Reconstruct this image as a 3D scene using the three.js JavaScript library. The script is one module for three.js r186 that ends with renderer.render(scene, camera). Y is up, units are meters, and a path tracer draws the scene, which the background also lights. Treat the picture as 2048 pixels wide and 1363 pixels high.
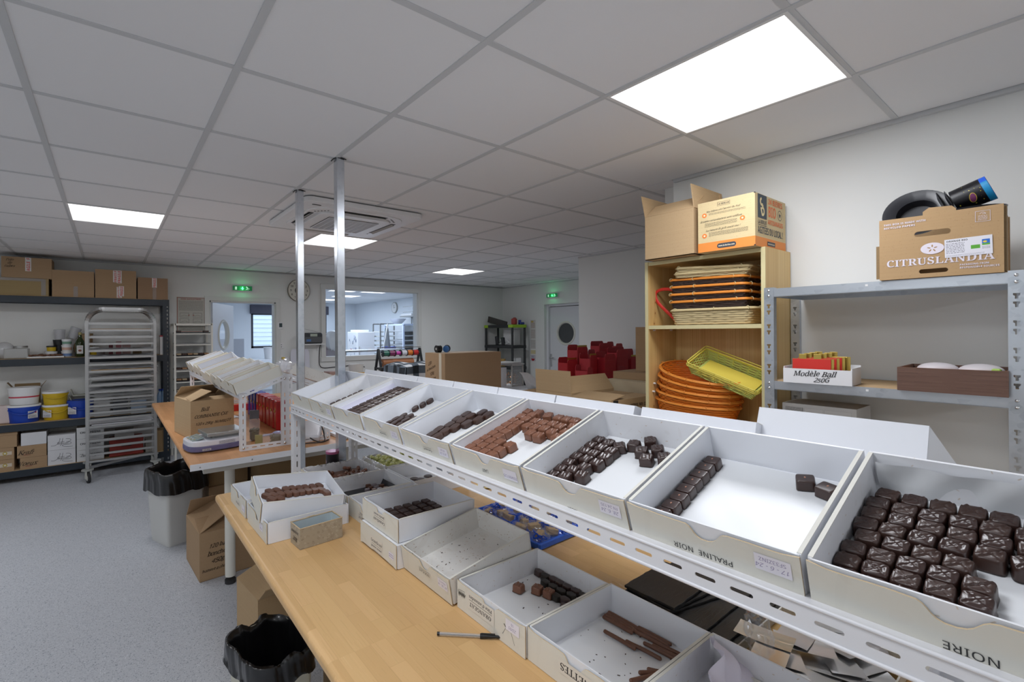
import * as THREE from 'three';
import { mergeGeometries, toCreasedNormals } from 'three/addons/utils/BufferGeometryUtils.js';
import { RoundedBoxGeometry } from 'three/addons/geometries/RoundedBoxGeometry.js';
import { RectAreaLightUniformsLib } from 'three/addons/lights/RectAreaLightUniformsLib.js';

// ---------------------------------------------------------------- camera, light, exposure
// room frame: X to the shelving wall, Y up, D into the depth (three z = -D); the floor is Y = 0, metres
const scene = new THREE.Scene();
const camera = new THREE.PerspectiveCamera(72.0, 2048 / 1363, 0.02, 80);
camera.position.set(0, 1.6, 0);
camera.rotation.order = 'YXZ';
camera.rotation.set(0, -0.6223, -0.007);
camera.setViewOffset(2048, 1363, 132.6, 17.9, 2048, 1363);       // rising/shifted lens
const renderer = new THREE.WebGLRenderer({ antialias: true });
renderer.toneMapping = THREE.LinearToneMapping;
renderer.toneMappingExposure = 1.25;
renderer.shadowMap.enabled = true;
RectAreaLightUniformsLib.init();
scene.background = new THREE.Color(0.62, 0.80, 1.0).multiplyScalar(2.4);   // overcast daylight outside the packing rooms
const PANEL = 9.5, PANEL_COLOR = new THREE.Color(0.955, 0.985, 1.045);
const PANEL2 = 17, PANEL2_COLOR = new THREE.Color(0.80, 0.93, 1.12);

// ---------------------------------------------------------------- helpers
let seed = 7;
const rnd = () => { seed = (seed * 1664525 + 1013904223) >>> 0; return seed / 4294967296; };
const rr = (a, b) => a + (b - a) * rnd();
const PI = Math.PI;
const used = new Map();
const numbered = (n) => { const k = used.get(n) || 0; used.set(n, k + 1); return k ? `${n}_${String(k).padStart(3, '0')}` : n; };
const C = (r, g, b) => new THREE.Color().setRGB(r, g, b);
const M = (c, rough = 0.6, o = {}) => new THREE.MeshStandardMaterial({ color: Array.isArray(c) ? C(...c) : c, roughness: rough, ...o });
const MP = (c, rough = 0.6, o = {}) => new THREE.MeshPhysicalMaterial({ color: Array.isArray(c) ? C(...c) : c, roughness: rough, ...o });
// texture coordinates in metres, by the way each face points
function uvm(g) {
  const n = g.index ? g.toNonIndexed() : g, p = n.attributes.position, uv = new Float32Array(p.count * 2);
  const a = new THREE.Vector3(), b = new THREE.Vector3(), c = new THREE.Vector3(), e = new THREE.Vector3();
  for (let i = 0; i < p.count; i += 3) {
    a.fromBufferAttribute(p, i); b.fromBufferAttribute(p, i + 1); c.fromBufferAttribute(p, i + 2);
    e.copy(c).sub(a); b.sub(a); b.cross(e);
    const ax = Math.abs(b.x), ay = Math.abs(b.y), az = Math.abs(b.z);
    for (let k = 0; k < 3; k++) {
      const x = p.getX(i + k), y = p.getY(i + k), z = p.getZ(i + k), j = (i + k) * 2;
      if (ay >= ax && ay >= az) { uv[j] = x; uv[j + 1] = z; } else if (ax >= az) { uv[j] = z; uv[j + 1] = y; } else { uv[j] = x; uv[j + 1] = y; }
    }
  }
  n.setAttribute('uv', new THREE.BufferAttribute(uv, 2));
  return n;
}
const at = (g, x = 0, y = 0, z = 0, rx = 0, ry = 0, rz = 0) => { if (rz) g.rotateZ(rz); if (rx) g.rotateX(rx); if (ry) g.rotateY(ry); return g.translate(x, y, z); };
const bx = (w, h, d, x = 0, y = 0, z = 0, rx = 0, ry = 0, rz = 0) => at(uvm(new THREE.BoxGeometry(w, h, d)), x, y, z, rx, ry, rz);
const rb = (w, h, d, r, x = 0, y = 0, z = 0, rx = 0, ry = 0, rz = 0) => at(uvm(new RoundedBoxGeometry(w, h, d, 2, Math.min(r, w / 2.01, h / 2.01, d / 2.01))), x, y, z, rx, ry, rz);
const cy = (r1, r2, h, x = 0, y = 0, z = 0, rx = 0, ry = 0, rz = 0, n = 20, open = false) => at(new THREE.CylinderGeometry(r1, r2, h, n, 1, open).toNonIndexed(), x, y, z, rx, ry, rz);
const sp = (r, x = 0, y = 0, z = 0, sx = 1, sy = 1, sz = 1, n = 12) => new THREE.SphereGeometry(r, n, Math.round(n * 0.7)).toNonIndexed().scale(sx, sy, sz).translate(x, y, z);
const lathe = (pts, n = 28) => toCreasedNormals(new THREE.LatheGeometry(pts.map((q) => new THREE.Vector2(...q)), n), 0.6);
const tube = (pts, r, seg = 24, n = 6, closed = false) => new THREE.TubeGeometry(new THREE.CatmullRomCurve3(pts.map((q) => new THREE.Vector3(...q)), closed), seg, r, n, closed).toNonIndexed();
// polyline made of straight square bars between points
function bars(list, t) {
  const out = [];
  for (const [a, b] of list) {
    const A = new THREE.Vector3(...a), B = new THREE.Vector3(...b), d = B.clone().sub(A), g = new THREE.BoxGeometry(t, t, d.length()).toNonIndexed();
    g.applyQuaternion(new THREE.Quaternion().setFromUnitVectors(new THREE.Vector3(0, 0, 1), d.clone().normalize()));
    out.push(g.translate((A.x + B.x) / 2, (A.y + B.y) / 2, (A.z + B.z) / 2));
  }
  return out;
}
const shapeOf = (pts) => { const s = new THREE.Shape(); pts.forEach(([x, y], i) => (i ? s.lineTo(x, y) : s.moveTo(x, y))); s.closePath(); return s; };
const ext = (shape, depth, bevel = 0, curve = 10) => uvm(new THREE.ExtrudeGeometry(shape, { depth, bevelEnabled: bevel > 0, bevelSize: bevel, bevelThickness: bevel, bevelSegments: 2, curveSegments: curve }));
const one = (g) => Array.isArray(g) ? (g.length === 1 ? g[0] : mergeGeometries(g.map((q) => { const n = q.index ? q.toNonIndexed() : q; for (const k of Object.keys(n.attributes)) if (!['position', 'normal', 'uv'].includes(k)) n.deleteAttribute(k); return n; }))) : g;
function obj(name, geo, material, parent = scene) {
  const m = new THREE.Mesh(one(geo), material);
  m.name = parent === scene ? numbered(name) : name; m.castShadow = m.receiveShadow = true; parent.add(m);
  return m;
}
function tag(o, label, category, group) { o.userData.label = label; o.userData.category = category; if (group) o.userData.group = group; return o; }
function thing(name, label, category, [X, Y, D] = [0, 0, 0], turn = 0, group) {
  const o = new THREE.Group(); o.name = numbered(name); scene.add(o); o.position.set(X, Y, -D); o.rotation.y = turn;
  return tag(o, label, category, group);
}
// a thing of one mesh
function single(name, label, category, geo, material, [X, Y, D], turn = 0, group) {
  const m = obj(name, geo, material); m.position.set(X, Y, -D); m.rotation.y = turn; return tag(m, label, category, group);
}
function struct(name, geo, material) { const m = obj(name, geo, material); m.userData.kind = 'structure'; return m; }
function dup(o, [X, Y, D], turn, label) {
  const c = o.clone(); c.name = numbered(o.name.replace(/_\d{3}$/, '')); scene.add(c); c.position.set(X, Y, -D); if (turn !== undefined) c.rotation.y = turn;
  c.userData = { ...o.userData }; if (label) c.userData.label = label; return c;
}
function canvas(w, h, draw) { const c = document.createElement('canvas'); c.width = w; c.height = h; draw(c.getContext('2d'), w, h); return c; }
function tex(w, h, draw, size, srgb = true) {
  const t = new THREE.CanvasTexture(canvas(w, h, draw)); if (srgb) t.colorSpace = THREE.SRGBColorSpace;
  t.wrapS = t.wrapT = THREE.RepeatWrapping; t.magFilter = THREE.LinearFilter; if (size) t.repeat.set(1 / size, 1 / (size * h / w)); return t;
}
// flat print on a surface: a sheet facing local +z before it is turned
function print(name, w, h, px, draw, parent, pos, rot = [0, 0, 0], rough = 0.6) {
  const t = new THREE.CanvasTexture(canvas(px, Math.max(8, Math.round(px * h / w)), draw)); t.colorSpace = THREE.SRGBColorSpace;
  const m = M(0xffffff, rough, { map: t, transparent: true });
  const o = obj(name, new THREE.PlaneGeometry(w, h), m, parent); o.position.set(...pos); o.rotation.order = 'YXZ'; o.rotation.set(...rot); return o;
}
const write = (c, s, x, y, size, color = '#222', font = 'sans-serif', style = '', maxw) => { c.font = `${style} ${size}px ${font}`; c.fillStyle = color; c.textAlign = 'center'; c.textBaseline = 'middle'; c.fillText(s, x, y, maxw); };
// felt-pen writing: slanted, slightly wandering letters
function pen(c, s, x, y, size, color = '#1c1c22', slant = -0.18) {
  c.save(); c.translate(x, y); c.transform(1, -0.02, slant, 1, 0, 0); c.font = /\d/.test(s) ? `italic ${size * 0.9}px sans-serif` : `italic ${size}px serif`; c.fillStyle = color; c.strokeStyle = color; c.lineWidth = size / 26; c.textBaseline = 'middle'; c.textAlign = 'center';
  const keep = seed; seed = s.length * 77 + s.charCodeAt(0); c.lineWidth = size / 60; c.textAlign = 'left'; let q = -c.measureText(s).width / 2;
  for (const ch of s) { c.save(); c.translate(q, rr(-0.05, 0.05) * size); c.rotate(rr(-0.12, 0.10)); const k = rr(0.92, 1.12); c.scale(k, k * 1.04); c.fillText(ch, 0, 0); c.strokeText(ch, 0, 0); c.restore(); q += c.measureText(ch).width * 0.97; }
  seed = keep; c.restore();
}
const greek = (c, x, y, w, n, step, hgt, color) => { c.fillStyle = color; for (let i = 0; i < n; i++) { let q = x; while (q < x + w) { const l = rr(hgt, hgt * 4); c.fillRect(q, y + i * step, Math.min(l, x + w - q), hgt); q += l + hgt * 0.8; } } };
function speckle(c, w, h, n, colors, r0, r1) { for (let i = 0; i < n; i++) { c.fillStyle = colors[Math.floor(rnd() * colors.length)]; c.beginPath(); c.ellipse(rnd() * w, rnd() * h, rr(r0, r1), rr(r0, r1), rnd() * 3, 0, 7); c.fill(); } }

// ---------------------------------------------------------------- materials
const floorTex = tex(1024, 1024, (c, w, h) => {
  c.fillStyle = '#b9bcc2'; c.fillRect(0, 0, w, h);
  speckle(c, w, h, 26000, ['#a4a8af', '#c9ccd1', '#989da5', '#c0c4ca', '#878c95'], 0.7, 2.2);
  speckle(c, w, h, 5200, ['#666c77', '#dfe1e5', '#707683'], 0.8, 1.9);
}, 1.3);
const beechTex = (base, vary) => tex(1024, 1024, (c, w, h) => {           // glued beech staves, 1 m square, long way along u
  const rows = 26, rh = h / rows;
  for (let r = 0; r < rows; r++) {
    let x = -rnd() * 300;
    while (x < w) {
      const l = rr(180, 420), t = rr(-vary, vary), k = rr(-0.5, 0.5);
      const col = base.map((v, i) => Math.round(v + t * [1, 1.05, 1][i] + k * 6));
      c.fillStyle = `rgb(${col})`; c.fillRect(x, r * rh, l + 1, rh + 1);
      for (let i = 0; i < 26; i++) { const y = r * rh + rnd() * rh; c.strokeStyle = `rgba(${rnd() < 0.5 ? '120,75,30' : '250,225,180'},${rr(0.03, 0.11)})`; c.lineWidth = rr(0.5, 1.6); c.beginPath(); const q = x + rnd() * l; c.moveTo(q, y); c.lineTo(q + rr(20, 120), y + rr(-1.5, 1.5)); c.stroke(); }
      c.strokeStyle = 'rgba(110,70,30,0.08)'; c.lineWidth = 1; c.strokeRect(x, r * rh, l, rh);
      x += l;
    }
  }
}, 1.04);
const pineTex = tex(512, 1024, (c, w, h) => {
  c.fillStyle = '#e3c183'; c.fillRect(0, 0, w, h);
  for (let b = 0; b < 4; b++) { c.fillStyle = `rgba(${b % 2 ? '200,150,80' : '240,215,160'},0.16)`; c.fillRect(b * w / 4, 0, w / 4, h); }
  for (let i = 0; i < 150; i++) { const x = rnd() * w; c.strokeStyle = `rgba(165,110,50,${rr(0.05, 0.22)})`; c.lineWidth = rr(0.6, 2.2); c.beginPath(); c.moveTo(x, 0); c.bezierCurveTo(x + rr(-8, 8), h / 3, x + rr(-8, 8), h * 0.66, x, h); c.stroke(); }
  for (let i = 0; i < 9; i++) { const x = rnd() * w, y = rnd() * h; for (let k = 5; k > 0; k--) { c.strokeStyle = `rgba(140,85,35,${0.12 + (5 - k) * 0.06})`; c.beginPath(); c.ellipse(x, y, k * 2.2, k * 6, 0, 0, 7); c.stroke(); } c.fillStyle = '#8a5426'; c.beginPath(); c.ellipse(x, y, 3, 5, 0, 0, 7); c.fill(); }
}, 0.55);
const cardTex = tex(512, 512, (c, w, h) => {
  c.fillStyle = '#fff'; c.fillRect(0, 0, w, h);
  for (let y = 0; y < h; y += 5) { c.fillStyle = `rgba(120,95,60,${rr(0.01, 0.06)})`; c.fillRect(0, y, w, 2); }
  speckle(c, w, h, 2500, ['rgba(90,60,30,0.10)', 'rgba(255,245,225,0.35)'], 0.6, 1.8);
}, 0.5);
const stainTex = (n, heavy) => tex(512, 512, (c, w, h) => {               // white lined board with cocoa smears and rubbed marks
  c.fillStyle = '#ffffff'; c.fillRect(0, 0, w, h);
  for (let i = 0; i < 60; i++) { c.fillStyle = `rgba(200,190,170,${rr(0.02, 0.08)})`; c.beginPath(); c.ellipse(rnd() * w, rnd() * h, rr(5, 60), rr(3, 16), rnd() * 3, 0, 7); c.fill(); }
  for (let i = 0; i < n; i++) { const x = rnd() * w, y = rnd() * h; c.strokeStyle = `rgba(${heavy ? '140,90,45' : '175,125,70'},${rr(0.15, heavy ? 0.75 : 0.5)})`; c.lineWidth = rr(0.6, 2.2); c.beginPath(); c.moveTo(x, y); c.lineTo(x + rr(-8, 8), y + rr(-5, 5)); c.stroke(); }
}, 0.4);
const steelTex = tex(512, 512, (c, w, h) => {
  c.fillStyle = '#e9edf2'; c.fillRect(0, 0, w, h);
  for (let i = 0; i < 260; i++) { c.fillStyle = `rgba(${rnd() < 0.5 ? '120,130,145' : '255,255,255'},${rr(0.03, 0.12)})`; c.beginPath(); const x = rnd() * w, y = rnd() * h, q = rr(6, 30); c.moveTo(x + q, y); for (let k = 1; k < 7; k++) c.lineTo(x + Math.cos(k) * q * rr(0.5, 1), y + Math.sin(k) * q * rr(0.5, 1)); c.fill(); }
}, 0.4);
const slateBump = tex(512, 512, (c, w, h) => {
  c.fillStyle = '#808080'; c.fillRect(0, 0, w, h);
  for (let i = 0; i < 700; i++) { const x = rnd() * w, y = rnd() * h; c.strokeStyle = `rgba(${rnd() < 0.5 ? '0,0,0' : '255,255,255'},${rr(0.08, 0.35)})`; c.lineWidth = rr(0.8, 3); c.beginPath(); c.moveTo(x, y); c.quadraticCurveTo(x + rr(5, 30), y + rr(-6, 6), x + rr(25, 80), y + rr(-12, 12)); c.stroke(); }
}, 0.22, false);
const weaveTex = null;

const Mt = {
  wall: M([0.80, 0.805, 0.785], 0.85), wall2: M([0.80, 0.84, 0.88], 0.8), tile: M([0.86, 0.86, 0.87], 0.95), tee: M([0.62, 0.63, 0.64], 0.6), dark: M([0.02, 0.02, 0.022], 0.5),
  floor: M(0xffffff, 0.55, { map: floorTex, color: C(1.0, 1.0, 1.0) }),
  beech: M(0xffffff, 0.42, { map: beechTex([214, 174, 120], 6) }), beech2: M(0xffffff, 0.42, { map: beechTex([206, 152, 103], 9) }),
  pine: M(0xffffff, 0.5, { map: pineTex }), pineEdge: M([0.66, 0.58, 0.32], 0.55),
  card: M([0.40, 0.265, 0.15], 0.85, { map: cardTex }), cardLight: M([0.52, 0.36, 0.20], 0.85, { map: cardTex }), cardPale: M([0.60, 0.50, 0.34], 0.8, { map: cardTex }), cardDark: M([0.30, 0.20, 0.10], 0.85, { map: cardTex }),
  white: M([0.82, 0.82, 0.82], 0.5), whiteGloss: M([0.84, 0.84, 0.85], 0.25), whitePaint: M([0.73, 0.735, 0.765], 0.35), cream: M([0.74, 0.725, 0.66], 0.6), casing: M([0.72, 0.725, 0.70], 0.5),
  cream2: M([0.72, 0.705, 0.635], 0.6, { map: stainTex(30, false) }), trayIn: M([0.82, 0.83, 0.86], 0.5, { map: stainTex(110, false) }), trayClean: M([0.82, 0.84, 0.885], 0.45), trayDirty: M([0.80, 0.79, 0.76], 0.6, { map: stainTex(330, true) }), edge: M([0.60, 0.47, 0.30], 0.8),
  paper: M([0.78, 0.80, 0.82], 0.42), paperGloss: MP([0.74, 0.76, 0.78], 0.42, { clearcoat: 0.22, clearcoatRoughness: 0.25 }),
  steel: M([0.66, 0.68, 0.70], 0.32, { metalness: 0.85, map: steelTex }), alu: M([0.74, 0.75, 0.77], 0.24, { metalness: 0.95, map: steelTex }), chrome: M([0.8, 0.8, 0.8], 0.15, { metalness: 1 }), rackSteel: M([0.38, 0.38, 0.375], 0.40, { metalness: 0.8 }),
  navy: M([0.016, 0.024, 0.034], 0.4), black: M([0.012, 0.012, 0.013], 0.42), blackBag: MP([0.007, 0.007, 0.008], 0.28, { clearcoat: 0.4 }), blackPlastic: M([0.018, 0.019, 0.022], 0.35),
  rubber: M([0.03, 0.03, 0.032], 0.8), greyPlastic: M([0.38, 0.38, 0.36], 0.5), lightPlastic: M([0.62, 0.62, 0.58], 0.45),
  dark1: MP([0.042, 0.020, 0.016], 0.32, { clearcoat: 0.25, clearcoatRoughness: 0.3 }), dark2: MP([0.050, 0.025, 0.019], 0.4, { clearcoat: 0.15 }), milk: MP([0.20, 0.082, 0.045], 0.36, { clearcoat: 0.2, clearcoatRoughness: 0.3 }), milk2: MP([0.15, 0.064, 0.036], 0.45), choc: MP([0.055, 0.024, 0.015], 0.4),
  gold: M([0.55, 0.40, 0.10], 0.28, { metalness: 0.9 }), silver: M([0.78, 0.78, 0.78], 0.2, { metalness: 1 }),
  red: M([0.36, 0.018, 0.02], 0.42), redBright: M([0.62, 0.03, 0.02], 0.5), orange: M([0.78, 0.20, 0.015], 0.5), blue: M([0.012, 0.06, 0.44], 0.32), yellow: M([0.66, 0.45, 0.02], 0.4),
  clear: MP([0.97, 0.98, 0.99], 0.06, { transmission: 1, thickness: 0, ior: 1.45 }), cloudy: MP([0.9, 0.9, 0.9], 0.35, { transmission: 0.75, thickness: 0 }),
  glass: MP([0.98, 0.99, 1.0], 0.02, { transmission: 1, thickness: 0 }), slate: M([0.014, 0.0135, 0.0135], 0.42, { bumpMap: slateBump, bumpScale: 0.0012 }),
};

// ---------------------------------------------------------------- the room shell
const CEIL = 2.507, GX = -0.24, GD = 1.108;      // ceiling height and the ceiling grid's origin
const XL = -2.64, DN = -4.3, XR = 2.78, XN = 4.68, XD = 6.62, DB = 7.2;
{ const f = struct('floor', bx(13.2, 0.1, 19, 2.6, -0.05, -4.9), Mt.floor); }
const slabBox = (x0, x1, d0, d1, y0 = 0, y1 = CEIL + 0.25) => bx(x1 - x0, y1 - y0, d1 - d0, (x0 + x1) / 2, (y0 + y1) / 2, -(d0 + d1) / 2);
struct('wall_left', slabBox(XL - 0.12, XL, DN - 0.1, DB), Mt.wall);
struct('wall_near', slabBox(XL, XR, DN - 0.1, DN), Mt.wall);
struct('wall_shelving', slabBox(XR, XR + 0.12, DN, 1.5), Mt.wall);
struct('wall_niche', slabBox(XN, XN + 0.12, 1.62, 3.72), Mt.wall);
struct('wall_niche_near', slabBox(XR + 0.12, XN + 0.12, 1.5, 1.62), Mt.wall);
struct('wall_door_side', slabBox(XN + 0.12, XD + 0.4, 3.60, 3.72), Mt.wall);
// wall with the round-window door: a recess 0.2 deep
struct('wall_right', [slabBox(XD, XD + 0.3, 3.72, 5.25), slabBox(XD, XD + 0.3, 6.06, DB + 0.12), slabBox(XD, XD + 0.3, 5.25, 6.06, 2.10), slabBox(XD + 0.18, XD + 0.3, 5.25, 6.06, 0, 2.10)], Mt.wall);
// back wall: doorway and interior window
struct('wall_back', [slabBox(XL - 0.12, 1.13, DB, DB + 0.14), slabBox(1.13, 2.03, DB, DB + 0.14, 2.06), slabBox(2.03, 2.80, DB, DB + 0.14), slabBox(2.80, 4.54, DB, DB + 0.14, 0, 1.21), slabBox(2.80, 4.54, DB, DB + 0.14, 2.315), slabBox(4.54, XD + 0.3, DB, DB + 0.14)], Mt.wall);
struct('wall_roof_slab', [slabBox(XL - 0.12, XD + 0.3, DN - 0.1, DB + 0.14, CEIL + 0.25, CEIL + 0.33)], Mt.wall);

// suspended ceiling: every tile and bar its own piece
{
  const ceiling = new THREE.Group(); ceiling.name = 'ceiling'; ceiling.userData.kind = 'structure'; scene.add(ceiling);
  const inside = (x, d) => x > XL - 0.3 && d > DN - 0.3 && d < DB && (d < 1.5 ? x < XR : d < 3.7 ? x < XN : x < XD);
  const lightCells = new Set(['3,-1', '0,5', '3,5', '7,7', '0,-1', '-3,-1', '-3,5', '0,-7', '3,-7', '-3,-7']);
  const tg = uvm(new RoundedBoxGeometry(0.588, 0.016, 0.588, 1, 0.002)), mainT = bx(0.024, 0.006, 0.6), crossT = bx(0.576, 0.005, 0.022);
  const tones = [Mt.tile, Mt.tile.clone(), Mt.tile.clone()]; tones[1].color.multiplyScalar(0.985); tones[2].color.multiplyScalar(1.012);
  for (let i = -5; i <= 11; i++) for (let j = -10; j <= 10; j++) {
    const x = GX + 0.6 * i, d = GD + 0.6 * j;
    if (!inside(x, d + 0.3) || !inside(x + 0.02, d + 0.3)) continue;
    const a = obj('main_tee', mainT, Mt.tee, ceiling); a.position.set(x, CEIL - 0.003, -(d + 0.3));
    const b = obj('cross_tee', crossT, Mt.tee, ceiling); b.position.set(x + 0.3, CEIL - 0.0025, -d);
    if (lightCells.has(`${i},${j}`)) continue;
    const t = obj('ceiling_tile', tg, tones[Math.floor(rnd() * 3)], ceiling); t.position.set(x + 0.3, CEIL + 0.006, -(d + 0.3));
  }
  for (let k = 0; k < 4; k++) { const a = k ? GX + 0.6 * (5 + k - 1) + 0.6 : 2.9, b = k === 3 ? XN : k ? a + 0.588 : 3.354; if (b > a) obj('cut_tile', bx(b - a, 0.016, 0.084, (a + b) / 2, CEIL + 0.006, -1.663), Mt.tile, ceiling); }
  obj('cut_tile', bx(0.13, 0.016, 0.2, 2.83, CEIL + 0.006, -1.6), Mt.tile, ceiling);
  // the plenum edge along the shelving wall
  obj('edge_trim', [bx(0.022, 0.022, 5.78, XR - 0.011, CEIL - 0.008, -(-1.4))], Mt.tee, ceiling);
  obj('edge_trim', [bx(0.022, 0.02, 2.1, XN - 0.011, CEIL - 0.008, -2.66), bx(9.3, 0.02, 0.022, 1.98, CEIL - 0.008, -(DB - 0.011)), bx(0.022, 0.02, 3.5, XD - 0.011, CEIL - 0.008, -5.46)], Mt.tee, ceiling);
}

// 60 x 60 light panels
const glow = M([1, 1, 1], 0.5, { emissive: C(1, 1, 1), emissiveIntensity: 1.6 });
const glow2 = M([1, 1, 1], 0.5, { emissive: C(0.97, 0.98, 1), emissiveIntensity: 1.5 });
function panel(x, d, label, I = PANEL, col = PANEL_COLOR, g = glow) {
  const p = thing('ceiling_light_panel', label, 'ceiling light', [x, CEIL, d], 0, 'square light panels in the ceiling');
  obj('frame', [bx(0.596, 0.012, 0.012, 0, -0.002, 0.292), bx(0.596, 0.012, 0.012, 0, -0.002, -0.292), bx(0.012, 0.012, 0.572, 0.292, -0.002, 0), bx(0.012, 0.012, 0.572, -0.292, -0.002, 0)], Mt.white, p);
  obj('diffuser', bx(0.572, 0.004, 0.572, 0, 0.001, 0), g, p);
  obj('housing', bx(0.59, 0.04, 0.59, 0, 0.03, 0), Mt.white, p);
  const l = new THREE.RectAreaLight(col, I, 0.57, 0.57); l.position.set(x, CEIL - 0.012, -d); l.rotation.x = -PI / 2; l.castShadow = true; scene.add(l);
}
panel(1.86, 0.808, 'large bright ceiling light panel above the beer and orange cartons');
panel(0.06, 4.408, 'bright ceiling light panel above the steel trolley rack');
panel(1.86, 4.408, 'bright ceiling light panel behind the air conditioner');
panel(4.26, 5.608, 'small distant light panel in front of the window wall');
panel(0.06, 0.808, 'ceiling light panel over the near work table');
panel(-1.74, 0.808, 'ceiling light panel over the open floor'); panel(-1.74, 4.408, 'ceiling light panel over the floor before the navy rack'); panel(0.06, -2.792, 'ceiling light panel behind the viewer, middle of three'); panel(1.86, -2.792, 'ceiling light panel behind the viewer by the shelving wall'); panel(-1.74, -2.792, 'ceiling light panel behind the viewer over the open floor');

// trims: door casing, window casing, skirtings
struct('trim_1', [bx(0.06, 2.06, 0.02, 1.10, 1.03, -(DB - 0.008)), bx(0.06, 2.06, 0.02, 2.06, 1.03, -(DB - 0.008)), bx(1.02, 0.06, 0.02, 1.58, 2.09, -(DB - 0.008)), bx(0.02, 2.04, 0.13, 1.14, 1.02, -(DB + 0.072)), bx(0.02, 2.04, 0.13, 2.02, 1.02, -(DB + 0.072)), bx(0.86, 0.02, 0.14, 1.58, 2.05, -(DB + 0.07))], Mt.casing);
{
  const w = new THREE.Group(); w.name = 'window_1'; w.userData.kind = 'structure'; scene.add(w);
  obj('window_frame', [bx(1.90, 0.07, 0.03, 3.67, 2.345, -(DB - 0.012)), bx(1.90, 0.07, 0.03, 3.67, 1.18, -(DB - 0.012)), bx(0.07, 1.10, 0.03, 2.765, 1.762, -(DB - 0.012)), bx(0.07, 1.10, 0.03, 4.575, 1.762, -(DB - 0.012)), bx(1.74, 0.02, 0.14, 3.67, 1.21, -(DB + 0.07)), bx(1.74, 0.02, 0.14, 3.67, 2.31, -(DB + 0.07)), bx(0.02, 1.1, 0.14, 2.80, 1.76, -(DB + 0.07)), bx(0.02, 1.1, 0.14, 4.54, 1.76, -(DB + 0.07))], Mt.casing, w);
  obj('pane', bx(1.74, 1.1, 0.006, 3.67, 1.762, -(DB + 0.05)), Mt.glass, w);
}
struct('baseboard_back', [slabBox(XL, 1.07, DB - 0.012, DB, 0, 0.08), slabBox(2.09, XD, DB - 0.012, DB, 0, 0.08)], Mt.greyPlastic);
struct('baseboard_right', [slabBox(XR - 0.012, XR, DN, 1.5, 0, 0.08), slabBox(XN - 0.012, XN, 1.62, 3.72, 0, 0.08)], Mt.greyPlastic);
// the white flush door with the round window, in its recess
function roundDoor(name, w, hgt, cx0, cy0, r) {
  const d = new THREE.Group(); d.name = name; d.userData.kind = 'structure'; scene.add(d);
  const s = shapeOf([[0, 0], [w, 0], [w, hgt], [0, hgt]]), hole = new THREE.Path(); hole.absarc(cx0, cy0, r, 0, PI * 2); s.holes.push(hole);
  obj('leaf', ext(s, 0.04, 0, 24), Mt.whitePaint, d);
  const ring = new THREE.TorusGeometry(r + 0.012, 0.024, 10, 40).toNonIndexed().scale(1, 1, 1.5).translate(cx0, cy0, 0.02);
  obj('porthole_ring', ring, Mt.cream, d);
  return d;
}
{
  const d = roundDoor('door_1', 0.76, 2.04, 0.36, 1.555, 0.19); d.position.set(XD + 0.13, 0.01, -5.30); d.rotation.y = -PI / 2;      // local x runs towards -D... seen from inside
  d.rotation.y = PI / 2; d.position.set(XD + 0.11, 0.01, -5.285);
  obj('porthole_glass', new THREE.CircleGeometry(0.195, 40).toNonIndexed().translate(0.36, 1.555, 0.018), MP([0.05, 0.055, 0.06], 0.08), d);
  obj('handle', [rb(0.04, 0.24, 0.012, 0.004, 0.70, 1.05, -0.006), cy(0.011, 0.011, 0.05, 0.70, 1.10, -0.03, PI / 2), rb(0.13, 0.02, 0.018, 0.008, 0.65, 1.10, -0.055)], Mt.chrome, d);
  struct('trim_2', [bx(0.12, 2.10, 0.05, XD + 0.12, 1.05, -6.035), bx(0.12, 2.10, 0.03, XD + 0.12, 1.05, -5.265), bx(0.12, 0.04, 0.74, XD + 0.12, 2.08, -5.65)], Mt.whitePaint);
}
{
  const d = roundDoor('door_2', 0.84, 2.03, 0.42, 1.57, 0.20); d.position.set(1.16, 0.01, -(DB + 0.16)); d.rotation.y = PI / 2 - PI / 6;
  obj('porthole_glass', new THREE.CircleGeometry(0.2, 40).toNonIndexed().translate(0.42, 1.57, 0.02), Mt.glass, d);
  obj('hinge', [bx(0.02, 0.1, 0.02, -0.01, 0.3, 0.02), bx(0.02, 0.1, 0.02, -0.01, 1.75, 0.02)], Mt.chrome, d);
}
// aluminium posts from floor to ceiling
for (const [x, d, lab] of [[0.975, 2.30, 'shiny square aluminium post at the end of the near table'], [0.985, 2.955, 'shiny square aluminium post at the end of the far table']]) {
  const p = thing('ceiling_post', lab, 'post', [x, 0, d], 0, 'aluminium posts between the tables');
  obj('tube', rb(0.042, CEIL - 0.004, 0.042, 0.003, 0, CEIL / 2, 0), Mt.alu, p);
  obj('cable', tube([[-0.03, CEIL - 0.012, -0.03], [-0.026, CEIL - 0.008, 0.01], [0.0, CEIL - 0.006, 0.026], [0.03, CEIL - 0.01, 0.024]], 0.003, 12, 5), Mt.black, p);
}
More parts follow.
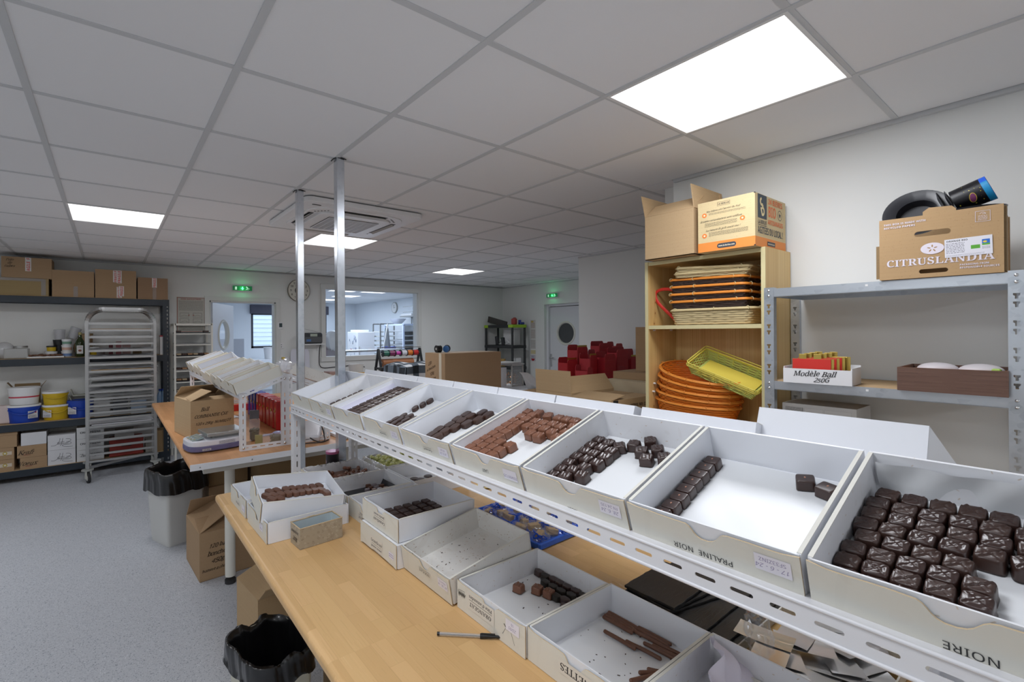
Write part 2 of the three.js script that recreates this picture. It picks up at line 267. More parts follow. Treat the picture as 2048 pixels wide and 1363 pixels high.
// ceiling cassette air conditioner
{
  const a = thing('cassette_air_conditioner', 'white square ceiling cassette air conditioner with grille', 'air conditioner', [1.50, CEIL, 3.45]);
  const rrect = (w, r) => { const s = new THREE.Shape(), k = w / 2; s.moveTo(-k + r, -k); s.lineTo(k - r, -k); s.absarc(k - r, -k + r, r, -PI / 2, 0); s.lineTo(k, k - r); s.absarc(k - r, k - r, r, 0, PI / 2); s.lineTo(-k + r, k); s.absarc(-k + r, k - r, r, PI / 2, PI); s.lineTo(-k, -k + r); s.absarc(-k + r, -k + r, r, PI, PI * 1.5); return s; };
  const flat = (s, depth, y, bev = 0.004) => ext(s, depth, bev, 10).rotateX(PI / 2).translate(0, y, 0);
  obj('outer_panel', flat(rrect(0.90, 0.05), 0.022, -0.016, 0.006), Mt.whiteGloss, a); obj('shadow_gap', bx(0.84, 0.016, 0.84, 0, -0.008, 0), M([0.10, 0.10, 0.10], 0.8), a);
  const ringS = rrect(0.74, 0.16), hole = rrect(0.60, 0.12); ringS.holes.push(new THREE.Path(hole.getPoints()));
  obj('vent_ring', flat(ringS, 0.012, -0.036), Mt.whiteGloss, a);
  for (let k = 0; k < 4; k++) {
    const g = new THREE.Group(); g.name = 'air_outlet'; g.rotation.y = k * PI / 2; a.add(g);
    obj('slot', rb(0.40, 0.006, 0.042, 0.003, 0, -0.0505, 0.332), Mt.dark, g); obj('louver', rb(0.37, 0.004, 0.028, 0.002, 0, -0.056, 0.332, 0.5), Mt.greyPlastic, g);
    for (let q = -2; q <= 2; q++) obj('corner_slit', bx(0.014, 0.004, 0.012, 0.275 + q * 0.018 * 0.9, -0.0508, 0.285 - q * 0.018), Mt.dark, g);
  }
  obj('grille_panel', flat(rrect(0.56, 0.08), 0.026, -0.036), Mt.whiteGloss, a);
  obj('grille_backing', bx(0.40, 0.003, 0.40, 0, -0.0675, 0), M([0.03, 0.03, 0.032], 0.7), a);
  const gs = []; for (let k = 0; k < 22; k++) { const q = -0.195 + k * 0.0186; gs.push(bx(0.39, 0.005, 0.007, 0, -0.070, q)); } for (let k = 0; k < 9; k++) gs.push(bx(0.006, 0.006, 0.39, -0.195 + k * 0.0487, -0.0707, 0));
  const gm = obj('grille', gs, Mt.whitePaint, a); gm.rotation.y = 0;
  obj('indicator', bx(0.06, 0.004, 0.014, -0.36, -0.044, 0.38), Mt.dark, a);
}

// ---------------------------------------------------------------- work tables
const TH = 0.87;
function table(name, label, x0, x1, d0, d1, topMat, edgeMat, legs, along = 'x') {
  const t = thing(name, label, 'table', [(x0 + x1) / 2, 0, (d0 + d1) / 2]), w = x1 - x0, l = d1 - d0;
  const g = new RoundedBoxGeometry(w, 0.035, l, 3, 0.014); const u = uvm(g); if (along === 'z') { const a = u.attributes.uv; for (let i = 0; i < a.count; i++) a.setXY(i, a.getY(i), a.getX(i)); }
  obj('tabletop', u.translate(0, TH - 0.0175, 0), topMat, t);
  obj('under_frame', [bx(w - 0.16, 0.05, 0.03, 0, TH - 0.06, l / 2 - 0.10), bx(w - 0.16, 0.05, 0.03, 0, TH - 0.06, -l / 2 + 0.10), bx(0.03, 0.05, l - 0.2, w / 2 - 0.10, TH - 0.06, 0), bx(0.03, 0.05, l - 0.2, -w / 2 + 0.10, TH - 0.06, 0)], Mt.lightPlastic, t);
  if (edgeMat) { const e = obj('metal_edge_strip', rb(w, 0.036, 0.004, 0.001, 0, TH - 0.018, l / 2 + 0.002), edgeMat, t); for (let k = 0; k < 5; k++) obj('screw', cy(0.004, 0.004, 0.003, -w / 2 + 0.05 + k * w / 5, TH - 0.02, l / 2 + 0.005, PI / 2, 0, 0, 10), Mt.rackSteel, e); }
  for (const [lx, ld] of legs) {
    const q = obj('leg', cy(0.031, 0.031, TH - 0.085, lx - (x0 + x1) / 2, (TH - 0.035) / 2 + 0.02, -(ld - (d0 + d1) / 2), 0, 0, 0, 24), Mt.cream, t);
    obj('foot', cy(0.033, 0.033, 0.022, lx - (x0 + x1) / 2, 0.011, -(ld - (d0 + d1) / 2), 0, 0, 0, 24), Mt.rubber, q);
  }
  return t;
}
table('work_table', 'near beech block table crowded with white chocolate trays', 0.385, 1.72, -0.35, 2.345, Mt.beech, null, [[1.02, 2.1], [1.5, 2.1], [1.02, 0], [1.5, 0]], 'z');
table('work_table', 'far beech table carrying the scale and empty trays', 0.36, 1.75, 2.95, 5.85, Mt.beech2, Mt.whitePaint, [[0.625, 3.27], [1.45, 3.27], [0.63, 5.55], [1.45, 5.55]], 'z');

// ---------------------------------------------------------------- chocolate trays
const TL = 0.303, TW = 0.25, THT = 0.072;
function notchWall(v) {                                   // outer end flap with a thumb notch and a worn top edge
  const s = new THREE.Shape(), k = TW / 2; seed = 100 + v * 13;
  s.moveTo(-k, 0); s.lineTo(k, 0); s.lineTo(k, THT);
  for (let x = k - 0.02; x > 0.045; x -= 0.02) s.lineTo(x, THT - 0.003 - rr(0, 0.0022));
  s.lineTo(0.036, THT - 0.004); s.bezierCurveTo(0.02, THT - 0.006, 0.024, THT - 0.022, 0.006, THT - 0.025); s.bezierCurveTo(-0.016, THT - 0.028, -0.012, THT - 0.01, -0.024, THT - 0.005);
  for (let x = -0.045; x > -k + 0.01; x -= 0.02) s.lineTo(x, THT - 0.003 - rr(0, 0.0022));
  s.lineTo(-k, THT);
  return ext(s, 0.0022, 0, 6);
}
const TG = {
  front: [0, 1, 2].map((v) => notchWall(v).rotateY(-PI / 2).translate(-TL / 2 - 0.0001, 0, 0)),
  frontIn: bx(0.0025, THT - 0.001, TW - 0.004, -TL / 2 + 0.004, THT / 2, 0),
  back: bx(0.0045, THT, TW, TL / 2 - 0.00225, THT / 2, 0),
  side: [1, -1].map((s) => mergeGeometries([bx(TL - 0.006, THT, 0.0045, 0.001, THT / 2, s * (TW / 2 - 0.00225))])),
  lip: [1, -1].map((s) => bx(TL - 0.012, 0.0012, 0.0055, 0, THT + 0.0004, s * (TW / 2 - 0.0025))),
  base: bx(TL - 0.008, 0.003, TW - 0.006, 0, 0.0022, 0),
};
// wavy sheet of paper in the bottom of a tray
function sheet(w, d, y, amp, up = 0, nx = 18, nz = 14, sd = 1) {
  const g = new THREE.PlaneGeometry(w, d, nx, nz).rotateX(-PI / 2), p = g.attributes.position; seed = sd * 97 + 5; const a = rr(0, 6), b = rr(0, 6);
  for (let i = 0; i < p.count; i++) { const x = p.getX(i), z = p.getZ(i); let h = amp * (Math.sin(x * 34 + a) * Math.cos(z * 27 + b) + 0.5 * Math.sin((x + z) * 60 + b)); if (up && x > w / 2 - 0.02) h += up; p.setY(i, y + amp + h); }
  g.computeVertexNormals(); return g;
}
let trayN = 0;
function tray(label, group, o = {}) {
  const v = trayN++ % 3, t = thing('chocolate_tray', label, 'tray', [0, 0, 0], 0, group);
  const inside = o.inside || Mt.trayIn, outer = o.outer || Mt.cream;
  obj('base', TG.base, inside, t); obj('end_flap', TG.front[v], o.flap || [Mt.cream2, Mt.edge], t); obj('inner_end_wall', TG.frontIn, inside, t); obj('back_wall', TG.back, inside, t);
  for (const k of [0, 1]) { const s = obj('side_wall', TG.side[k], inside, t); obj('worn_rim', TG.lip[k], o.rim || Mt.cream, s); }
  if (o.paper) obj('paper_liner', o.paper, o.paperMat || Mt.paper, t);
  return t;
}
// print on a tray's end flap (seen from -x); turned 180 degrees when flip
function flapPrint(t, name, w, h, z, y, px, draw, flip = true, off = 0.0008) { return print(name, w, h, px, draw, t, [-TL / 2 - 0.0023 - off, y, z], [0, -PI / 2, flip ? PI : 0]); }
const sticker = (t, a, b, z = 0.092, y = 0.045) => flapPrint(t, 'date_sticker', 0.044, 0.026, z, y, 128, (c, w, h) => { c.fillStyle = '#e6e4ee'; c.fillRect(0, 0, w, h); write(c, a, w / 2, h * 0.33, h * 0.36, '#8d86a8', 'sans-serif', 'italic'); write(c, b, w / 2, h * 0.72, h * 0.3, '#8d86a8'); });

// ---------------------------------------------------------------- slotted white angle racks, two slopes back to back
const TILT = 18.3 * PI / 180;
function slotBar(len, wdt = 0.034, th = 0.0022, pitch = 0.05, slot = 0.024, off = 0.02) {      // flat strip along +x with long slots
  const s = shapeOf([[0, 0], [len, 0], [len, wdt], [0, wdt]]);
  for (let x = off; x + slot < len - 0.008; x += pitch) { const p = new THREE.Path(), r = 0.0032, y = wdt / 2; p.absarc(x, y, r, PI / 2, PI * 1.5); p.absarc(x + slot, y, r, -PI / 2, PI / 2); s.holes.push(p); }
  return ext(s, th, 0, 3);
}
function angleBar(name, len, parent, pos, rot, wdt = 0.034) {   // L profile along local x: one flange in xy, the other in xz
  const g = mergeGeometries([slotBar(len, wdt), slotBar(len, wdt).rotateX(-PI / 2).translate(0, wdt, 0)]);
  const o = obj(name, g, Mt.whitePaint, parent); o.position.set(...pos); o.rotation.order = 'YXZ'; o.rotation.set(...rot); return o;
}
function boltHead(parent, pos, rx = 0, ry = 0) { const b = obj('bolt', sp(0.0085, 0, 0, 0, 1, 1, 0.6, 10), Mt.chrome, parent); b.position.set(...pos); b.rotation.set(rx, ry, 0); }
{
  // rack on the near table: rails run along D from 2.33 to -0.1
  const r = thing('display_rack', 'long white slotted metal rack tilting two rows of chocolate trays', 'rack', [0.735, TH, 2.33]);
  const len = 2.46, yF = 0.375, dx = 0.655, apex = yF + 0.10;
  // front rail, face towards -X
  angleBar('front_rail', len, r, [-0.006, yF - 0.036, 0], [0, -PI / 2, 0], 0.037); obj('rail_lip', [rb(0.006, 0.006, len, 0.0028, -0.0075, yF + 0.001, len / 2), rb(0.006, 0.006, len, 0.0028, -0.0075, yF - 0.036, len / 2)], Mt.whitePaint, r);
  angleBar('rear_rail', len, r, [dx + 0.004, yF - 0.036, len], [0, PI / 2, 0], 0.036);
  angleBar('ridge_rail', len, r, [dx / 2 - 0.02, apex - 0.018, 0], [0, -PI / 2, 0], 0.03);
  for (const q of [0.012, 2.42]) {
    for (const [x, h, nm] of [[0, yF - 0.02, 'front_leg'], [dx / 2 - 0.02, apex - 0.02, 'middle_leg'], [dx - 0.036, yF - 0.02, 'rear_leg']]) { const l = angleBar(nm, h, r, [x + 0.034, 0, q], [0, 0, PI / 2]); }
    obj('cross_bar', slotBar(dx, 0.03), Mt.whitePaint, r).position.set(0, 0.002, q - 0.002);
    const s1 = obj('sloping_bar', slotBar(0.34, 0.03), Mt.whitePaint, r); s1.position.set(0, yF - 0.034, q + 0.004); s1.rotation.z = TILT;
    const s2 = obj('sloping_bar', slotBar(0.34, 0.03), Mt.whitePaint, r); s2.position.set(dx, yF - 0.034, q + 0.004); s2.rotation.z = PI - TILT; s2.scale.y = -1;
  }
}
const rackD = [2.2025, 1.9455, 1.6755, 1.3985, 1.1295, 0.8675, 0.609, 0.353, 0.096];
const sT = Math.sin(TILT), cT = Math.cos(TILT);
function onSlope(t, D, side = 1) {                        // base centre of a tray on the front (1) or rear slope
  const fx = 0.727 + 0.072 * sT, fy = 1.305 - 0.072 * cT, x = fx + cT * TL / 2, y = fy + sT * TL / 2;
  if (side > 0) { t.position.set(x, y, -D); t.rotation.set(0, 0, TILT); } else { t.position.set(2 * 1.0355 - x + 0.006, y + 0.013, -D); t.rotation.order = 'YXZ'; t.rotation.set(0, PI, TILT); }
  t.updateMatrixWorld(true); return t;
}
const GR = 'trays on the front slope of the near rack';
const liner = (sd, y = 0.005) => sheet(TL - 0.02, TW - 0.016, y, 0.0007, 0, 18, 14, sd);
const RT = [
  tray('clean empty white tray at the far end of the near rack', GR, { inside: Mt.trayClean }),
  tray('white tray with a single file of small dark chocolates along its side', GR, {}),
  tray('white tray packed with rows of dark bars beside a pale lilac wall', GR, { inside: Mt.trayClean }),
  tray('white tray with a clump of oval dark chocolates and three apart', GR, { inside: Mt.trayClean, paper: liner(3) }),
  tray('white tray of dark pillow chocolates printed with gold script', GR, { paper: liner(4), inside: Mt.trayClean }),
  tray('white tray filled with milk chocolate squares on paper', GR, { inside: Mt.trayClean, paper: liner(5, 0.028) }),
  tray('white tray of ridged dark chocolate squares half cleared', GR, { paper: liner(6) }),
  tray('white tray with eight dark pralines in file along its side', GR, { inside: Mt.trayClean, paper: liner(7), paperMat: Mt.paperGloss }),
  tray('white tray of rough dark chocolate squares at the near rack end', GR, { paper: liner(8) }),
].slice(0, 9);
RT.forEach((t, k) => onSlope(t, rackD[k]));
obj('raised_card', bx(TL - 0.012, 0.022, TW - 0.012, 0, 0.016, 0), Mt.trayClean, RT[5]);
{ const ins = obj('plastic_insert', [bx(TL - 0.016, 0.03, TW - 0.012, 0, 0.02, 0), bx(TL - 0.03, 0.02, 0.004, 0, 0.045, -0.118), bx(TL - 0.03, 0.02, 0.004, 0, 0.045, 0.118)], M([0.80, 0.80, 0.92], 0.3), RT[2]); }
// crumpled paper in the near tray
{ const g = sheet(TL - 0.03, 0.03, 0, 0, 0); const pg = new THREE.PlaneGeometry(TW - 0.02, 0.06, 30, 8), p = pg.attributes.position; seed = 55; for (let i = 0; i < p.count; i++) { const x = p.getX(i), y = p.getY(i); p.setZ(i, 0.006 + 0.004 * Math.sin(x * 46 + y * 30) + 0.003 * Math.sin(x * 90 - y * 60) - (0.03 - y) * 0.16); p.setY(i, y + 0.004 * Math.sin(x * 31)); } pg.computeVertexNormals(); const m = obj('crumpled_paper', pg.rotateY(-PI / 2), Mt.paper, RT[8]); m.position.set(TL / 2 - 0.008, 0.033, 0); }
const word = (s, wd, px = 256, font = 'sans-serif', style = 'bold') => (c, w, h) => write(c, s, w / 2, h / 2, h * 0.82, '#1d1d20', font, style, w);
flapPrint(RT[7], 'handwriting', 0.105, 0.016, -0.005, 0.022, 512, word('PRALINE  NOIR', 0, 512, 'sans-serif', ''), true); sticker(RT[7], '17 - 6 - 24', 'SF33ZINZ');
flapPrint(RT[8], 'handwriting', 0.062, 0.018, 0.015, 0.02, 256, word('NOIRE', 0, 256, 'sans-serif', ''), true); sticker(RT[8], '12 - 6', 'NOIR');
flapPrint(RT[6], 'handwriting', 0.03, 0.012, 0.0, 0.012, 128, word('NOIR', 0, 128, 'sans-serif', ''), true); sticker(RT[6], '28. 6. 24', 'FN 24.135');
flapPrint(RT[5], 'handwriting', 0.036, 0.014, 0.0, 0.03, 128, word('LAIT', 0, 128, 'sans-serif', ''), true); sticker(RT[5], 'TEM90125', '', 0.09, 0.042);
for (const [k, txt] of [[1, 'Palet'], [3, 'Ganache'], [4, 'Caramel']]) { flapPrint(RT[k], 'printed_label', 0.06, 0.02, 0.01, 0.032, 256, (c, w, h) => { c.fillStyle = '#d9d6ca'; c.fillRect(0, 0, w, h); write(c, txt, w / 2, h * 0.4, h * 0.5, '#333', 'serif', 'bold'); greek(c, w * 0.15, h * 0.72, w * 0.7, 1, 5, 6, '#666'); }); sticker(RT[k], '28 6 24', 'FN 24', 0.09, 0.04); }
// rear slope: only their upper ends rise over the ridge
const rearD = [2.06, 1.81, 1.555, 1.30, 1.055, 0.80, 0.53];
rearD.forEach((D, k) => onSlope(tray(['farthest tray', 'second tray from the posts', 'third tray from the posts', 'tray behind the pillow chocolates', 'tray behind the milk chocolates', 'tray behind the ridged dark chocolates', 'tray behind the eight pralines'][k] + ' on the rear slope, back end showing', 'trays on the rear slope of the near rack', { inside: Mt.trayClean }), D, -1));
{ // white tray turned over on the rear row
  const t = tray('white tray turned upside down on the rear row before the metal shelf', undefined, { inside: Mt.trayClean, outer: Mt.trayClean }); t.rotation.order = 'YXZ'; t.position.set(1.243, 1.380, -0.29); t.rotation.set(0, 0, PI - 0.40);
}

// ---------------------------------------------------------------- chocolates
// solid with an outline (x,z), flared foot, rounded shoulder and a shaped top
function bonbon(outline, h, top = () => 0, flare = 1.05, shoulder = 0.8) {
  const n = outline.length, rings = [[flare, 0], [1.0, 0.12], [0.985, 0.72], [0.94, 0.92], [shoulder, 1.0], [shoulder * 0.84, 1.005], [shoulder * 0.68, 1.01], [shoulder * 0.52, 1.012], [shoulder * 0.36, 1.014], [shoulder * 0.2, 1.015], [shoulder * 0.06, 1.015]], pos = [], idx = [];
  rings.forEach(([s, y], r) => { for (let i = 0; i < n; i++) { const x = outline[i][0] * s, z = outline[i][1] * s; pos.push(x, y * h + (r >= 3 ? top(x, z) * (r === 3 ? 0.5 : 1) : 0), z); } });
  for (let r = 0; r < rings.length - 1; r++) for (let i = 0; i < n; i++) { const a = r * n + i, b = r * n + (i + 1) % n; idx.push(a, a + n, b, b, a + n, b + n); }
  { const k = pos.length / 3, b = (rings.length - 1) * n; pos.push(0, pos[b * 3 + 1], 0); for (let i = 0; i < n; i++) idx.push(b + i, k, b + (i + 1) % n); }
  const c = pos.length / 3; pos.push(0, 0, 0); for (let i = 0; i < n; i++) idx.push(c, i, (i + 1) % n);
  const g = new THREE.BufferGeometry(); g.setAttribute('position', new THREE.Float32BufferAttribute(pos, 3)); g.setIndex(idx);
  g.setAttribute('uv', new THREE.Float32BufferAttribute(new Float32Array(pos.length / 3 * 2), 2)); g.computeVertexNormals(); return g;
}
const superell = (a, b, e, n = 28) => Array.from({ length: n }, (_, i) => { const t = (i + 0.5) / n * PI * 2, c = Math.cos(t), s = Math.sin(t); return [a * Math.sign(c) * Math.abs(c) ** e, b * Math.sign(s) * Math.abs(s) ** e]; });
const ridges = (amp, k, ph) => (x, z) => amp * (Math.sin((x * 0.25 + z) * k + ph));
const rough = (amp, ph) => (x, z) => amp * (Math.sin(x * 620 + ph) * Math.cos(z * 540 + ph * 2) + 0.6 * Math.sin((x - z) * 900 + ph));
const CG = {
  ridged: [0, 1, 2].map((k) => bonbon(superell(0.0141, 0.0138, 0.36, 40), 0.0185, ridges(0.0009, 800, k * 2), 1.07, 0.82)),
  milk: [0, 1, 2].map((k) => bonbon(superell(0.0143, 0.014, 0.36, 40), 0.019, ridges(0.0007, 760, k * 2.4), 1.06, 0.83)),
  pral: [bonbon(superell(0.0135, 0.0142, 0.28, 36), 0.0175, () => 0, 1.03, 0.9)],
  rocky: [0, 1, 2, 3].map((k) => bonbon(superell(0.0142, 0.0142, 0.40, 40), 0.02, rough(0.0011, k * 1.7), 1.05, 0.85)),
  pillow: [bonbon(superell(0.0205, 0.0135, 0.55, 32), 0.0135, () => 0, 1.02, 0.88)],
  oval: [bonbon(superell(0.019, 0.0105, 0.8, 28), 0.0125, () => 0, 1.02, 0.9)],
  bar: [0, 1].map((k) => bonbon(superell(0.0155, 0.0155, 0.3, 32), 0.0115, ridges(0.0005, 700, k * 3), 1.02, 0.88)),
  small: [bonbon(superell(0.0125, 0.0095, 0.6, 24), 0.011, () => 0, 1.03, 0.88)],
  disc: [bonbon(superell(0.021, 0.021, 1, 28), 0.005, () => 0, 1.0, 0.9)],
  hex: [bonbon([[0.017, 0], [0.009, 0.0105], [-0.009, 0.0105], [-0.017, 0], [-0.009, -0.0105], [0.009, -0.0105]].flatMap(([x, z], i, a) => { const [u, w] = a[(i + 1) % 6]; return [[x, z], [x * 0.6 + u * 0.4, z * 0.6 + w * 0.4]]; }).map(([x, z]) => [x, -z]).reverse(), 0.014, () => 0, 1.03, 0.88)],
};
function fill(t, pts, kind, mats, name, label, group, y = 0.006, jit = 0.12, turn = 0, after) {
  t.updateMatrixWorld(true);
  pts.forEach(([px, pz, tw = 0, dy = 0], i) => {
    const m = obj(name, CG[kind][i % CG[kind].length], mats[i % mats.length]);
    m.position.copy(t.localToWorld(new THREE.Vector3(Math.max(-0.137, Math.min(0.137, px)), y + dy, Math.max(-0.111, Math.min(0.111, pz)))));
    m.quaternion.copy(t.quaternion).multiply(new THREE.Quaternion().setFromAxisAngle(new THREE.Vector3(0, 1, 0), turn + tw + rr(-jit, jit)));
    tag(m, typeof label === 'function' ? label(i) : label, 'chocolate', group); if (after) after(m);
  });
}
const ORD = ['first', 'second', 'third', 'fourth', 'fifth', 'sixth', 'seventh', 'eighth', 'ninth'];
const mm = (a) => a.map(([x, z, ...r]) => [x / 1000, z / 1000, ...r]);
seed = 4242;
fill(RT[1], mm([[-90, -100], [-62, -103], [-34, -101], [-6, -98], [24, -96], [53, -97], [82, -98]]), 'small', [Mt.dark2], 'dark_chocolate', (i) => `small dark chocolate, ${ORD[i]} from the flap in the single file`, 'single file of small dark chocolates', 0.006, 0.15, 0.35);
{ const q = []; for (let i = 0; i < 8; i++) for (let k = 0; k < 4; k++) q.push([-0.112 + i * 0.0325, -0.062 + k * 0.034 + rr(-0.001, 0.001)]); fill(RT[2], q, 'bar', [Mt.dark2, Mt.choc], 'dark_chocolate_bar', (i) => `packed dark square, ${ORD[i >> 2]} row from the flap, ${ORD[i % 4]} from the lilac wall`, 'packed dark chocolates of the third tray', 0.036, 0.06); }
fill(RT[3], mm([[50, -108], [85, -107], [120, -108], [-78, -95], [-45, -97], [-14, -92], [-8, -60], [-40, -72], [-35, -42], [-70, -65], [-70, -30], [-48, -12], [-16, -16]]), 'oval', [Mt.dark2], 'oval_dark_chocolate', (i) => i < 3 ? `oval dark chocolate standing apart, ${ORD[i]} from the clump` : 'oval dark chocolate in the clump by the flap', 'oval dark chocolates of the fourth tray', 0.007, 0.4, 0.3);
fill(RT[4], mm([[81, -103], [77, -75], [112, -55], [108, -20], [43, -105], [39, -77], [34, -42], [70, -27], [3, -95], [-1, -62], [-34, -105], [-33, -72], [-68, -98], [-70, -66], [-106, -106], [-105, -74]]), 'pillow', [Mt.dark2, Mt.choc], 'pillow_chocolate', 'dark pillow chocolate with gold script in the fifth tray', 'gold printed pillow chocolates', 0.007, 0.12, 0.15, null);
fill(RT[5], mm([[122, -113], [89, -107], [108, -80], [60, -111], [80, -79], [33, -110], [52, -81], [25, -79], [5, -108], [-2, -79], [-24, -108], [-30, -78], [-51, -110], [-58, -80], [-79, -109], [-51, -50], [-106, -110], [-86, -80], [-79, -50], [-114, -80], [-82, -20], [-107, -50], [-110, -20], [-52, -12], [128, -74], [122, -32, 0.4], [120, 8], [120, 36], [119, 64], [124, 95], [80, -42], [78, -12], [83, 18], [79, 48], [91, 80, 0.3], [50, -44], [49, -15], [53, 14], [47, 46], [60, 80], [20, -6], [18, 24], [31, 76]]), 'milk', [Mt.milk], 'milk_chocolate', 'milk chocolate square with wavy top in the sixth tray', 'milk chocolates of the sixth tray', 0.03, 0.1);
fill(RT[6], mm([[92, -108], [88, -78], [62, -110], [61, -80], [33, -108], [57, -50], [86, -47, 0.5], [4, -110], [31, -79], [3, -80], [29, -49], [-26, -108], [0, -50], [-55, -109], [-47, -80], [-27, -64], [-76, -80], [-55, -50], [-84, -108], [106, -22, 0.3], [87, 8, 0.2], [62, 34, 0.2], [134, 3, 0.5], [106, 36, 0.6], [82, 64, 0.4]]), 'ridged', [Mt.dark1], 'ridged_dark_chocolate', 'ridged dark chocolate square in the seventh tray', 'ridged dark chocolates of the seventh tray', 0.007, 0.12);
const dot = M([0.42, 0.20, 0.13], 0.5), dotG = sp(0.0016, 0.002, 0.0179, 0, 1.6, 0.4, 1, 8);
fill(RT[7], mm([[104, -103], [76, -104], [48, -103], [20, -103], [-8, -102], [-37, -100], [-65, -101], [-93, -104], [106, 52, 0.3], [94, 86, -0.3], [-120, 96, 0.4]]), 'pral', [Mt.dark1], 'praline_chocolate', (i) => i < 8 ? `dotted dark praline, ${ORD[i]} from the back wall in the file of eight` : ['loose dotted praline nearer the file, at the back', 'loose dotted praline against the side wall', 'praline hidden in the flap corner of the glossy paper tray'][i - 8], 'dotted pralines of the eighth tray', 0.007, 0.05, 0, (m) => obj('pink_dot', dotG, dot, m));
fill(RT[8], mm([[108, -98], [79, -104], [50, -103], [20, -106], [-9, -98], [-42, -106], [-72, -106], [106, -68], [77, -74], [48, -73], [19, -77], [-11, -68], [-43, -77], [-73, -77], [105, -38], [76, -45], [47, -43], [18, -47], [-14, -38], [-44, -48], [-74, -48], [-103, -100], [107, -9], [77, -15], [47, -13], [18, -17], [-16, -9], [-45, -19], [-74, -18], [106, 20], [78, 14], [49, 17], [-46, 11], [-104, -71], [-104, -42], [-75, 12], [108, 50], [79, 44], [20, 14], [18, 45, 0.2], [50, 48], [-104, -13], [108, 80], [80, 75], [52, 78], [22, 78, 0.3]]), 'rocky', [Mt.dark2, Mt.dark1], 'rough_dark_chocolate', 'rough topped dark chocolate square in the nearest rack tray', 'rough dark chocolates of the nearest tray', 0.007, 0.09);

// ---------------------------------------------------------------- trays and things on the near table
const GT = 'trays standing on the near table';
const T0 = TH + 0.001;
const put = (t, X, Y, D, turn = 0, rz = 0, rx = 0) => { t.rotation.order = 'YXZ'; t.position.set(X, Y, -D); t.rotation.set(rx, turn, rz); t.updateMatrixWorld(true); return t; };
const label2 = (a, b, fa = 'bold', size = 0.34) => (c, w, h) => { c.fillStyle = '#dedad0'; c.fillRect(0, 0, w, h); write(c, a, w / 2, h * 0.32, h * size, '#26262a', 'serif', fa, w * 0.96); c.fillRect(w * 0.08, h * 0.56, w * 0.84, h * 0.025); if (b) write(c, b, w / 2, h * 0.76, h * size * 0.78, '#26262a', 'serif', 'bold', w * 0.9); };
const crumbMat = M([0.05, 0.022, 0.014], 0.7);
function crumbs(t, n, sd, y = 0.006) { seed = sd; const g = []; for (let i = 0; i < n; i++) { const q = bx(rr(0.001, 0.006), 0.001, rr(0.0008, 0.002)); q.rotateY(rr(0, 3)).translate(rr(-0.13, 0.12), y, rr(-0.11, 0.11)); g.push(q); } const m = obj('crumbs', g, crumbMat, t); m.userData.kind = 'stuff'; return m; }

const tA = put(tray('shallow empty white tray at the far corner of the near table', GT, { inside: Mt.trayClean }), 0.583, T0, 2.088, 0.02);
flapPrint(tA, 'printed_label', 0.06, 0.02, 0, 0.03, 256, label2('COMPTOIR', '', 'bold', 0.5), true); sticker(tA, '05 06', '', 0.09, 0.03);
const tB = put(tray('closed looking white tray underneath the tilted tray of lozenges', GT, { inside: Mt.trayClean }), 0.588, T0, 1.805, 0.02); sticker(tB, '05 06', '', 0.06, 0.04);
const tC = put(tray('tilted white tray of milk lozenges stacked on another tray', GT, { inside: Mt.trayClean }), 0.590, T0 + 0.064, 1.835, -0.10, -0.08, 0.12);
const tG = put(tray('white tray with a black plastic liner and few chocolates', GT, {}), 0.925, T0, 1.886);
const tH = put(tray('white tray squeezed behind the caramel tray', GT, {}), 0.93, T0, 1.632);
flapPrint(tH, 'printed_label', 0.08, 0.034, 0.0, 0.03, 256, label2('ABRICOT', 'Fl. SALE', 'bold', 0.4), true);
const tJ = put(tray('overturned white tray with a caramel label and gnawed notch', GT, {}), 0.864, T0 + 0.0735, 1.384, 0, 0, PI);
flapPrint(tJ, 'printed_label', 0.082, 0.040, 0.005, 0.042, 320, label2('Caramella noir', 'ganache caramel', 'italic bold'), true); flapPrint(tJ, 'date_sticker', 0.03, 0.02, -0.095, 0.04, 128, (c, w, h) => { c.fillStyle = '#e2dfea'; c.fillRect(0, 0, w, h); greek(c, 8, h * 0.3, w - 16, 2, h * 0.3, h * 0.12, '#8d86a8'); }, true);
const tK = put(tray('white caramel tray of dark squares stacked on an overturned one', GT, { inside: Mt.trayClean }), 0.878, T0 + 0.075, 1.396);
flapPrint(tK, 'printed_label', 0.082, 0.040, 0.0, 0.036, 320, label2('Caramella noir', 'ganache caramel', 'italic bold'), true);
const tL = put(tray('empty stained white tray propped up at its rear end', GT, { inside: Mt.trayDirty }), 0.888, T0 + 0.028, 1.13, 0, 0.165);
flapPrint(tL, 'printed_label', 0.062, 0.015, 0.0, 0.040, 256, (c, w, h) => { c.fillStyle = '#d8d4c8'; c.fillRect(0, 0, w, h); write(c, 'NOUGAT', w / 2, h * 0.45, h * 0.8, '#444', 'serif', 'bold'); c.fillRect(w * 0.1, h * 0.9, w * 0.8, h * 0.06); }); sticker(tL, '28. 06. 14', 'FN24172');
crumbs(tL, 34, 31);
const tN = put(tray('white almond paste tray with few chocolates and dark hexagons', GT, { inside: Mt.trayIn, paper: sheet(TL - 0.06, TW - 0.03, 0.006, 0.0004, 0, 12, 12, 12) }), 0.901, T0, 0.872);
flapPrint(tN, 'printed_label', 0.105, 0.042, -0.03, 0.040, 512, label2('ORANGEAT', "Pâte d'amandes", 'bold'), true);
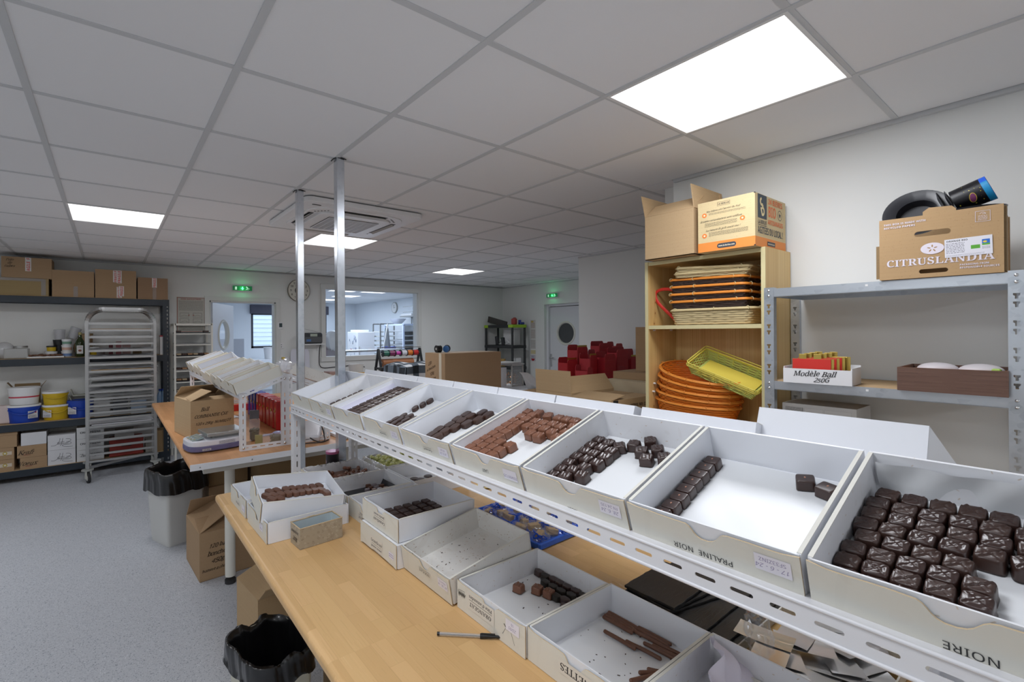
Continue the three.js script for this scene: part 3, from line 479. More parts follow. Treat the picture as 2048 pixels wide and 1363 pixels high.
flapPrint(tN, 'shop_logo', 0.034, 0.03, -0.105, 0.044, 128, (c, w, h) => { c.strokeStyle = '#222'; c.lineWidth = 7; c.beginPath(); for (let i = 0; i < 11; i++) c.lineTo(8 + i * w / 11.5, h * (i % 2 ? 0.25 : 0.62) + rr(-8, 8)); c.stroke(); c.lineWidth = 3; c.beginPath(); c.moveTo(w * 0.1, h * 0.8); c.lineTo(w * 0.9, h * 0.7); c.stroke(); }, true); sticker(tN, '23/05', '16', 0.085, 0.05);
flapPrint(tN, 'pen_mark', 0.05, 0.05, 0.07, 0.034, 128, (c, w, h) => { c.strokeStyle = '#555'; c.lineWidth = 2; c.beginPath(); c.moveTo(8, 10); c.lineTo(60, 112); c.lineTo(112, 30); c.stroke(); c.strokeStyle = '#222'; c.lineWidth = 6; c.beginPath(); c.moveTo(70, 70); c.lineTo(98, 96); c.stroke(); }, true, 0.0004);
crumbs(tN, 26, 77, 0.0075);
const tO = put(tray('white tray of thin chocolate sticks at the near edge', GT, { inside: Mt.trayClean, paper: sheet(TL - 0.05, TW - 0.03, 0.006, 0.0004, 0, 12, 12, 14) }), 0.907, T0, 0.62);
flapPrint(tO, 'printed_label', 0.11, 0.03, 0.02, 0.040, 512, (c, w, h) => { c.fillStyle = '#dedad0'; c.fillRect(0, 0, w, h); write(c, 'ONNETTES', w / 2, h * 0.5, h * 0.7, '#26262a', 'serif', 'bold', w * 0.95); }, true);
crumbs(tO, 40, 99, 0.0075);
const tQ = put(tray('white tray lined with lilac paper at the bottom edge', GT, { inside: Mt.trayIn }), 0.912, T0, 0.368);
{ const pg = new THREE.PlaneGeometry(0.16, 0.10, 24, 16), p = pg.attributes.position; for (let i = 0; i < p.count; i++) { const x = p.getX(i), y = p.getY(i); p.setZ(i, 0.012 * Math.sin(x * 40 + y * 35) + 0.008 * Math.sin(x * 80 - y * 66)); } pg.computeVertexNormals(); const m = obj('lilac_paper', pg, M([0.70, 0.66, 0.76], 0.6, {}), tQ); m.position.set(0.07, 0.05, -0.05); m.rotation.set(-0.7, 0.4, 0.2); }

seed = 909;
fill(tC, mm([[-92, -58], [-64, -62], [-28, -66], [-2, -68], [24, -64], [49, -66], [78, -66], [106, -70], [-108, -24], [-82, -22], [-55, -24], [-28, -26], [-2, -26], [24, -30], [50, -32], [77, -34], [102, -30], [118, 2], [-95, 12], [-66, 14]]), 'pillow', [Mt.milk2], 'milk_lozenge', 'milk chocolate lozenge in the tilted tray', 'milk lozenges of the tilted tray', 0.024, 0.25, PI / 2 + 0.35);
{ const q = []; for (let i = 0; i < 6; i++) for (let k = 0; k < 4; k++) q.push([-0.105 + i * 0.04 + rr(-0.002, 0.002), -0.095 + k * 0.036]); fill(tK, q, 'bar', [Mt.dark2, Mt.dark1], 'dark_caramel_square', (i) => `dark caramel square, ${ORD[i >> 2]} column from the flap, ${ORD[i % 4]} from the far side`, 'dark squares of the caramel tray', 0.007, 0.06); }
fill(tN, [[0.02, -0.072, 0.3], [0.055, -0.035, 0.1], [0.066, -0.003, 0.3]], 'ridged', [Mt.milk], 'milk_chocolate', (i) => ['single milk chocolate apart in the almond paste tray', 'middle milk chocolate of three in the almond paste tray', 'milk chocolate next to the dark hexagons'][i], 'three milk chocolates of the almond paste tray', 0.0085, 0.2);
fill(tN, [[0.128, -0.098], [0.125, -0.07], [0.13, -0.044], [0.10, -0.047], [0.13, -0.020], [0.10, -0.018], [0.13, 0.006], [0.10, 0.010], [0.132, 0.034], [0.07, 0.018], [0.076, 0.044], [0.106, 0.040], [0.05, 0.066], [0.13, 0.062]], 'hex', [Mt.dark1, M([0.022, 0.017, 0.012], 0.45)], 'dark_hexagon_chocolate', 'dark hexagonal chocolate in the almond paste tray', 'dark hexagons of the almond paste tray', 0.0085, 0.08, PI / 2);
fill(tG, [[0.05, -0.10], [0.075, -0.09], [0.045, -0.068], [0.072, -0.06], [0.10, -0.062], [0.02, -0.05], [0.045, -0.03], [0.07, -0.026], [0.098, -0.02]], 'small', [Mt.milk2, M([0.30, 0.26, 0.28], 0.25)], 'foil_chocolate', 'small shiny chocolate on the black liner', 'chocolates on the black liner', 0.012, 0.3);
obj('black_liner', [bx(TL - 0.03, 0.003, TW - 0.03, 0, 0.008, 0), bx(0.003, 0.03, TW - 0.05, TL / 2 - 0.03, 0.022, 0, 0, 0, -0.5)], Mt.blackPlastic, tG);
// chocolate sticks
const stickG = [0, 1, 2].map((k) => { seed = 600 + k; return tube([[-0.037, 0, 0], [-0.02, 0.0005, rr(-0.001, 0.001)], [0.005, 0, rr(-0.0015, 0.0015)], [0.025, 0.0004, rr(-0.001, 0.001)], [0.038, 0, 0]], 0.0046, 14, 8); }).map((g) => mergeGeometries([g, sp(0.0046, -0.037, 0, 0, 1, 1, 1, 8), sp(0.0046, 0.038, 0, 0, 1, 1, 1, 8)]));
[[1.012, 0.69, 0], [1.003, 0.688, 0.0], [1.021, 0.690, 0], [1.030, 0.692, 0], [0.958, 0.652, 0.02], [0.970, 0.60, 0.1], [1.036, 0.612, 0.03], [1.027, 0.612, 0.03], [1.016, 0.614, 0.03], [0.996, 0.572, 0.08], [1.006, 0.556, 0.1], [1.020, 0.553, 0.1], [0.93, 0.54, 0.9], [0.90, 0.548, 1.2], [0.945, 0.527, 0.6]].forEach(([x, d, a], i) => {
  const m = single('chocolate_stick', 'thin milk chocolate stick in the near edge tray', 'chocolate', stickG[i % 3], Mt.milk2, [x, T0 + 0.0128, d], PI / 2 + a, 'chocolate sticks');
});
// lined boxes of dragees
function linedBox(label, X, D, ballLabel, ballName, mat, n, r, sd, level) {
  const t = put(tray(label, 'film lined boxes of chocolate balls', { inside: Mt.trayClean }), X, T0, D);
  const film = (w, d, hgt, ph) => { const pts = [], idx = [], N = 72, R = 7; for (let k = 0; k <= R; k++) for (let i = 0; i < N; i++) { const a = i / N * PI * 2, c = Math.cos(a), s = Math.sin(a), f = 1 / Math.max(Math.abs(c) / (w / 2), Math.abs(s) / (d / 2)), q = k / R; const out = q < 0.75 ? 0.93 + 0.07 * q : 1.03 + 0.05 * Math.sin(a * 9 + ph) * (q - 0.7) * 4; const y = q < 0.75 ? 0.012 + hgt * q / 0.75 : hgt + 0.012 - (q - 0.75) * 0.10 * (1 + 0.6 * Math.sin(a * 7 + ph)); const wr = 0.003 * Math.sin(a * 31 + k * 1.3 + ph); pts.push(c * f * out + wr * c, y + wr, s * f * out + wr * s); } for (let k = 0; k < R; k++) for (let i = 0; i < N; i++) { const a = k * N + i, b = k * N + (i + 1) % N; idx.push(a, b, a + N, b, b + N, a + N); } const g = new THREE.BufferGeometry(); g.setAttribute('position', new THREE.Float32BufferAttribute(pts, 3)); g.setIndex(idx); g.setAttribute('uv', new THREE.Float32BufferAttribute(new Float32Array(pts.length / 3 * 2), 2)); g.computeVertexNormals(); return g; };
  obj('plastic_film', film(TL - 0.006, TW - 0.006, 0.066, sd), MP([0.92, 0.92, 0.93], 0.22, { transmission: 0.45, thickness: 0 }), t);
  obj('inner_fill', rb(TL - 0.05, level, TW - 0.05, 0.004, 0, level / 2 + 0.006, 0), mat, t);
  seed = sd * 31; const bg = sp(r, 0, 0, 0, 1, 0.9, 1, 12);
  for (let i = 0; i < n; i++) {
    const x = X + rr(-0.125, 0.125), d = D + rr(-0.098, 0.098);
    const m = single(ballName, ballLabel, 'chocolate ball', bg, mat, [x, T0 + level + 0.006 + r * 0.7 + Math.abs(Math.sin(x * 60 + d * 50)) * r * 0.9, d], 0, ballLabel.includes('brown') ? 'brown balls in the lined box' : 'pale balls in the lined box');
  }
  return t;
}
linedBox('film lined white box of brown chocolate balls', 0.905, 2.135, 'glossy brown chocolate ball in the film lined box', 'brown_chocolate_ball', Mt.milk, 34, 0.0095, 3, 0.028);
linedBox('film lined white box of pale green balls', 1.245, 2.155, 'pale green sugared ball in the film lined box', 'green_sugared_ball', MP([0.60, 0.62, 0.24], 0.3, { clearcoat: 0.3 }), 120, 0.0085, 5, 0.056);
const tI = put(tray('white tray with loose paper and flat dark discs', GT, { inside: Mt.trayClean, paper: sheet(TL - 0.03, TW - 0.03, 0.006, 0.006, 0.03, 24, 20, 21) }), 1.237, T0, 1.884, PI);
seed = 5; fill(put(tI, 1.237, T0, 1.884, PI), [[-0.02, -0.03], [0.028, 0.02], [-0.03, 0.04], [0.045, 0.045], [-0.105, -0.085]], 'disc', [Mt.dark1], 'dark_chocolate_disc', 'thin dark chocolate disc on loose paper', 'dark discs on paper', 0.021, 0.2);
// patterned taupe box with silver lining
{
  const b = thing('loaf_box', 'small taupe scroll patterned box with silver lining', 'box', [0.592, T0, 1.615], 0.07);
  const dmT = tex(512, 256, (c, w, h) => { c.fillStyle = '#a89c88'; c.fillRect(0, 0, w, h); for (let i = 0; i < 60; i++) { c.strokeStyle = `rgba(${rnd() < 0.5 ? '140,128,110' : '192,182,165'},0.7)`; c.lineWidth = rr(3, 7); c.beginPath(); const x = rnd() * w, y = rnd() * h, r0 = rr(8, 26); for (let a = 0; a < 9; a += 0.3) c.lineTo(x + Math.cos(a) * r0 * (1 - a / 10), y + Math.sin(a) * r0 * (1 - a / 10)); c.stroke(); } }, 0.14);
  const dm = M(0xffffff, 0.5, { map: dmT });
  const W = 0.155, Dp = 0.08, h = 0.07;
  for (const s of [1, -1]) { obj('long_wall', bx(W, h, 0.002, 0, h / 2, s * Dp / 2), dm, b); obj('short_wall', bx(0.002, h, Dp, s * W / 2, h / 2, 0), dm, b); }
  obj('silver_lining', [bx(W - 0.006, h - 0.004, 0.0015, 0, h / 2, Dp / 2 - 0.003), bx(W - 0.006, h - 0.004, 0.0015, 0, h / 2, -Dp / 2 + 0.003), bx(0.0015, h - 0.004, Dp - 0.006, W / 2 - 0.003, h / 2, 0), bx(0.0015, h - 0.004, Dp - 0.006, -W / 2 + 0.003, h / 2, 0), bx(W - 0.006, 0.002, Dp - 0.006, 0, 0.003, 0)], M([0.72, 0.78, 0.80], 0.3, { metalness: 0.6 }), b);
  obj('rim', [bx(W + 0.004, 0.002, 0.003, 0, h, Dp / 2), bx(W + 0.004, 0.002, 0.003, 0, h, -Dp / 2), bx(0.003, 0.002, Dp, W / 2, h, 0), bx(0.003, 0.002, Dp, -W / 2, h, 0), bx(0.03, 0.003, 0.004, -0.005, h + 0.001, -Dp / 2)], Mt.edge, b);
  print('handwriting', 0.07, 0.06, 256, (c, w, h) => { pen(c, 'mendiant', w / 2, h * 0.25, h * 0.22); pen(c, '200g', w / 2, h * 0.65, h * 0.3); }, b, [-W / 2 - 0.002, 0.035, 0], [0, -PI / 2, 0]);
}
// blue tray of wrapped biscuits
{
  const b = thing('blue_tray', 'blue plastic tray holding cellophane wrapped treats', 'tray', [1.285, T0, 1.275], 0.03);
  obj('tray_body', [rb(0.27, 0.006, 0.37, 0.003, 0, 0.005, 0), rb(0.012, 0.022, 0.37, 0.005, 0.132, 0.012, 0), rb(0.012, 0.022, 0.37, 0.005, -0.132, 0.012, 0), rb(0.27, 0.022, 0.012, 0.005, 0, 0.012, 0.182), rb(0.27, 0.022, 0.012, 0.005, 0, 0.012, -0.182)], M([0.03, 0.15, 0.75], 0.35), b);
  seed = 321;
  const biscuit = M([0.60, 0.41, 0.20], 0.75, { map: cardTex }), film = MP([0.97, 0.98, 1], 0.05, { transmission: 0.94, thickness: 0, ior: 1.6 }), ribbon = M([0.01, 0.10, 0.70], 0.3);
  const crinkle = (k) => { seed = 800 + k; const g = new THREE.IcosahedronGeometry(0.03, 3), p = g.attributes.position; for (let i = 0; i < p.count; i++) { const v = new THREE.Vector3().fromBufferAttribute(p, i); const q = 1 + 0.16 * Math.sin(v.x * 190 + k) * Math.cos(v.z * 230) + 0.12 * Math.sin(v.y * 300 + v.x * 150 + k * 2); v.multiplyScalar(q); v.x *= 1.25; v.y *= 0.62; p.setXYZ(i, v.x, v.y, v.z); } g.computeVertexNormals(); return g; };
  const tail = (k) => { const g = new THREE.CircleGeometry(0.026, 22, -0.8, 1.6), p = g.attributes.position; for (let i = 0; i < p.count; i++) { const x = p.getX(i), y = p.getY(i); p.setZ(i, 0.006 * Math.sin(Math.atan2(y, x) * 16 + k) * (Math.hypot(x, y) / 0.026)); } g.computeVertexNormals(); return g.rotateX(-PI / 2 + 0.3).translate(0.032, 0.006, 0); };
  const cg = [0, 1, 2].map(crinkle), tg2 = [0, 1, 2].map(tail);
  const bow = mergeGeometries([tube([[0.034, 0.004, 0], [0.04, 0.014, 0.012], [0.046, 0.006, 0.022], [0.034, 0.004, 0]], 0.0018, 16, 5).scale(1, 1.6, 1), tube([[0.034, 0.004, 0], [0.04, 0.016, -0.012], [0.044, 0.008, -0.024], [0.034, 0.004, 0]], 0.0018, 16, 5), tube([[0.034, 0.004, 0], [0.03, 0.016, 0.01], [0.02, 0.02, 0.02], [0.008, 0.022, 0.022]], 0.0018, 12, 5), at(new THREE.TorusGeometry(0.008, 0.003, 6, 14).toNonIndexed(), 0.033, 0.004, 0, 0, PI / 2)]);
  const spots = [[1.21, 1.40, 0.3, 0], [1.24, 1.36, 2.2, 0], [1.28, 1.41, 4.0, 0], [1.30, 1.33, 1.0, 0.012], [1.22, 1.30, 5.1, 0.01], [1.25, 1.25, 0.8, 0.0], [1.31, 1.26, 3.4, 0.0], [1.36, 1.30, 2.5, 0.0], [1.20, 1.22, 2.8, 0], [1.23, 1.18, 5.9, 0.01], [1.28, 1.19, 1.7, 0.0], [1.33, 1.20, 0.2, 0], [1.38, 1.24, 4.4, 0], [1.21, 1.135, 3.9, 0], [1.27, 1.13, 5.5, 0], [1.35, 1.38, 0.6, 0], [1.385, 1.16, 2.2, 0]];
  spots.forEach(([x, d, a, dy], i) => {
    const w = thing('wrapped_biscuit', 'biscuit chunk twisted in clear cellophane with a blue ribbon', 'sweet', [x, T0 + 0.022 + dy, d], a, 'wrapped treats on the blue tray');
    obj('biscuit', rb(0.040, 0.021, 0.024, 0.003, -0.002, 0.001, 0, 0, i * 0.7, 0.1 * (i % 3)), biscuit, w); obj('cellophane', cg[i % 3], film, w); obj('twisted_end', tg2[i % 3], film, w); obj('ribbon', bow, ribbon, w);
  });
  const f = sheet(0.13, 0.10, 0, 0.004, 0, 16, 12, 9); single('clear_bag', 'flat empty clear bag on the blue tray', 'bag', f, Mt.clear, [1.33, T0 + 0.034, 1.345], 0.4);
}
// gold card rounds
for (let k = 0; k < 3; k++) single('gold_card', ['bottom', 'middle', 'top'][k] + ' gold cake card of the pile by the disc tray', 'card', cy(0.035, 0.035, 0.0012, 0, 0, 0, 0, 0, 0, 28), Mt.gold, [1.425 + k * 0.008, T0 + 0.001 + k * 0.0014, 1.70 - k * 0.008], 0, 'gold cards');
// slate boards
function slateBoard(label, w, d, X, Y, D, turn, sd, tilt = 0) {
  seed = sd; const e = []; const N = 14; for (const [ax, ay, bx2, by] of [[-w / 2, -d / 2, w / 2, -d / 2], [w / 2, -d / 2, w / 2, d / 2], [w / 2, d / 2, -w / 2, d / 2], [-w / 2, d / 2, -w / 2, -d / 2]]) for (let i = 0; i < N; i++) e.push([ax + (bx2 - ax) * i / N + rr(-0.001, 0.001), ay + (by - ay) * i / N + rr(-0.001, 0.001)]);
  const g = ext(shapeOf(e), 0.0045, 0.0007).rotateX(-PI / 2); const m = single('slate_board', label, 'slate', g, Mt.slate, [X, Y, D], turn, 'black slate boards'); m.rotation.order = 'YXZ'; m.rotation.z = tilt; return m;
}
slateBoard('large black slate board at the bottom of the pile', 0.30, 0.25, 1.27, T0 + 0.001, 0.605, 0.03, 1); slateBoard('large black slate board shifted towards the foils', 0.30, 0.25, 1.265, T0 + 0.008, 0.625, -0.02, 2); slateBoard('upper large black slate board below the small ones', 0.30, 0.215, 1.27, T0 + 0.015, 0.655, 0.02, 3);
slateBoard('lowest small slate board fanned out on the large ones', 0.21, 0.135, 1.24, T0 + 0.022, 0.672, -0.22, 4); slateBoard('middle small slate board of the fanned pile', 0.21, 0.135, 1.237, T0 + 0.030, 0.68, -0.10, 5); slateBoard('topmost small slate board of the pile', 0.21, 0.135, 1.235, T0 + 0.038, 0.686, 0.03, 6);
{ const g = sheet(0.16, 0.12, 0, 0.004, 0, 20, 16, 33); single('cling_film', 'crumpled clear film behind the slate boards', 'film', g, Mt.clear, [1.14, T0 + 0.001, 0.80], 0.3); const g2 = sheet(0.24, 0.16, 0, 0.0012, 0, 24, 18, 35); }
// silver foil sachets in a shallow carton
{
  const b = thing('shallow_carton', 'shallow white carton with a yellow base under silver sachets', 'box', [1.215, T0, 0.355]);
  obj('base', bx(0.33, 0.003, 0.235, 0, 0.003, 0), M([0.50, 0.31, 0.10], 0.6), b); for (const s of [1, -1]) { obj('side_wall', bx(0.33, 0.028, 0.003, 0, 0.014, s * 0.117), Mt.cream, b); obj('end_wall', bx(0.003, 0.028, 0.235, s * 0.1645, 0.014, 0), Mt.cream, b); }
  seed = 71;
  const foil = [0, 1, 2, 3].map((k) => { const g = new THREE.PlaneGeometry(0.105, 0.062, 14, 8).rotateX(-PI / 2), p = g.attributes.position; for (let i = 0; i < p.count; i++) { const x = p.getX(i), z = p.getZ(i); p.setY(i, 0.16 * (k - 1.2) * x * x * 3 + 0.0006 * Math.sin(z * 90 + k * 2)); } g.computeVertexNormals(); return g; });
  const fm = M([0.86, 0.86, 0.87], 0.22, { metalness: 0.95 });
  for (let i = 0; i < 20; i++) { const o = single('silver_sachet', 'flat silver foil sachet in the loose pile', 'sachet', foil[i % 4], fm, [1.13 + 0.042 * (i % 6) + rr(-0.015, 0.015), T0 + 0.016 + 0.0022 * i, 0.29 + 0.055 * Math.floor(i / 6) * 0.8 + rr(-0.02, 0.02)], rr(0, 6), 'silver foil sachets'); o.rotation.z = rr(-0.07, 0.07); o.rotation.x = rr(-0.06, 0.06); }
  const cg = (() => { seed = 17; const g = new THREE.IcosahedronGeometry(0.05, 4), p = g.attributes.position; for (let i = 0; i < p.count; i++) { const v = new THREE.Vector3().fromBufferAttribute(p, i); v.multiplyScalar(1 + 0.14 * Math.sin(v.x * 120) * Math.cos(v.z * 160) + 0.1 * Math.sin(v.y * 190 + v.x * 100)); p.setXYZ(i, v.x * 1.5, v.y * 0.7, v.z * 0.55); } g.computeVertexNormals(); return g; })();
  single('clear_bag', 'crumpled clear plastic bag between slates and sachets', 'bag', cg, MP([0.97, 0.98, 1], 0.06, { transmission: 0.93, thickness: 0 }), [1.17, T0 + 0.05, 0.445], 0.5);
}
{ const t = put(tray('shaded white tray at the lower right under the rack', GT, {}), 1.25, T0, 0.075, PI / 2 * 0); obj('orange_card', bx(0.12, 0.003, 0.1, 0.02, 0.012, -0.03, 0, 0.4), M([0.32, 0.10, 0.02], 0.5), t); }
// ball pen
{
  const p = thing('ball_pen', 'clear ball pen with a black cap on the near table', 'pen', [0.694, T0 + 0.005, 0.88], -0.72);
  obj('barrel', cy(0.0042, 0.0042, 0.10, -0.022, 0, 0, 0, 0, PI / 2, 6), Mt.cloudy, p); obj('ink_tube', cy(0.0016, 0.0016, 0.1, -0.022, 0, 0, 0, 0, PI / 2, 8), Mt.black, p); obj('cap', [cy(0.003, 0.0056, 0.048, 0.05, 0, 0, 0, 0, -PI / 2, 12), rb(0.034, 0.002, 0.004, 0.001, 0.045, 0.006, 0)], Mt.black, p); obj('end_plug', cy(0.0043, 0.0043, 0.006, -0.074, 0, 0, 0, 0, PI / 2, 10), Mt.black, p);
}
// black and pink tin behind the brown balls
{
  const c = thing('drink_tin', 'small black and pink printed tin by the post', 'tin', [0.925, T0, 2.292]);
  const tt = tex(256, 256, (c2, w, h) => { c2.fillStyle = '#131117'; c2.fillRect(0, 0, w, h); c2.fillStyle = '#a8103c'; for (let i = 0; i < 5; i++) { c2.beginPath(); c2.moveTo(i * 56, h); c2.quadraticCurveTo(i * 56 + 20, h * 0.5, i * 56 + 44, h); c2.fill(); } c2.fillStyle = '#c9a6b4'; c2.beginPath(); c2.arc(170, 90, 24, 0, 7); c2.fill(); c2.fillStyle = '#131117'; c2.beginPath(); c2.arc(170, 90, 14, 0, 7); c2.fill(); });
  obj('body', cy(0.033, 0.033, 0.115, 0, 0.0575, 0, 0, 0, 0, 26), M(0xffffff, 0.3, { map: tt }), c); obj('lid', cy(0.034, 0.034, 0.012, 0, 0.12, 0, 0, 0, 0, 26), M([0.45, 0.12, 0.25], 0.25, { metalness: 0.4 }), c);
}
obj('card_layer', bx(TL - 0.014, 0.016, TW - 0.014, 0, 0.014, 0), Mt.trayClean, tC);

// ---------------------------------------------------------------- pine bookcase and galvanised shelving on the right
{
  const b = thing('pine_bookcase', 'open pine bookcase holding stacked wicker baskets', 'bookcase', [2.62, 0, 1.20]), w = 0.30, l = 0.60, H = 1.985;
  const pv = (g) => { const a = g.attributes.uv; for (let i = 0; i < a.count; i++) a.setXY(i, a.getX(i), a.getY(i)); return g; };
  for (const s of [1, -1]) { const p = obj('side_panel', bx(w, H + (s > 0 ? 0.002 : 0), 0.018, 0, H / 2, s * (l / 2 - 0.009)), Mt.pine, b); obj('edge_band', bx(0.002, H, 0.018, -w / 2 - 0.001, H / 2, s * (l / 2 - 0.009)), Mt.pineEdge, p); }
  obj('back_panel', bx(0.006, H - 0.04, l - 0.03, w / 2 - 0.004, H / 2, 0), Mt.pine, b);
  for (const y of [H - 0.011, 1.618, 1.085, 0.55, 0.06]) { const s = obj(y > 1.9 ? 'top_board' : 'shelf', bx(w - 0.012, 0.018, l - 0.038, -0.002, y, 0), Mt.pine, b); obj('edge_band', bx(0.002, 0.02, l - 0.037, -w / 2 + 0.003, y, 0), Mt.pineEdge, s); }
  for (const [y, x] of [[1.602, -0.10], [1.602, 0.08], [1.255, -0.11], [1.30, -0.1]]) obj('shelf_pin', cy(0.005, 0.005, 0.012, x, y, -(l / 2 - 0.024), PI / 2, 0, 0, 10), Mt.white, b);
}
// woven baskets: real bands that pass in and out of the stakes
function weave(outline, y0, y1, rings, stakes, flare, amp = 0.003, band = 0.85) {
  const pos = [], idx = [], N = outline.length, up = (y1 - y0) / rings;
  for (let r = 0; r < rings; r++) {
    const b0 = pos.length / 3;
    for (let i = 0; i <= N; i++) {
      const [x, z] = outline[i % N], ph = amp * Math.cos(i / N * stakes * PI + r * PI), L = Math.hypot(x, z);
      for (const [k, e] of [[0, -1], [0.5, 1], [1, -1]]) { const y = y0 + (r + 0.5 + (k - 0.5) * band) * up, f = 1 + flare * (y - y0) / (y1 - y0), o = (ph + (e > 0 ? amp * 0.35 : 0)) / L; pos.push(x * (f + o), y, z * (f + o)); }
    }
    for (let i = 0; i < N; i++) for (let k = 0; k < 2; k++) { const a = b0 + i * 3 + k, c = a + 3; idx.push(a, a + 1, c, c, a + 1, c + 1); }
  }
  const g = new THREE.BufferGeometry(); g.setAttribute('position', new THREE.Float32BufferAttribute(pos, 3)); g.setIndex(idx); g.setAttribute('uv', new THREE.Float32BufferAttribute(new Float32Array(pos.length / 3 * 2), 2)); g.computeVertexNormals(); return g.toNonIndexed();
}
const roundRect = (w, d, r, per = 12) => { const o = []; const seg = (ax, az, bx2, bz) => { for (let i = 0; i < per; i++) o.push([ax + (bx2 - ax) * i / per, az + (bz - az) * i / per]); }; const arc = (cx, cz, a0) => { for (let i = 0; i < 4; i++) { const a = a0 + i / 4 * PI / 2; o.push([cx + r * Math.cos(a), cz + r * Math.sin(a)]); } }; const W = w / 2 - r, D = d / 2 - r; arc(W, D, 0); seg(W, d / 2, -W, d / 2); arc(-W, D, PI / 2); seg(-w / 2, D, -w / 2, -D); arc(-W, -D, PI); seg(-W, -d / 2, W, -d / 2); arc(W, -D, PI * 1.5); seg(w / 2, -D, w / 2, D); return o; };
const ell = (a, b, n = 72) => Array.from({ length: n }, (_, i) => [a * Math.cos(i / n * PI * 2), b * Math.sin(i / n * PI * 2)]);
const ringTube = (o, f, y, r) => tube(o.filter((_, i) => i % 2 === 0).map(([x, z]) => [x * f, y, z * f]), r, o.length, 6, true);
function basket(name, label, o, h, rings, stakes, flare, wallM, rimM, pos, turn, group, ties = 8, tieM = Mt.pineEdge) {
  const b = thing(name, label, 'basket', pos, turn, group);
  obj('woven_wall', weave(o, 0.004, h, rings, stakes, flare), wallM, b);
  const base = shapeOf(o.map(([x, z]) => [x * 0.99, z * 0.99])); obj('woven_base', ext(base, 0.003).rotateX(PI / 2).translate(0, 0.006, 0), wallM, b);
  obj('rim', [ringTube(o, 1 + flare + 0.015, h - 0.003, 0.005), ringTube(o, 1 + flare - 0.012, h + 0.002, 0.004)], rimM, b);
  const tg = []; for (let k = 0; k < ties; k++) { const [x, z] = o[Math.floor(k / ties * o.length)]; tg.push(at(new THREE.TorusGeometry(0.009, 0.0016, 5, 12).toNonIndexed(), x * (1 + flare), h, z * (1 + flare), 0, Math.atan2(x, z) + PI / 2)); }
  if (ties) obj('rim_binding', tg, tieM, b); return b;
}
const straw = M([0.62, 0.50, 0.27], 0.65), darkWick = M([0.045, 0.025, 0.018], 0.6), orangeWick = M([0.78, 0.20, 0.015], 0.5), orangeRim = M([0.74, 0.26, 0.035], 0.5), greenWick = M([0.50, 0.56, 0.15], 0.6), yellowRim = M([0.70, 0.60, 0.10], 0.5);
const sh1 = 1.628;
basket('rectangular_basket', 'natural straw rectangular basket at the bottom of the wicker stack', roundRect(0.23, 0.37, 0.03), 0.08, 7, 44, 0.09, straw, straw, [2.605, sh1, 1.165], 0.02, 'rectangular baskets in the bookcase', 10);
[0, 1, 2, 3].forEach((k) => { const b = basket('rectangular_basket', ['lowest', 'second', 'third', 'topmost'][k] + ' dark basket with an orange rim in the stack', roundRect(0.225, 0.355, 0.02), 0.05, 5, 40, 0.06, darkWick, orangeRim, [2.60 + k * 0.002, sh1 + 0.075 + k * 0.0385, 1.175 + (k % 2) * 0.004], 0.03 - k * 0.025, 'rectangular baskets in the bookcase', 9); b.rotation.x = 0.01 * k; });
[0, 1].forEach((k) => { const b = basket('flat_straw_lid', k ? 'upper straw lid on top of the dark baskets' : 'lower straw lid on top of the dark baskets', roundRect(0.23, 0.34, 0.015), 0.025, 3, 36, 0.03, straw, straw, [2.60, sh1 + 0.245 + k * 0.024, 1.165 - k * 0.006], 0.05 + k * 0.05, 'straw lids', 6); b.rotation.x = 0.03 + 0.03 * k; });
{ const m = tag(obj('red_hook_handle', [tube([[0, 0, 0.02], [0, 0.004, -0.05], [0, -0.015, -0.085], [0, -0.06, -0.075], [0, -0.16, 0.02], [0, -0.20, 0.05]], 0.009, 30, 8).scale(0.5, 1, 1)], Mt.redBright), 'red curved plastic handle beside the wicker stack', 'handle'); m.position.set(2.55, sh1 + 0.20, -1.40); }
for (let k = 0; k < 5; k++) { const b = basket('oval_basket', ['lowest orange oval basket of the stack', 'second lowest orange oval basket', 'middle orange oval basket of the stack', 'second highest orange oval basket', 'topmost orange oval basket, open and empty'][k], ell(0.12, 0.178), 0.118, 10, 52, 0.20, orangeWick, orangeRim, [2.60, 1.096 + k * 0.042, 1.285 - k * 0.005], 0.04 * (k % 2), 'orange oval baskets', 12, orangeRim); b.rotation.order = 'YXZ'; b.rotation.x = 0.05 + k * 0.03; b.rotation.z = 0.05 + k * 0.045; }
{
  const o = roundRect(0.15, 0.30, 0.008), b = basket('green_basket', 'lime green rectangular basket leaning on the orange baskets', o, 0.062, 9, 40, 0.16, greenWick, yellowRim, [2.555, 1.352, 1.10], 0, undefined, 0);
  obj('yellow_lining', bx(0.13, 0.004, 0.27, 0, 0.012, 0), M([0.72, 0.58, 0.08], 0.6), b); b.rotation.order = 'XYZ'; b.rotation.set(-0.36 * -1, 0, 0.52);
  const st = []; for (let i = 0; i < o.length; i += 3) st.push(...bars([[[o[i][0] * 1.02, 0.002, o[i][1] * 1.02], [o[i][0] * 1.17, 0.078, o[i][1] * 1.17]]], 0.0022)); obj('wire_stake', [...st, ringTube(o, 1.17, 0.078, 0.0028)], yellowRim, b);
}
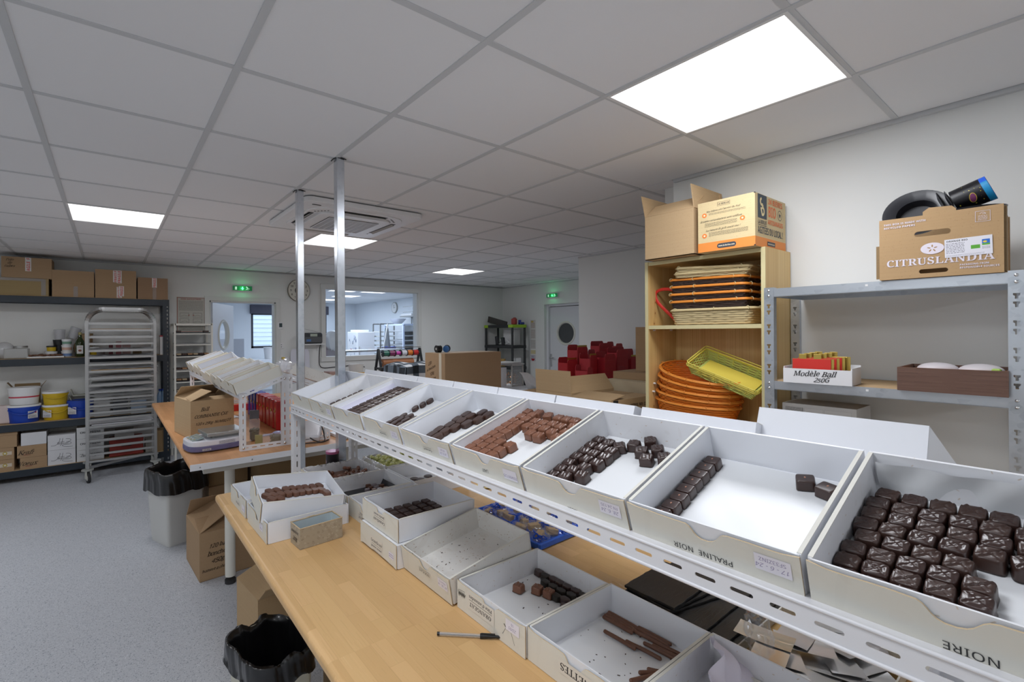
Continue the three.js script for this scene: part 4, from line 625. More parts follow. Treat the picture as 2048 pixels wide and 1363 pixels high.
// generic carton with optional open flaps. local: width along x, depth along z (front = +z), origin base centre
function carton(name, label, w, h, d, mat, pos, turn = 0, o = {}) {
  const c = thing(name, label, 'box', pos, turn, o.group), t = 0.004;
  obj('body', o.open ? [bx(w, t, d, 0, t / 2, 0), bx(w, h, t, 0, h / 2, d / 2 - t / 2), bx(w, h, t, 0, h / 2, -d / 2 + t / 2), bx(t, h, d - 2 * t, w / 2 - t / 2, h / 2, 0), bx(t, h, d - 2 * t, -w / 2 + t / 2, h / 2, 0)] : [bx(w, h, d, 0, h / 2, 0)], mat, c);
  for (const [side, ang, len] of o.flaps || []) {                 // ang 0 = closed flat, PI/2 = upright, PI = hanging
    const along = side === 'l' || side === 'r' ? d : w, f = obj('flap', bx(along - 0.004, t, len, 0, 0, -len / 2), o.flapMat || mat, c), s = { f: [0, d / 2, 0], b: [0, -d / 2, PI], r: [w / 2, 0, PI / 2], l: [-w / 2, 0, -PI / 2] }[side];
    f.position.set(s[0], h, s[1]); f.rotation.order = 'YXZ'; f.rotation.set(ang, s[2], 0);
  }
  if (!o.open && !o.plain) obj('lid_seam', [bx(w * 0.999, 0.0012, 0.003, 0, h + 0.0004, 0)], Mt.cardDark, c);
  if (o.tape) obj('tape', [bx(w * 0.999, 0.0012, 0.05, 0, h + 0.0008, 0)], o.tape, c);
  return c;
}
const L = (c, n, w, h, px, draw, pos, rot) => print(n, w, h, px, draw, c, pos, rot);
const beerM = M([0.66, 0.50, 0.26], 0.75);
{
  const c = carton('beer_carton', 'beige and orange printed beer carton on the bookcase', 0.355, 0.245, 0.255, M([0.66, 0.52, 0.29], 0.75, { map: cardTex }), [2.5775, 1.986, 1.0425], 0, { plain: true });
  const og = M([0.80, 0.27, 0.05], 0.6); obj('orange_band', [bx(0.3556, 0.045, 0.2556, 0, 0.0228, 0)], og, c);
  obj('corner_mark', [bx(0.005, 0.005, 0.005, -0.176, 0.243, 0.126), bx(0.005, 0.005, 0.005, -0.176, 0.003, 0.126)], Mt.black, c);
  // long face towards -X
  L(c, 'printed_text', 0.235, 0.185, 768, (q, w, h) => {
    q.save(); q.translate(w * 0.47, h * 0.09); q.rotate(0); q.lineWidth = 3; q.strokeStyle = '#2a2c33'; q.strokeRect(-92, -28, 184, 56); write(q, 'LA BERLUE', 0, 2, 36, '#2a2c33', 'sans-serif', 'bold', 168); q.restore();
    const ink = '#4a4438';
    pen(q, "Nos bières ont l'accent du Sud", w * 0.46, h * 0.235, 36, ink); pen(q, 'Brassées naturellement sans artifices', w * 0.42, h * 0.48, 36, ink); pen(q, 'La mesure du goût avant tout !', w * 0.46, h * 0.735, 36, ink);
    greek(q, w * 0.18, h * 0.295, w * 0.7, 2, 17, 7, '#7d735c'); greek(q, w * 0.1, h * 0.545, w * 0.62, 4, 17, 7, '#7d735c'); greek(q, w * 0.18, h * 0.80, w * 0.74, 4, 17, 7, '#7d735c');
    for (const [x, y] of [[0.09, 0.325], [0.82, 0.56], [0.09, 0.87]]) { q.fillStyle = '#f0803a'; q.beginPath(); q.arc(w * x, h * y, 36, 0, 7); q.fill(); q.fillStyle = '#f6dcb4'; q.beginPath(); q.arc(w * x, h * y, 15, 0, 7); q.fill(); }
  }, [-0.1782, 0.148, 0], [0, -PI / 2, 0]);
  L(c, 'printed_address', 0.085, 0.022, 256, (q, w, h) => { q.fillStyle = '#39404a'; q.beginPath(); q.roundRect ? q.roundRect(0, 0, w, h, h / 2) : q.rect(0, 0, w, h); q.fill(); write(q, 'www.la-berlue.com', w / 2, h / 2, h * 0.5, '#f2e2c4', 'sans-serif', 'bold', w * 0.86); }, [-0.1787, 0.022, 0.005], [0, -PI / 2, 0]);
  // short face towards the camera
  L(c, 'printed_text', 0.31, 0.19, 1024, (q, w, h) => {
    q.fillStyle = '#3a444e'; q.fillRect(w * 0.02, 0, w * 0.32, h * 0.58); q.strokeStyle = '#e3cf9c'; q.lineWidth = 40; q.lineCap = 'round'; q.beginPath(); q.arc(w * 0.16, h * 0.17, 48, PI * 1.35, PI * 0.35, true); q.lineTo(w * 0.20, h * 0.27); q.arc(w * 0.19, h * 0.40, 55, -PI * 0.55, PI * 0.6); q.lineTo(w * 0.135, h * 0.34); q.stroke();
    write(q, 'LA BERLUE', w * 0.18, h * 0.67, 84, '#39404a', 'sans-serif', 'bold', w * 0.31); q.fillStyle = '#39404a'; q.fillRect(w * 0.02, h * 0.74, w * 0.32, 8);
    write(q, '24 BIÈRES', w * 0.67, h * 0.11, 120, '#e8743c', 'sans-serif', 'bold', w * 0.56); write(q, 'BIO', w * 0.54, h * 0.36, 230, '#e8743c', 'sans-serif', 'bold', w * 0.30); write(q, 'ARTISANALES', w * 0.67, h * 0.62, 100, '#e8743c', 'sans-serif', 'bold', w * 0.58);
    q.strokeStyle = '#39404a'; q.lineWidth = 9; q.setLineDash([10, 8]); q.beginPath(); q.arc(w * 0.84, h * 0.37, 78, 0, 7); q.stroke(); q.setLineDash([]); q.fillStyle = '#39404a'; q.beginPath(); for (let i = 0; i < 10; i++) q.lineTo(w * 0.84 + Math.cos(i * 0.628 - 1.57) * (i % 2 ? 20 : 46), h * 0.37 + Math.sin(i * 0.628 - 1.57) * (i % 2 ? 20 : 46)); q.fill();
    write(q, 'AGITÉES DU LOCAL !', w * 0.49, h * 0.87, 150, '#39404a', 'sans-serif', 'bold', w * 0.94);
  }, [0.0, 0.148, 0.1284], [0, 0, 0]);
  L(c, 'printed_address', 0.09, 0.02, 192, (q, w, h) => { q.fillStyle = '#39404a'; q.fillRect(0, 0, w, h); write(q, 'www.la-berlue.com', w / 2, h / 2, h * 0.55, '#f2e2c4', 'sans-serif', 'bold', w * 0.86); }, [0, 0.022, 0.1288], [0, 0, 0]);
}
carton('open_carton', 'plain brown carton with raised flaps on the bookcase', 0.335, 0.235, 0.265, Mt.cardLight, [2.57, 1.986, 1.325], 0, { open: true, flaps: [['l', 0.62, 0.13], ['f', 1.45, 0.125], ['b', 1.75, 0.125], ['r', 1.2, 0.12]] });
// galvanised bolt-free shelf
{
  const s = thing('metal_shelf', 'galvanised metal shelf with keyhole uprights by the wall', 'shelf', [2.56, 0, 0.50]);
  const upr = () => {
    const W = 0.036, H = 1.785, a = shapeOf([[0, 0], [W, 0], [W, H], [0, H]]), key = (y) => { const p = new THREE.Path(), c = W / 2; p.moveTo(c - 0.0075, y); p.lineTo(c - 0.0075, y - 0.006); p.lineTo(c - 0.0035, y - 0.009); p.lineTo(c - 0.0035, y - 0.018); p.lineTo(c + 0.0035, y - 0.018); p.lineTo(c + 0.0035, y - 0.009); p.lineTo(c + 0.0075, y - 0.006); p.lineTo(c + 0.0075, y); p.closePath(); a.holes.push(p); };
    for (let y = 1.712; y > 0.1; y -= 0.0875) { if (Math.abs(y - 1.36) < 0.05) continue; key(y); key(y - 0.027); }
    return mergeGeometries([ext(a, 0.0018), bx(0.0018, H, 0.03, W, H / 2, -0.015)]);
  };
  const ug = upr();
  const place = (x, z, ry) => { const u = obj('upright', ug, Mt.steel, s); u.position.set(x, 0, z); u.rotation.y = ry; return u; };
  const u1 = place(-0.20, -0.366, -PI / 2), u2 = place(-0.20, 0.328, -PI / 2), u3 = place(0.20, -0.396, -PI / 2), u4 = place(0.20, 0.32, -PI / 2);
  for (const u of [u1, u2]) for (const y of [1.77, 1.748, 1.367, 1.345]) { const r = obj('rivet', sp(0.0055, 0.018, y, 0.002, 1, 1, 0.6, 10), Mt.chrome, u); }
  for (const y of [1.78, 1.377, 0.97, 0.55, 0.1]) {
    const b = obj('shelf_beam', [bx(0.002, 0.036, 0.68, -0.198, y - 0.018, 0.0), bx(0.03, 0.002, 0.68, -0.184, y - 0.036, 0), bx(0.002, 0.036, 0.70, 0.196, y - 0.018, 0), bx(0.40, 0.036, 0.002, 0, y - 0.018, -0.345), bx(0.40, 0.036, 0.002, 0, y - 0.018, 0.345)], Mt.steel, s);
    obj('slot_hole', bx(0.001, 0.008, 0.008, -0.1995, y - 0.012, -0.02), Mt.white, b);
    obj('shelf_board', bx(0.392, 0.005, 0.69, 0, y - 0.0035, 0), y > 1.5 ? Mt.steel : Mt.cardLight, s);
  }
}
{
  // orange carton on the metal shelf; front towards -X
  const c = thing('fruit_carton', 'brown orange growers carton with white print and hand holes', 'box', [2.50, 1.781, 0.333], 0.03), w = 0.30, h = 0.222, d = 0.30;   // local x depth, z width
  const s = shapeOf([[-d / 2, 0], [d / 2, 0], [d / 2, h], [0.045, h], [0.045, h + 0.006], [0.035, h + 0.018], [-0.02, h + 0.022], [-0.035, h + 0.01], [-0.035, h - 0.002], [-d / 2, h]]);
  const slot = (x, y, a, b) => { const p = new THREE.Path(); p.absarc(x - a, y, b, PI / 2, PI * 1.5); p.absarc(x + a, y, b, -PI / 2, PI / 2); s.holes.push(p); }; slot(-0.012, 0.155, 0.035, 0.0095); slot(-0.01, 0.022, 0.028, 0.0075);
  const fm = M([0.50, 0.325, 0.165], 0.8, { map: cardTex });
  obj('front_wall', ext(s, 0.005).rotateY(-PI / 2).translate(-w / 2, 0, 0), fm, c);
  obj('body', [bx(w, 0.005, d, 0, 0.003, 0), bx(0.005, h, d, w / 2, h / 2, 0), bx(w, h, 0.005, 0.004, h / 2, d / 2 - 0.006), bx(w, h, 0.005, 0.004, h / 2, -d / 2 + 0.006)], fm, c);
  obj('corner_flap', [bx(0.006, h * 0.55, 0.014, -w / 2 + 0.004, h * 0.3, -d / 2 - 0.003), bx(0.05, h - 0.01, 0.006, -w / 2 + 0.03, h / 2, d / 2 + 0.002)], Mt.cardDark, c);
  const prt = (n, ww, hh, z, y, px, f, o = 0) => print(n, ww, hh, px, f, c, [-w / 2 - 0.0062 - o, y, z], [0, -PI / 2, 0]);
  prt('printed_name', 0.262, 0.036, 0.0, 0.058, 768, (q, ww, hh) => write(q, 'CITRUSLANDIA', ww / 2, hh / 2, hh * 0.95, '#e8e0ea', 'serif', 'bold', ww));
  prt('printed_emblem', 0.058, 0.04, -0.012, 0.10, 256, (q, ww, hh) => { q.fillStyle = '#e8e0ea'; q.beginPath(); q.ellipse(ww / 2, hh / 2, ww / 2, hh / 2, 0, 0, 7); q.fill(); q.fillStyle = '#a98252'; for (let i = 0; i < 5; i++) { q.save(); q.translate(ww / 2, hh / 2); q.rotate(i * 1.2566); q.beginPath(); q.ellipse(0, -38, 8, 20, 0, 0, 7); q.fill(); q.restore(); } });
  prt('printed_text', 0.11, 0.024, -0.083, 0.196, 384, (q, ww, hh) => { q.textAlign = 'left'; q.fillStyle = '#e8e0ea'; q.font = `bold ${hh * 0.4}px sans-serif`; q.fillText('THIS BOX IS MADE WITH', 2, hh * 0.4, ww); q.fillText('RECYCLED PAPERS', 2, hh * 0.9, ww * 0.82); });
  prt('printed_text', 0.088, 0.02, 0.096, 0.030, 320, (q, ww, hh) => { q.fillStyle = '#e8e0ea'; q.font = `bold ${hh * 0.42}px sans-serif`; q.fillText('PACKAGING FROM', 2, hh * 0.42, ww * 0.75); q.fillText('RESPONSIBLE SOURCES', 2, hh * 0.92, ww); });
  prt('recycling_mark', 0.034, 0.036, 0.105, 0.19, 128, (q, ww, hh) => { q.strokeStyle = '#e8e0ea'; q.lineWidth = 4; q.strokeRect(3, 3, ww - 6, hh - 6); q.beginPath(); q.moveTo(ww * 0.3, hh * 0.3); q.quadraticCurveTo(ww * 0.5, 0, ww * 0.7, hh * 0.3); q.lineTo(ww * 0.45, hh * 0.3); q.stroke(); greek(q, ww * 0.2, hh * 0.45, ww * 0.6, 4, hh * 0.12, 5, '#e8e0ea'); });
  const st = prt('paper_label', 0.108, 0.062, 0.072, 0.094, 512, (q, ww, hh) => { q.fillStyle = '#e9e8f0'; q.fillRect(0, 0, ww, hh); write(q, 'ORANGE BIO', ww * 0.27, hh * 0.12, hh * 0.13, '#333', 'sans-serif', 'bold', ww * 0.46); greek(q, 16, hh * 0.24, ww * 0.4, 7, hh * 0.085, 9, '#77757f'); greek(q, 16, hh * 0.88, ww * 0.8, 2, 16, 5, '#9a98a4'); q.fillStyle = '#5fae3a'; q.fillRect(ww * 0.56, hh * 0.45, ww * 0.19, hh * 0.2); q.fillStyle = '#2d6fd0'; q.fillRect(ww * 0.79, hh * 0.2, ww * 0.16, hh * 0.22); q.fillStyle = '#f2d23a'; q.beginPath(); q.ellipse(ww * 0.85, hh * 0.33, 22, 15, 0, 0, 7); q.fill(); q.fillStyle = '#5fae3a'; q.fillRect(ww * 0.79, hh * 0.42, ww * 0.16, hh * 0.09); greek(q, ww * 0.79, hh * 0.58, ww * 0.16, 3, 14, 5, '#77757f'); }, 0.0006); st.rotation.z = 0.02;
  // tableware sticking out of the carton
  const blackDish = M([0.022, 0.023, 0.028], 0.32);
  const p1 = single('black_bowl', 'black plastic bowl tilted up in the orange carton', 'bowl', lathe([[0, 0], [0.045, 0], [0.052, 0.006], [0.058, 0.032], [0.062, 0.036], [0.088, 0.042], [0.09, 0.045], [0.062, 0.041], [0.054, 0.036], [0.047, 0.008], [0, 0.005]], 40), blackDish, [2.475, 2.012, 0.395]); p1.scale.setScalar(1.05); p1.rotation.order = 'YXZ'; p1.rotation.set(0.1, 0, 1.18);
  const p2 = single('black_bowl', 'black bowl lying flat under the printed mug', 'bowl', lathe([[0, 0], [0.05, 0], [0.074, 0.02], [0.08, 0.042], [0.076, 0.042], [0.07, 0.022], [0, 0.006]], 40), blackDish, [2.47, 1.975, 0.258]); p2.rotation.x = 0.0;
  const mugT = tex(512, 256, (q, ww, hh) => { q.fillStyle = '#0b0b12'; q.fillRect(0, 0, ww, hh); const gr = ['#1a4fd0', '#2060d8', '#1590c8']; for (let i = 0; i < ww; i += 8) { q.fillStyle = gr[Math.floor(i / ww * 3)]; q.fillRect(i, 0, 8, hh * 0.18); } q.fillStyle = '#e2d23a'; for (let i = 0; i < 30; i++) { const x = rnd() * ww, y = hh * 0.22 + rnd() * hh * 0.7, s = rr(2, 9); q.beginPath(); for (let k = 0; k < 10; k++) q.lineTo(x + Math.cos(k * 0.628) * (k % 2 ? s * 0.4 : s), y + Math.sin(k * 0.628) * (k % 2 ? s * 0.4 : s)); q.fill(); } q.strokeStyle = '#c8b030'; q.fillStyle = '#7a3a66'; q.lineWidth = 4; for (const x of [90, 250, 420]) { q.beginPath(); q.ellipse(x, 130, 34, 22, 0.4, 0, 7); q.fill(); q.stroke(); } });
  const mug = thing('printed_mug', 'black star printed mug with a blue rim lying on its side', 'mug', [2.465, 2.068, 0.258]); obj('body', cy(0.044, 0.041, 0.092, 0, 0, 0, 0, 0, 0, 32, true), M(0xffffff, 0.35, { map: mugT, side: THREE.DoubleSide }), mug); obj('base', cy(0.041, 0.039, 0.004, 0, -0.045, 0, 0, 0, 0, 32), blackDish, mug); mug.rotation.order = 'YXZ'; mug.rotation.set(PI / 2 - 0.35, 0, 0);
  for (const k of [0, 1]) { const q = single('black_saucer', k ? 'black saucer standing against the mug base' : 'black saucer standing next to the tilted bowl', 'saucer', lathe([[0, 0], [0.03, 0], [0.052, 0.006], [0.053, 0.008], [0.03, 0.003], [0, 0.003]], 32), blackDish, [2.465, 2.045, 0.312 + k * 0.02]); q.rotation.order = 'YXZ'; q.rotation.set(PI / 2 - 0.4, 0, 0); }
}
{ // handwritten white box of red and gold cards
  const b = thing('card_box', 'open white card box with black handwriting on the shelf', 'box', [2.41, 1.378, 0.676], 0.05), w = 0.15, d = 0.225;
  obj('walls', [bx(0.003, 0.06, d, -w / 2, 0.03, 0), bx(0.003, 0.075, d, w / 2, 0.0375, 0), bx(w - 0.004, 0.068, 0.003, 0, 0.034, d / 2 - 0.002), bx(w - 0.004, 0.068, 0.003, 0, 0.034, -d / 2 + 0.002), bx(w - 0.004, 0.003, d - 0.004, 0, 0.003, 0)], M([0.80, 0.80, 0.82], 0.55), b);
  print('handwriting', 0.165, 0.052, 512, (c, ww, hh) => { pen(c, 'Modèle Ball', ww * 0.47, hh * 0.3, hh * 0.5, '#16161a', -0.1); pen(c, '250G', ww * 0.60, hh * 0.76, hh * 0.46, '#16161a', -0.1); }, b, [-w / 2 - 0.0028, 0.03, 0.0], [0, -PI / 2, 0]);
  for (let k = 0; k < 4; k++) { const f = thing('folded_gift_box', ['flat red gift box with gold edge at the front', 'second red gold lined gift box blank', 'third red gold lined gift box blank', 'gold gift box blank with round tabs at the back'][k], 'gift box', [2.375 + k * 0.022, 1.383, 0.70 - k * 0.012], 0.05, 'gift box blanks in the white box'); obj('panel', rb(0.002, 0.088, 0.13, 0.0009, 0, 0.05 + k * 0.003, 0), k < 3 ? Mt.redBright : Mt.gold, f); obj('gold_lining', bx(0.0012, 0.086, 0.14, 0.003, 0.052 + k * 0.003, 0.004), Mt.gold, f); obj('tab', [rb(0.0016, 0.02, 0.026, 0.0007, 0.002, 0.104 + k * 0.003, -0.03), rb(0.0016, 0.02, 0.026, 0.0007, 0.002, 0.104 + k * 0.003, 0.02)], Mt.gold, f); }
}
{ // wood effect gift tray
  const wt = tex(512, 256, (c, w, h) => { c.fillStyle = '#6a4e42'; c.fillRect(0, 0, w, h); for (let i = 0; i < 240; i++) { c.strokeStyle = `rgba(${rnd() < 0.5 ? '45,28,22' : '140,110,95'},${rr(0.1, 0.35)})`; c.lineWidth = rr(0.6, 2); const y = rnd() * h; c.beginPath(); c.moveTo(rnd() * w, y); c.lineTo(rnd() * w, y + rr(-2, 2)); c.stroke(); } }, 0.3);
  const b = thing('gift_tray', 'brown wood printed gift tray holding round boxes', 'tray', [2.46, 1.378, 0.302], 0.02), w = 0.26, d = 0.26, m = M(0xffffff, 0.5, { map: wt, color: C(1, 1, 1) });
  obj('walls', [bx(0.004, 0.084, d, -w / 2, 0.042, 0), bx(0.004, 0.084, d, w / 2, 0.042, 0), bx(w - 0.005, 0.084, 0.004, 0, 0.042, d / 2 - 0.003), bx(w - 0.005, 0.084, 0.004, 0, 0.042, -d / 2 + 0.003), bx(w - 0.005, 0.003, d - 0.004, 0, 0.003, 0)], m, b);
  for (const k of [0, 1]) { const p = single('round_paper_lid', k ? 'pale round packet showing above the gift tray, nearer the upright' : 'pale round packet showing above the gift tray', 'packet', sp(0.055, 0, 0, 0, 1, 0.45, 1, 20), M([0.62, 0.58, 0.60], 0.5), [2.46, 1.452, 0.345 - k * 0.105]); }
  single('orange_ribbon', 'orange basket edge inside the gift tray', 'ribbon', rb(0.2, 0.01, 0.235, 0.004, 0, 0, 0), orangeRim, [2.47, 1.445, 0.302]);
  single('green_ribbon', 'bit of lime green ribbon in the gift tray corner', 'ribbon', rb(0.02, 0.012, 0.022, 0.005, 0, 0.003, 0), M([0.40, 0.62, 0.12], 0.5), [2.40, 1.456, 0.20]);
}
{ const c = carton('white_carton', 'grey white carton with fine print under the second shelf', 0.20, 0.30, 0.26, M([0.60, 0.59, 0.57], 0.6), [2.58, 0.971, 0.71], 0.0, { plain: true }); L(c, 'fine_print', 0.235, 0.05, 512, (q, w, h) => { q.fillStyle = '#8e8c8a'; for (const [x, y, ww, hh] of [[0.0, 0.05, 0.28, 0.4], [0.3, 0.05, 0.28, 0.4], [0.6, 0.05, 0.38, 0.9], [0, 0.55, 0.28, 0.4], [0.3, 0.55, 0.28, 0.4]]) { q.fillRect(w * x, h * y, w * ww, h * hh); greek(q, w * x + 4, h * y + 4, w * ww - 10, Math.floor(hh * 10), h * 0.085, 4, '#d0cecb'); } }, [-0.1012, 0.262, 0], [0, -PI / 2, 0]); }

// ---------------------------------------------------------------- things on the far table
{
  const r = thing('display_rack', 'shorter white slotted rack of empty trays on the far table', 'rack', [0.655, TH, 5.30]), len = 2.21, yF = 0.36, dx = 0.58, apex = 0.465;
  angleBar('front_rail', len, r, [-0.004, yF - 0.036, 0], [0, -PI / 2, 0], 0.036); angleBar('rear_rail', len, r, [dx + 0.004, yF - 0.036, len], [0, PI / 2, 0], 0.036);
  for (const q of [0.012, len - 0.012]) {
    for (const [x, h] of [[0.0, yF], [dx / 2 - 0.034, apex], [dx / 2, apex], [dx - 0.034, yF]]) { const l = obj('leg', [slotBar(h, 0.034).rotateZ(PI / 2).translate(0.034, 0, 0), bx(0.0022, h, 0.03, 0.0, h / 2, -0.015)], Mt.whitePaint, r); l.position.set(x, 0, q); }
    for (const x of [0, dx / 2]) obj('cross_bar', slotBar(dx / 2, 0.034), Mt.whitePaint, r).position.set(x, 0, q + 0.002);
    const th = Math.atan2(apex - yF, dx / 2), s1 = obj('sloping_bar', slotBar(0.305, 0.034), Mt.whitePaint, r); s1.position.set(0, yF - 0.034, q + 0.003); s1.rotation.z = th;
    const s2 = obj('sloping_bar', slotBar(0.305, 0.034).translate(0, 0, 0), Mt.whitePaint, r); s2.position.set(dx / 2, apex - 0.036, q + 0.003); s2.rotation.z = -th;
    for (const [x, y] of [[0.018, 0.018], [0.018, yF - 0.02], [dx / 2 - 0.018, 0.018], [dx / 2 - 0.018, apex - 0.03], [dx / 2 + 0.018, apex - 0.03], [dx - 0.018, 0.018]]) boltHead(r, [x, y, q + 0.006]);
  }
  const th = 20 * PI / 180, s = Math.sin(th), c = Math.cos(th);
  const lab = ['nearest empty tray of the far rack, plain side showing', 'second empty tray of the far rack', 'third tray of the far rack with brown stained side', 'fourth empty tray of the far rack', 'fifth tray of the far rack holding loose papers', 'grey sided tray standing askew on the far rack', 'seventh tray of the far rack, edge raised', 'eighth tray of the far rack, leaning', 'farthest white tray of the far rack'];
  const lean = [0.05, 0.10, 0.12, 0.10, 0.06, 0.26, 0.16, 0.24, 0.14];
  lab.forEach((l, k) => { const t = tray(l, 'empty trays on the far rack', { inside: k === 2 ? Mt.trayDirty : [Mt.cream, Mt.trayIn, Mt.whitePaint][k % 3], rim: Mt.edge }); t.rotation.order = 'ZYX'; t.position.set(0.633 + c * TL / 2 + (k > 4 ? 0.015 : 0), TH + yF - 0.005 + s * TL / 2 + (k > 4 ? 0.012 : 0), -(3.225 + k * 0.246)); t.rotation.set(lean[k], 0, th); if (k === 4 || k === 7) obj('loose_paper', sheet(0.26, 0.16, 0.008, 0.002, 0.02, 12, 10, 60 + k), Mt.paper, t); });
  const t = tray('stained tray on the far slope behind the post', undefined, { inside: Mt.trayDirty, flap: Mt.trayDirty }); t.rotation.order = 'YXZ'; t.position.set(1.255 - c * TL / 2, TH + yF + 0.002 + s * TL / 2, -3.26); t.rotation.set(0, PI, th);
  const bag = thing('clear_bag', 'clear bag with a gold clip on the far rack ridge', 'bag', [0.95, TH + 0.515, 3.18]); obj('plastic', (() => { const g = new THREE.IcosahedronGeometry(0.06, 3), p = g.attributes.position; for (let i = 0; i < p.count; i++) { const x = p.getX(i), y = p.getY(i), z = p.getZ(i), q = 1 + 0.2 * Math.sin(x * 90) * Math.cos(z * 110) + 0.1 * Math.sin(y * 130); p.setXYZ(i, x * q * 0.9, y * q * 0.7, z * q * 1.2); } g.computeVertexNormals(); return g; })(), MP([0.95, 0.96, 1], 0.08, { transmission: 0.8, thickness: 0 }), bag); obj('gold_clip', rb(0.02, 0.02, 0.03, 0.005, 0.0, 0.045, -0.02), Mt.gold, bag);
}
{ // order carton on the far table
  const c = carton('order_carton', 'brown carton with handwritten order standing on the far table', 0.29, 0.26, 0.38, Mt.cardLight, [0.565, TH + 0.001, 3.86], 0.16, { open: true, flaps: [['l', 0.42, 0.15], ['r', 1.9, 0.14], ['b', 0.5, 0.18], ['f', -0.05 + PI * 0.06, 0.10]] });
  print('handwriting', 0.27, 0.15, 512, (q, w, h) => { pen(q, 'Ball', w * 0.3, h * 0.18, h * 0.2, '#3a2c22'); pen(q, 'COMMANDE CSE', w * 0.47, h * 0.48, h * 0.19, '#3a2c22'); pen(q, '120 x 290g  NUMBLOT', w * 0.52, h * 0.82, h * 0.18, '#3a2c22'); }, c, [0, 0.15, 0.192], [0, 0, 0]);
  single('dark_contents', 'dark goods inside the order carton', 'goods', bx(0.26, 0.16, 0.34, 0, 0.10, 0), Mt.cardDark, [0.565, TH + 0.006, 3.86], 0.16);
}
{ // kitchen scale
  const s = thing('counter_scale', 'white and violet counter scale with a steel pan', 'scale', [0.565, TH + 0.001, 3.33], 0.12);
  const base = (w, d, y0, y1, f) => { const sh = shapeOf(superell(w / 2, d / 2, 0.55, 40)); return ext(sh, y1 - y0, 0.006, 8).rotateX(-PI / 2).translate(f, y0, 0); };
  obj('lower_body', base(0.33, 0.25, 0.012, 0.035, -0.02), M([0.14, 0.13, 0.26], 0.4), s); obj('upper_body', base(0.325, 0.245, 0.042, 0.065, -0.02), M([0.74, 0.74, 0.80], 0.35), s);
  for (const [x, z] of [[-0.12, 0.09], [-0.12, -0.09], [0.09, 0.09], [0.09, -0.09]]) obj('foot', cy(0.012, 0.012, 0.012, x, 0.006, z), Mt.rubber, s);
  obj('pan', rb(0.235, 0.022, 0.205, 0.004, 0.028, 0.099, 0), M([0.50, 0.51, 0.50], 0.3, { metalness: 0.9 }), s); obj('pan_support', bx(0.16, 0.02, 0.14, 0.028, 0.08, 0), Mt.greyPlastic, s);
  const d = obj('control_panel', rb(0.075, 0.006, 0.165, 0.003, 0, 0, 0), M([0.20, 0.26, 0.27], 0.4), s); d.position.set(-0.135, 0.075, 0); d.rotation.z = 0.22;
  for (let k = 0; k < 3; k++) obj('display', bx(0.03, 0.002, 0.038, 0.015, 0.004, -0.05 + k * 0.045), M([0.30, 0.36, 0.34], 0.15), d); for (let i = 0; i < 3; i++) for (let k = 0; k < 4; k++) obj('key', rb(0.007, 0.002, 0.009, 0.0009, -0.012 - i * 0.01, 0.0038, -0.06 + k * 0.036), (i + k) % 3 ? M([0.62, 0.66, 0.62], 0.5) : Mt.yellow, d);
  print('maker_plate', 0.05, 0.012, 128, (q, w, h) => { q.fillStyle = '#b9b7bd'; q.fillRect(0, 0, w, h); greek(q, 20, 8, w - 40, 2, 10, 6, '#55545c'); }, s, [-0.10, 0.02, 0.131], [0, 0, 0]);
  print('rating_label', 0.10, 0.02, 256, (q, w, h) => { q.fillStyle = '#c9c9d2'; q.fillRect(0, 0, w, h); greek(q, 10, 6, w - 20, 4, 11, 5, '#6d6b78'); }, s, [0.02, 0.052, 0.1295], [0, 0, 0]);
}
function cello(label, X, D, h, fillM, topM) { const b = thing('cellophane_bag', label, 'bag', [X, TH + 0.001, D], rr(-0.4, 0.4)); obj('filling', [rb(0.055, h * 0.38, 0.04, 0.012, 0, h * 0.2, 0), ...[0, 1, 2, 3, 4, 5].map((k) => sp(0.012, -0.02 + (k % 3) * 0.02, h * 0.30 + (k % 2) * 0.012, -0.012 + Math.floor(k / 3) * 0.024, 1, 1, 1, 8))], fillM, b); obj('film', rb(0.07, h * 0.72, 0.052, 0.014, 0, h * 0.36, 0), MP([0.96, 0.96, 0.97], 0.06, { transmission: 0.9, thickness: 0 }), b); obj('header_card', rb(0.06, h * 0.28, 0.012, 0.002, 0, h * 0.84, 0), topM, b); return b; }
seed = 12; cello('cellophane bag with a pale gold header card by the order carton', 0.735, 4.18, 0.19, Mt.cloudy, M([0.55, 0.50, 0.24], 0.4)); cello('cellophane bag of brown chocolates under the far rack', 0.80, 3.36, 0.21, M([0.10, 0.07, 0.02], 0.5), M([0.10, 0.09, 0.10], 0.3)); 
{ const b = cello('cellophane bag lying down under the far rack', 0.85, 3.18, 0.17, M([0.16, 0.11, 0.03], 0.4), M([0.35, 0.30, 0.12], 0.3)); b.rotation.z = PI / 2; b.position.x = 0.93; b.position.y = TH + 0.032; }
single('scoop', 'pale blue plastic scoop under the far rack', 'scoop', [tube([[0.06, 0.01, 0], [0, 0.012, 0], [-0.05, 0.012, 0.01]], 0.007, 12, 8), sp(0.03, 0.075, 0.015, 0, 1.2, 0.5, 0.9, 14)], M([0.42, 0.46, 0.72], 0.35), [0.90, TH + 0.002, 3.42], 0.2);
for (let k = 0; k < 9; k++) { const blue = k > 5, b = thing('foil_gift_bag', blue ? ['last', 'second', 'first'][k - 6] + ' blue foil bag of the row under the far rack' : ['nearest', 'second', 'third', 'fourth', 'fifth', 'sixth'][k] + ' red foil bag of the row under the far rack', 'gift bag', [1.06, TH + 0.001, 3.62 + k * 0.105], rr(-0.1, 0.1), 'foil bags under the far rack'); obj('body', rb(0.10, 0.22, 0.085, 0.012, 0, 0.11, 0), blue ? M([0.015, 0.03, 0.28], 0.22) : M([0.42, 0.012, 0.015], 0.22), b); obj('gold_tie', rb(0.008, 0.02, 0.014, 0.003, -0.052, 0.14, rr(-0.02, 0.02)), Mt.gold, b); }
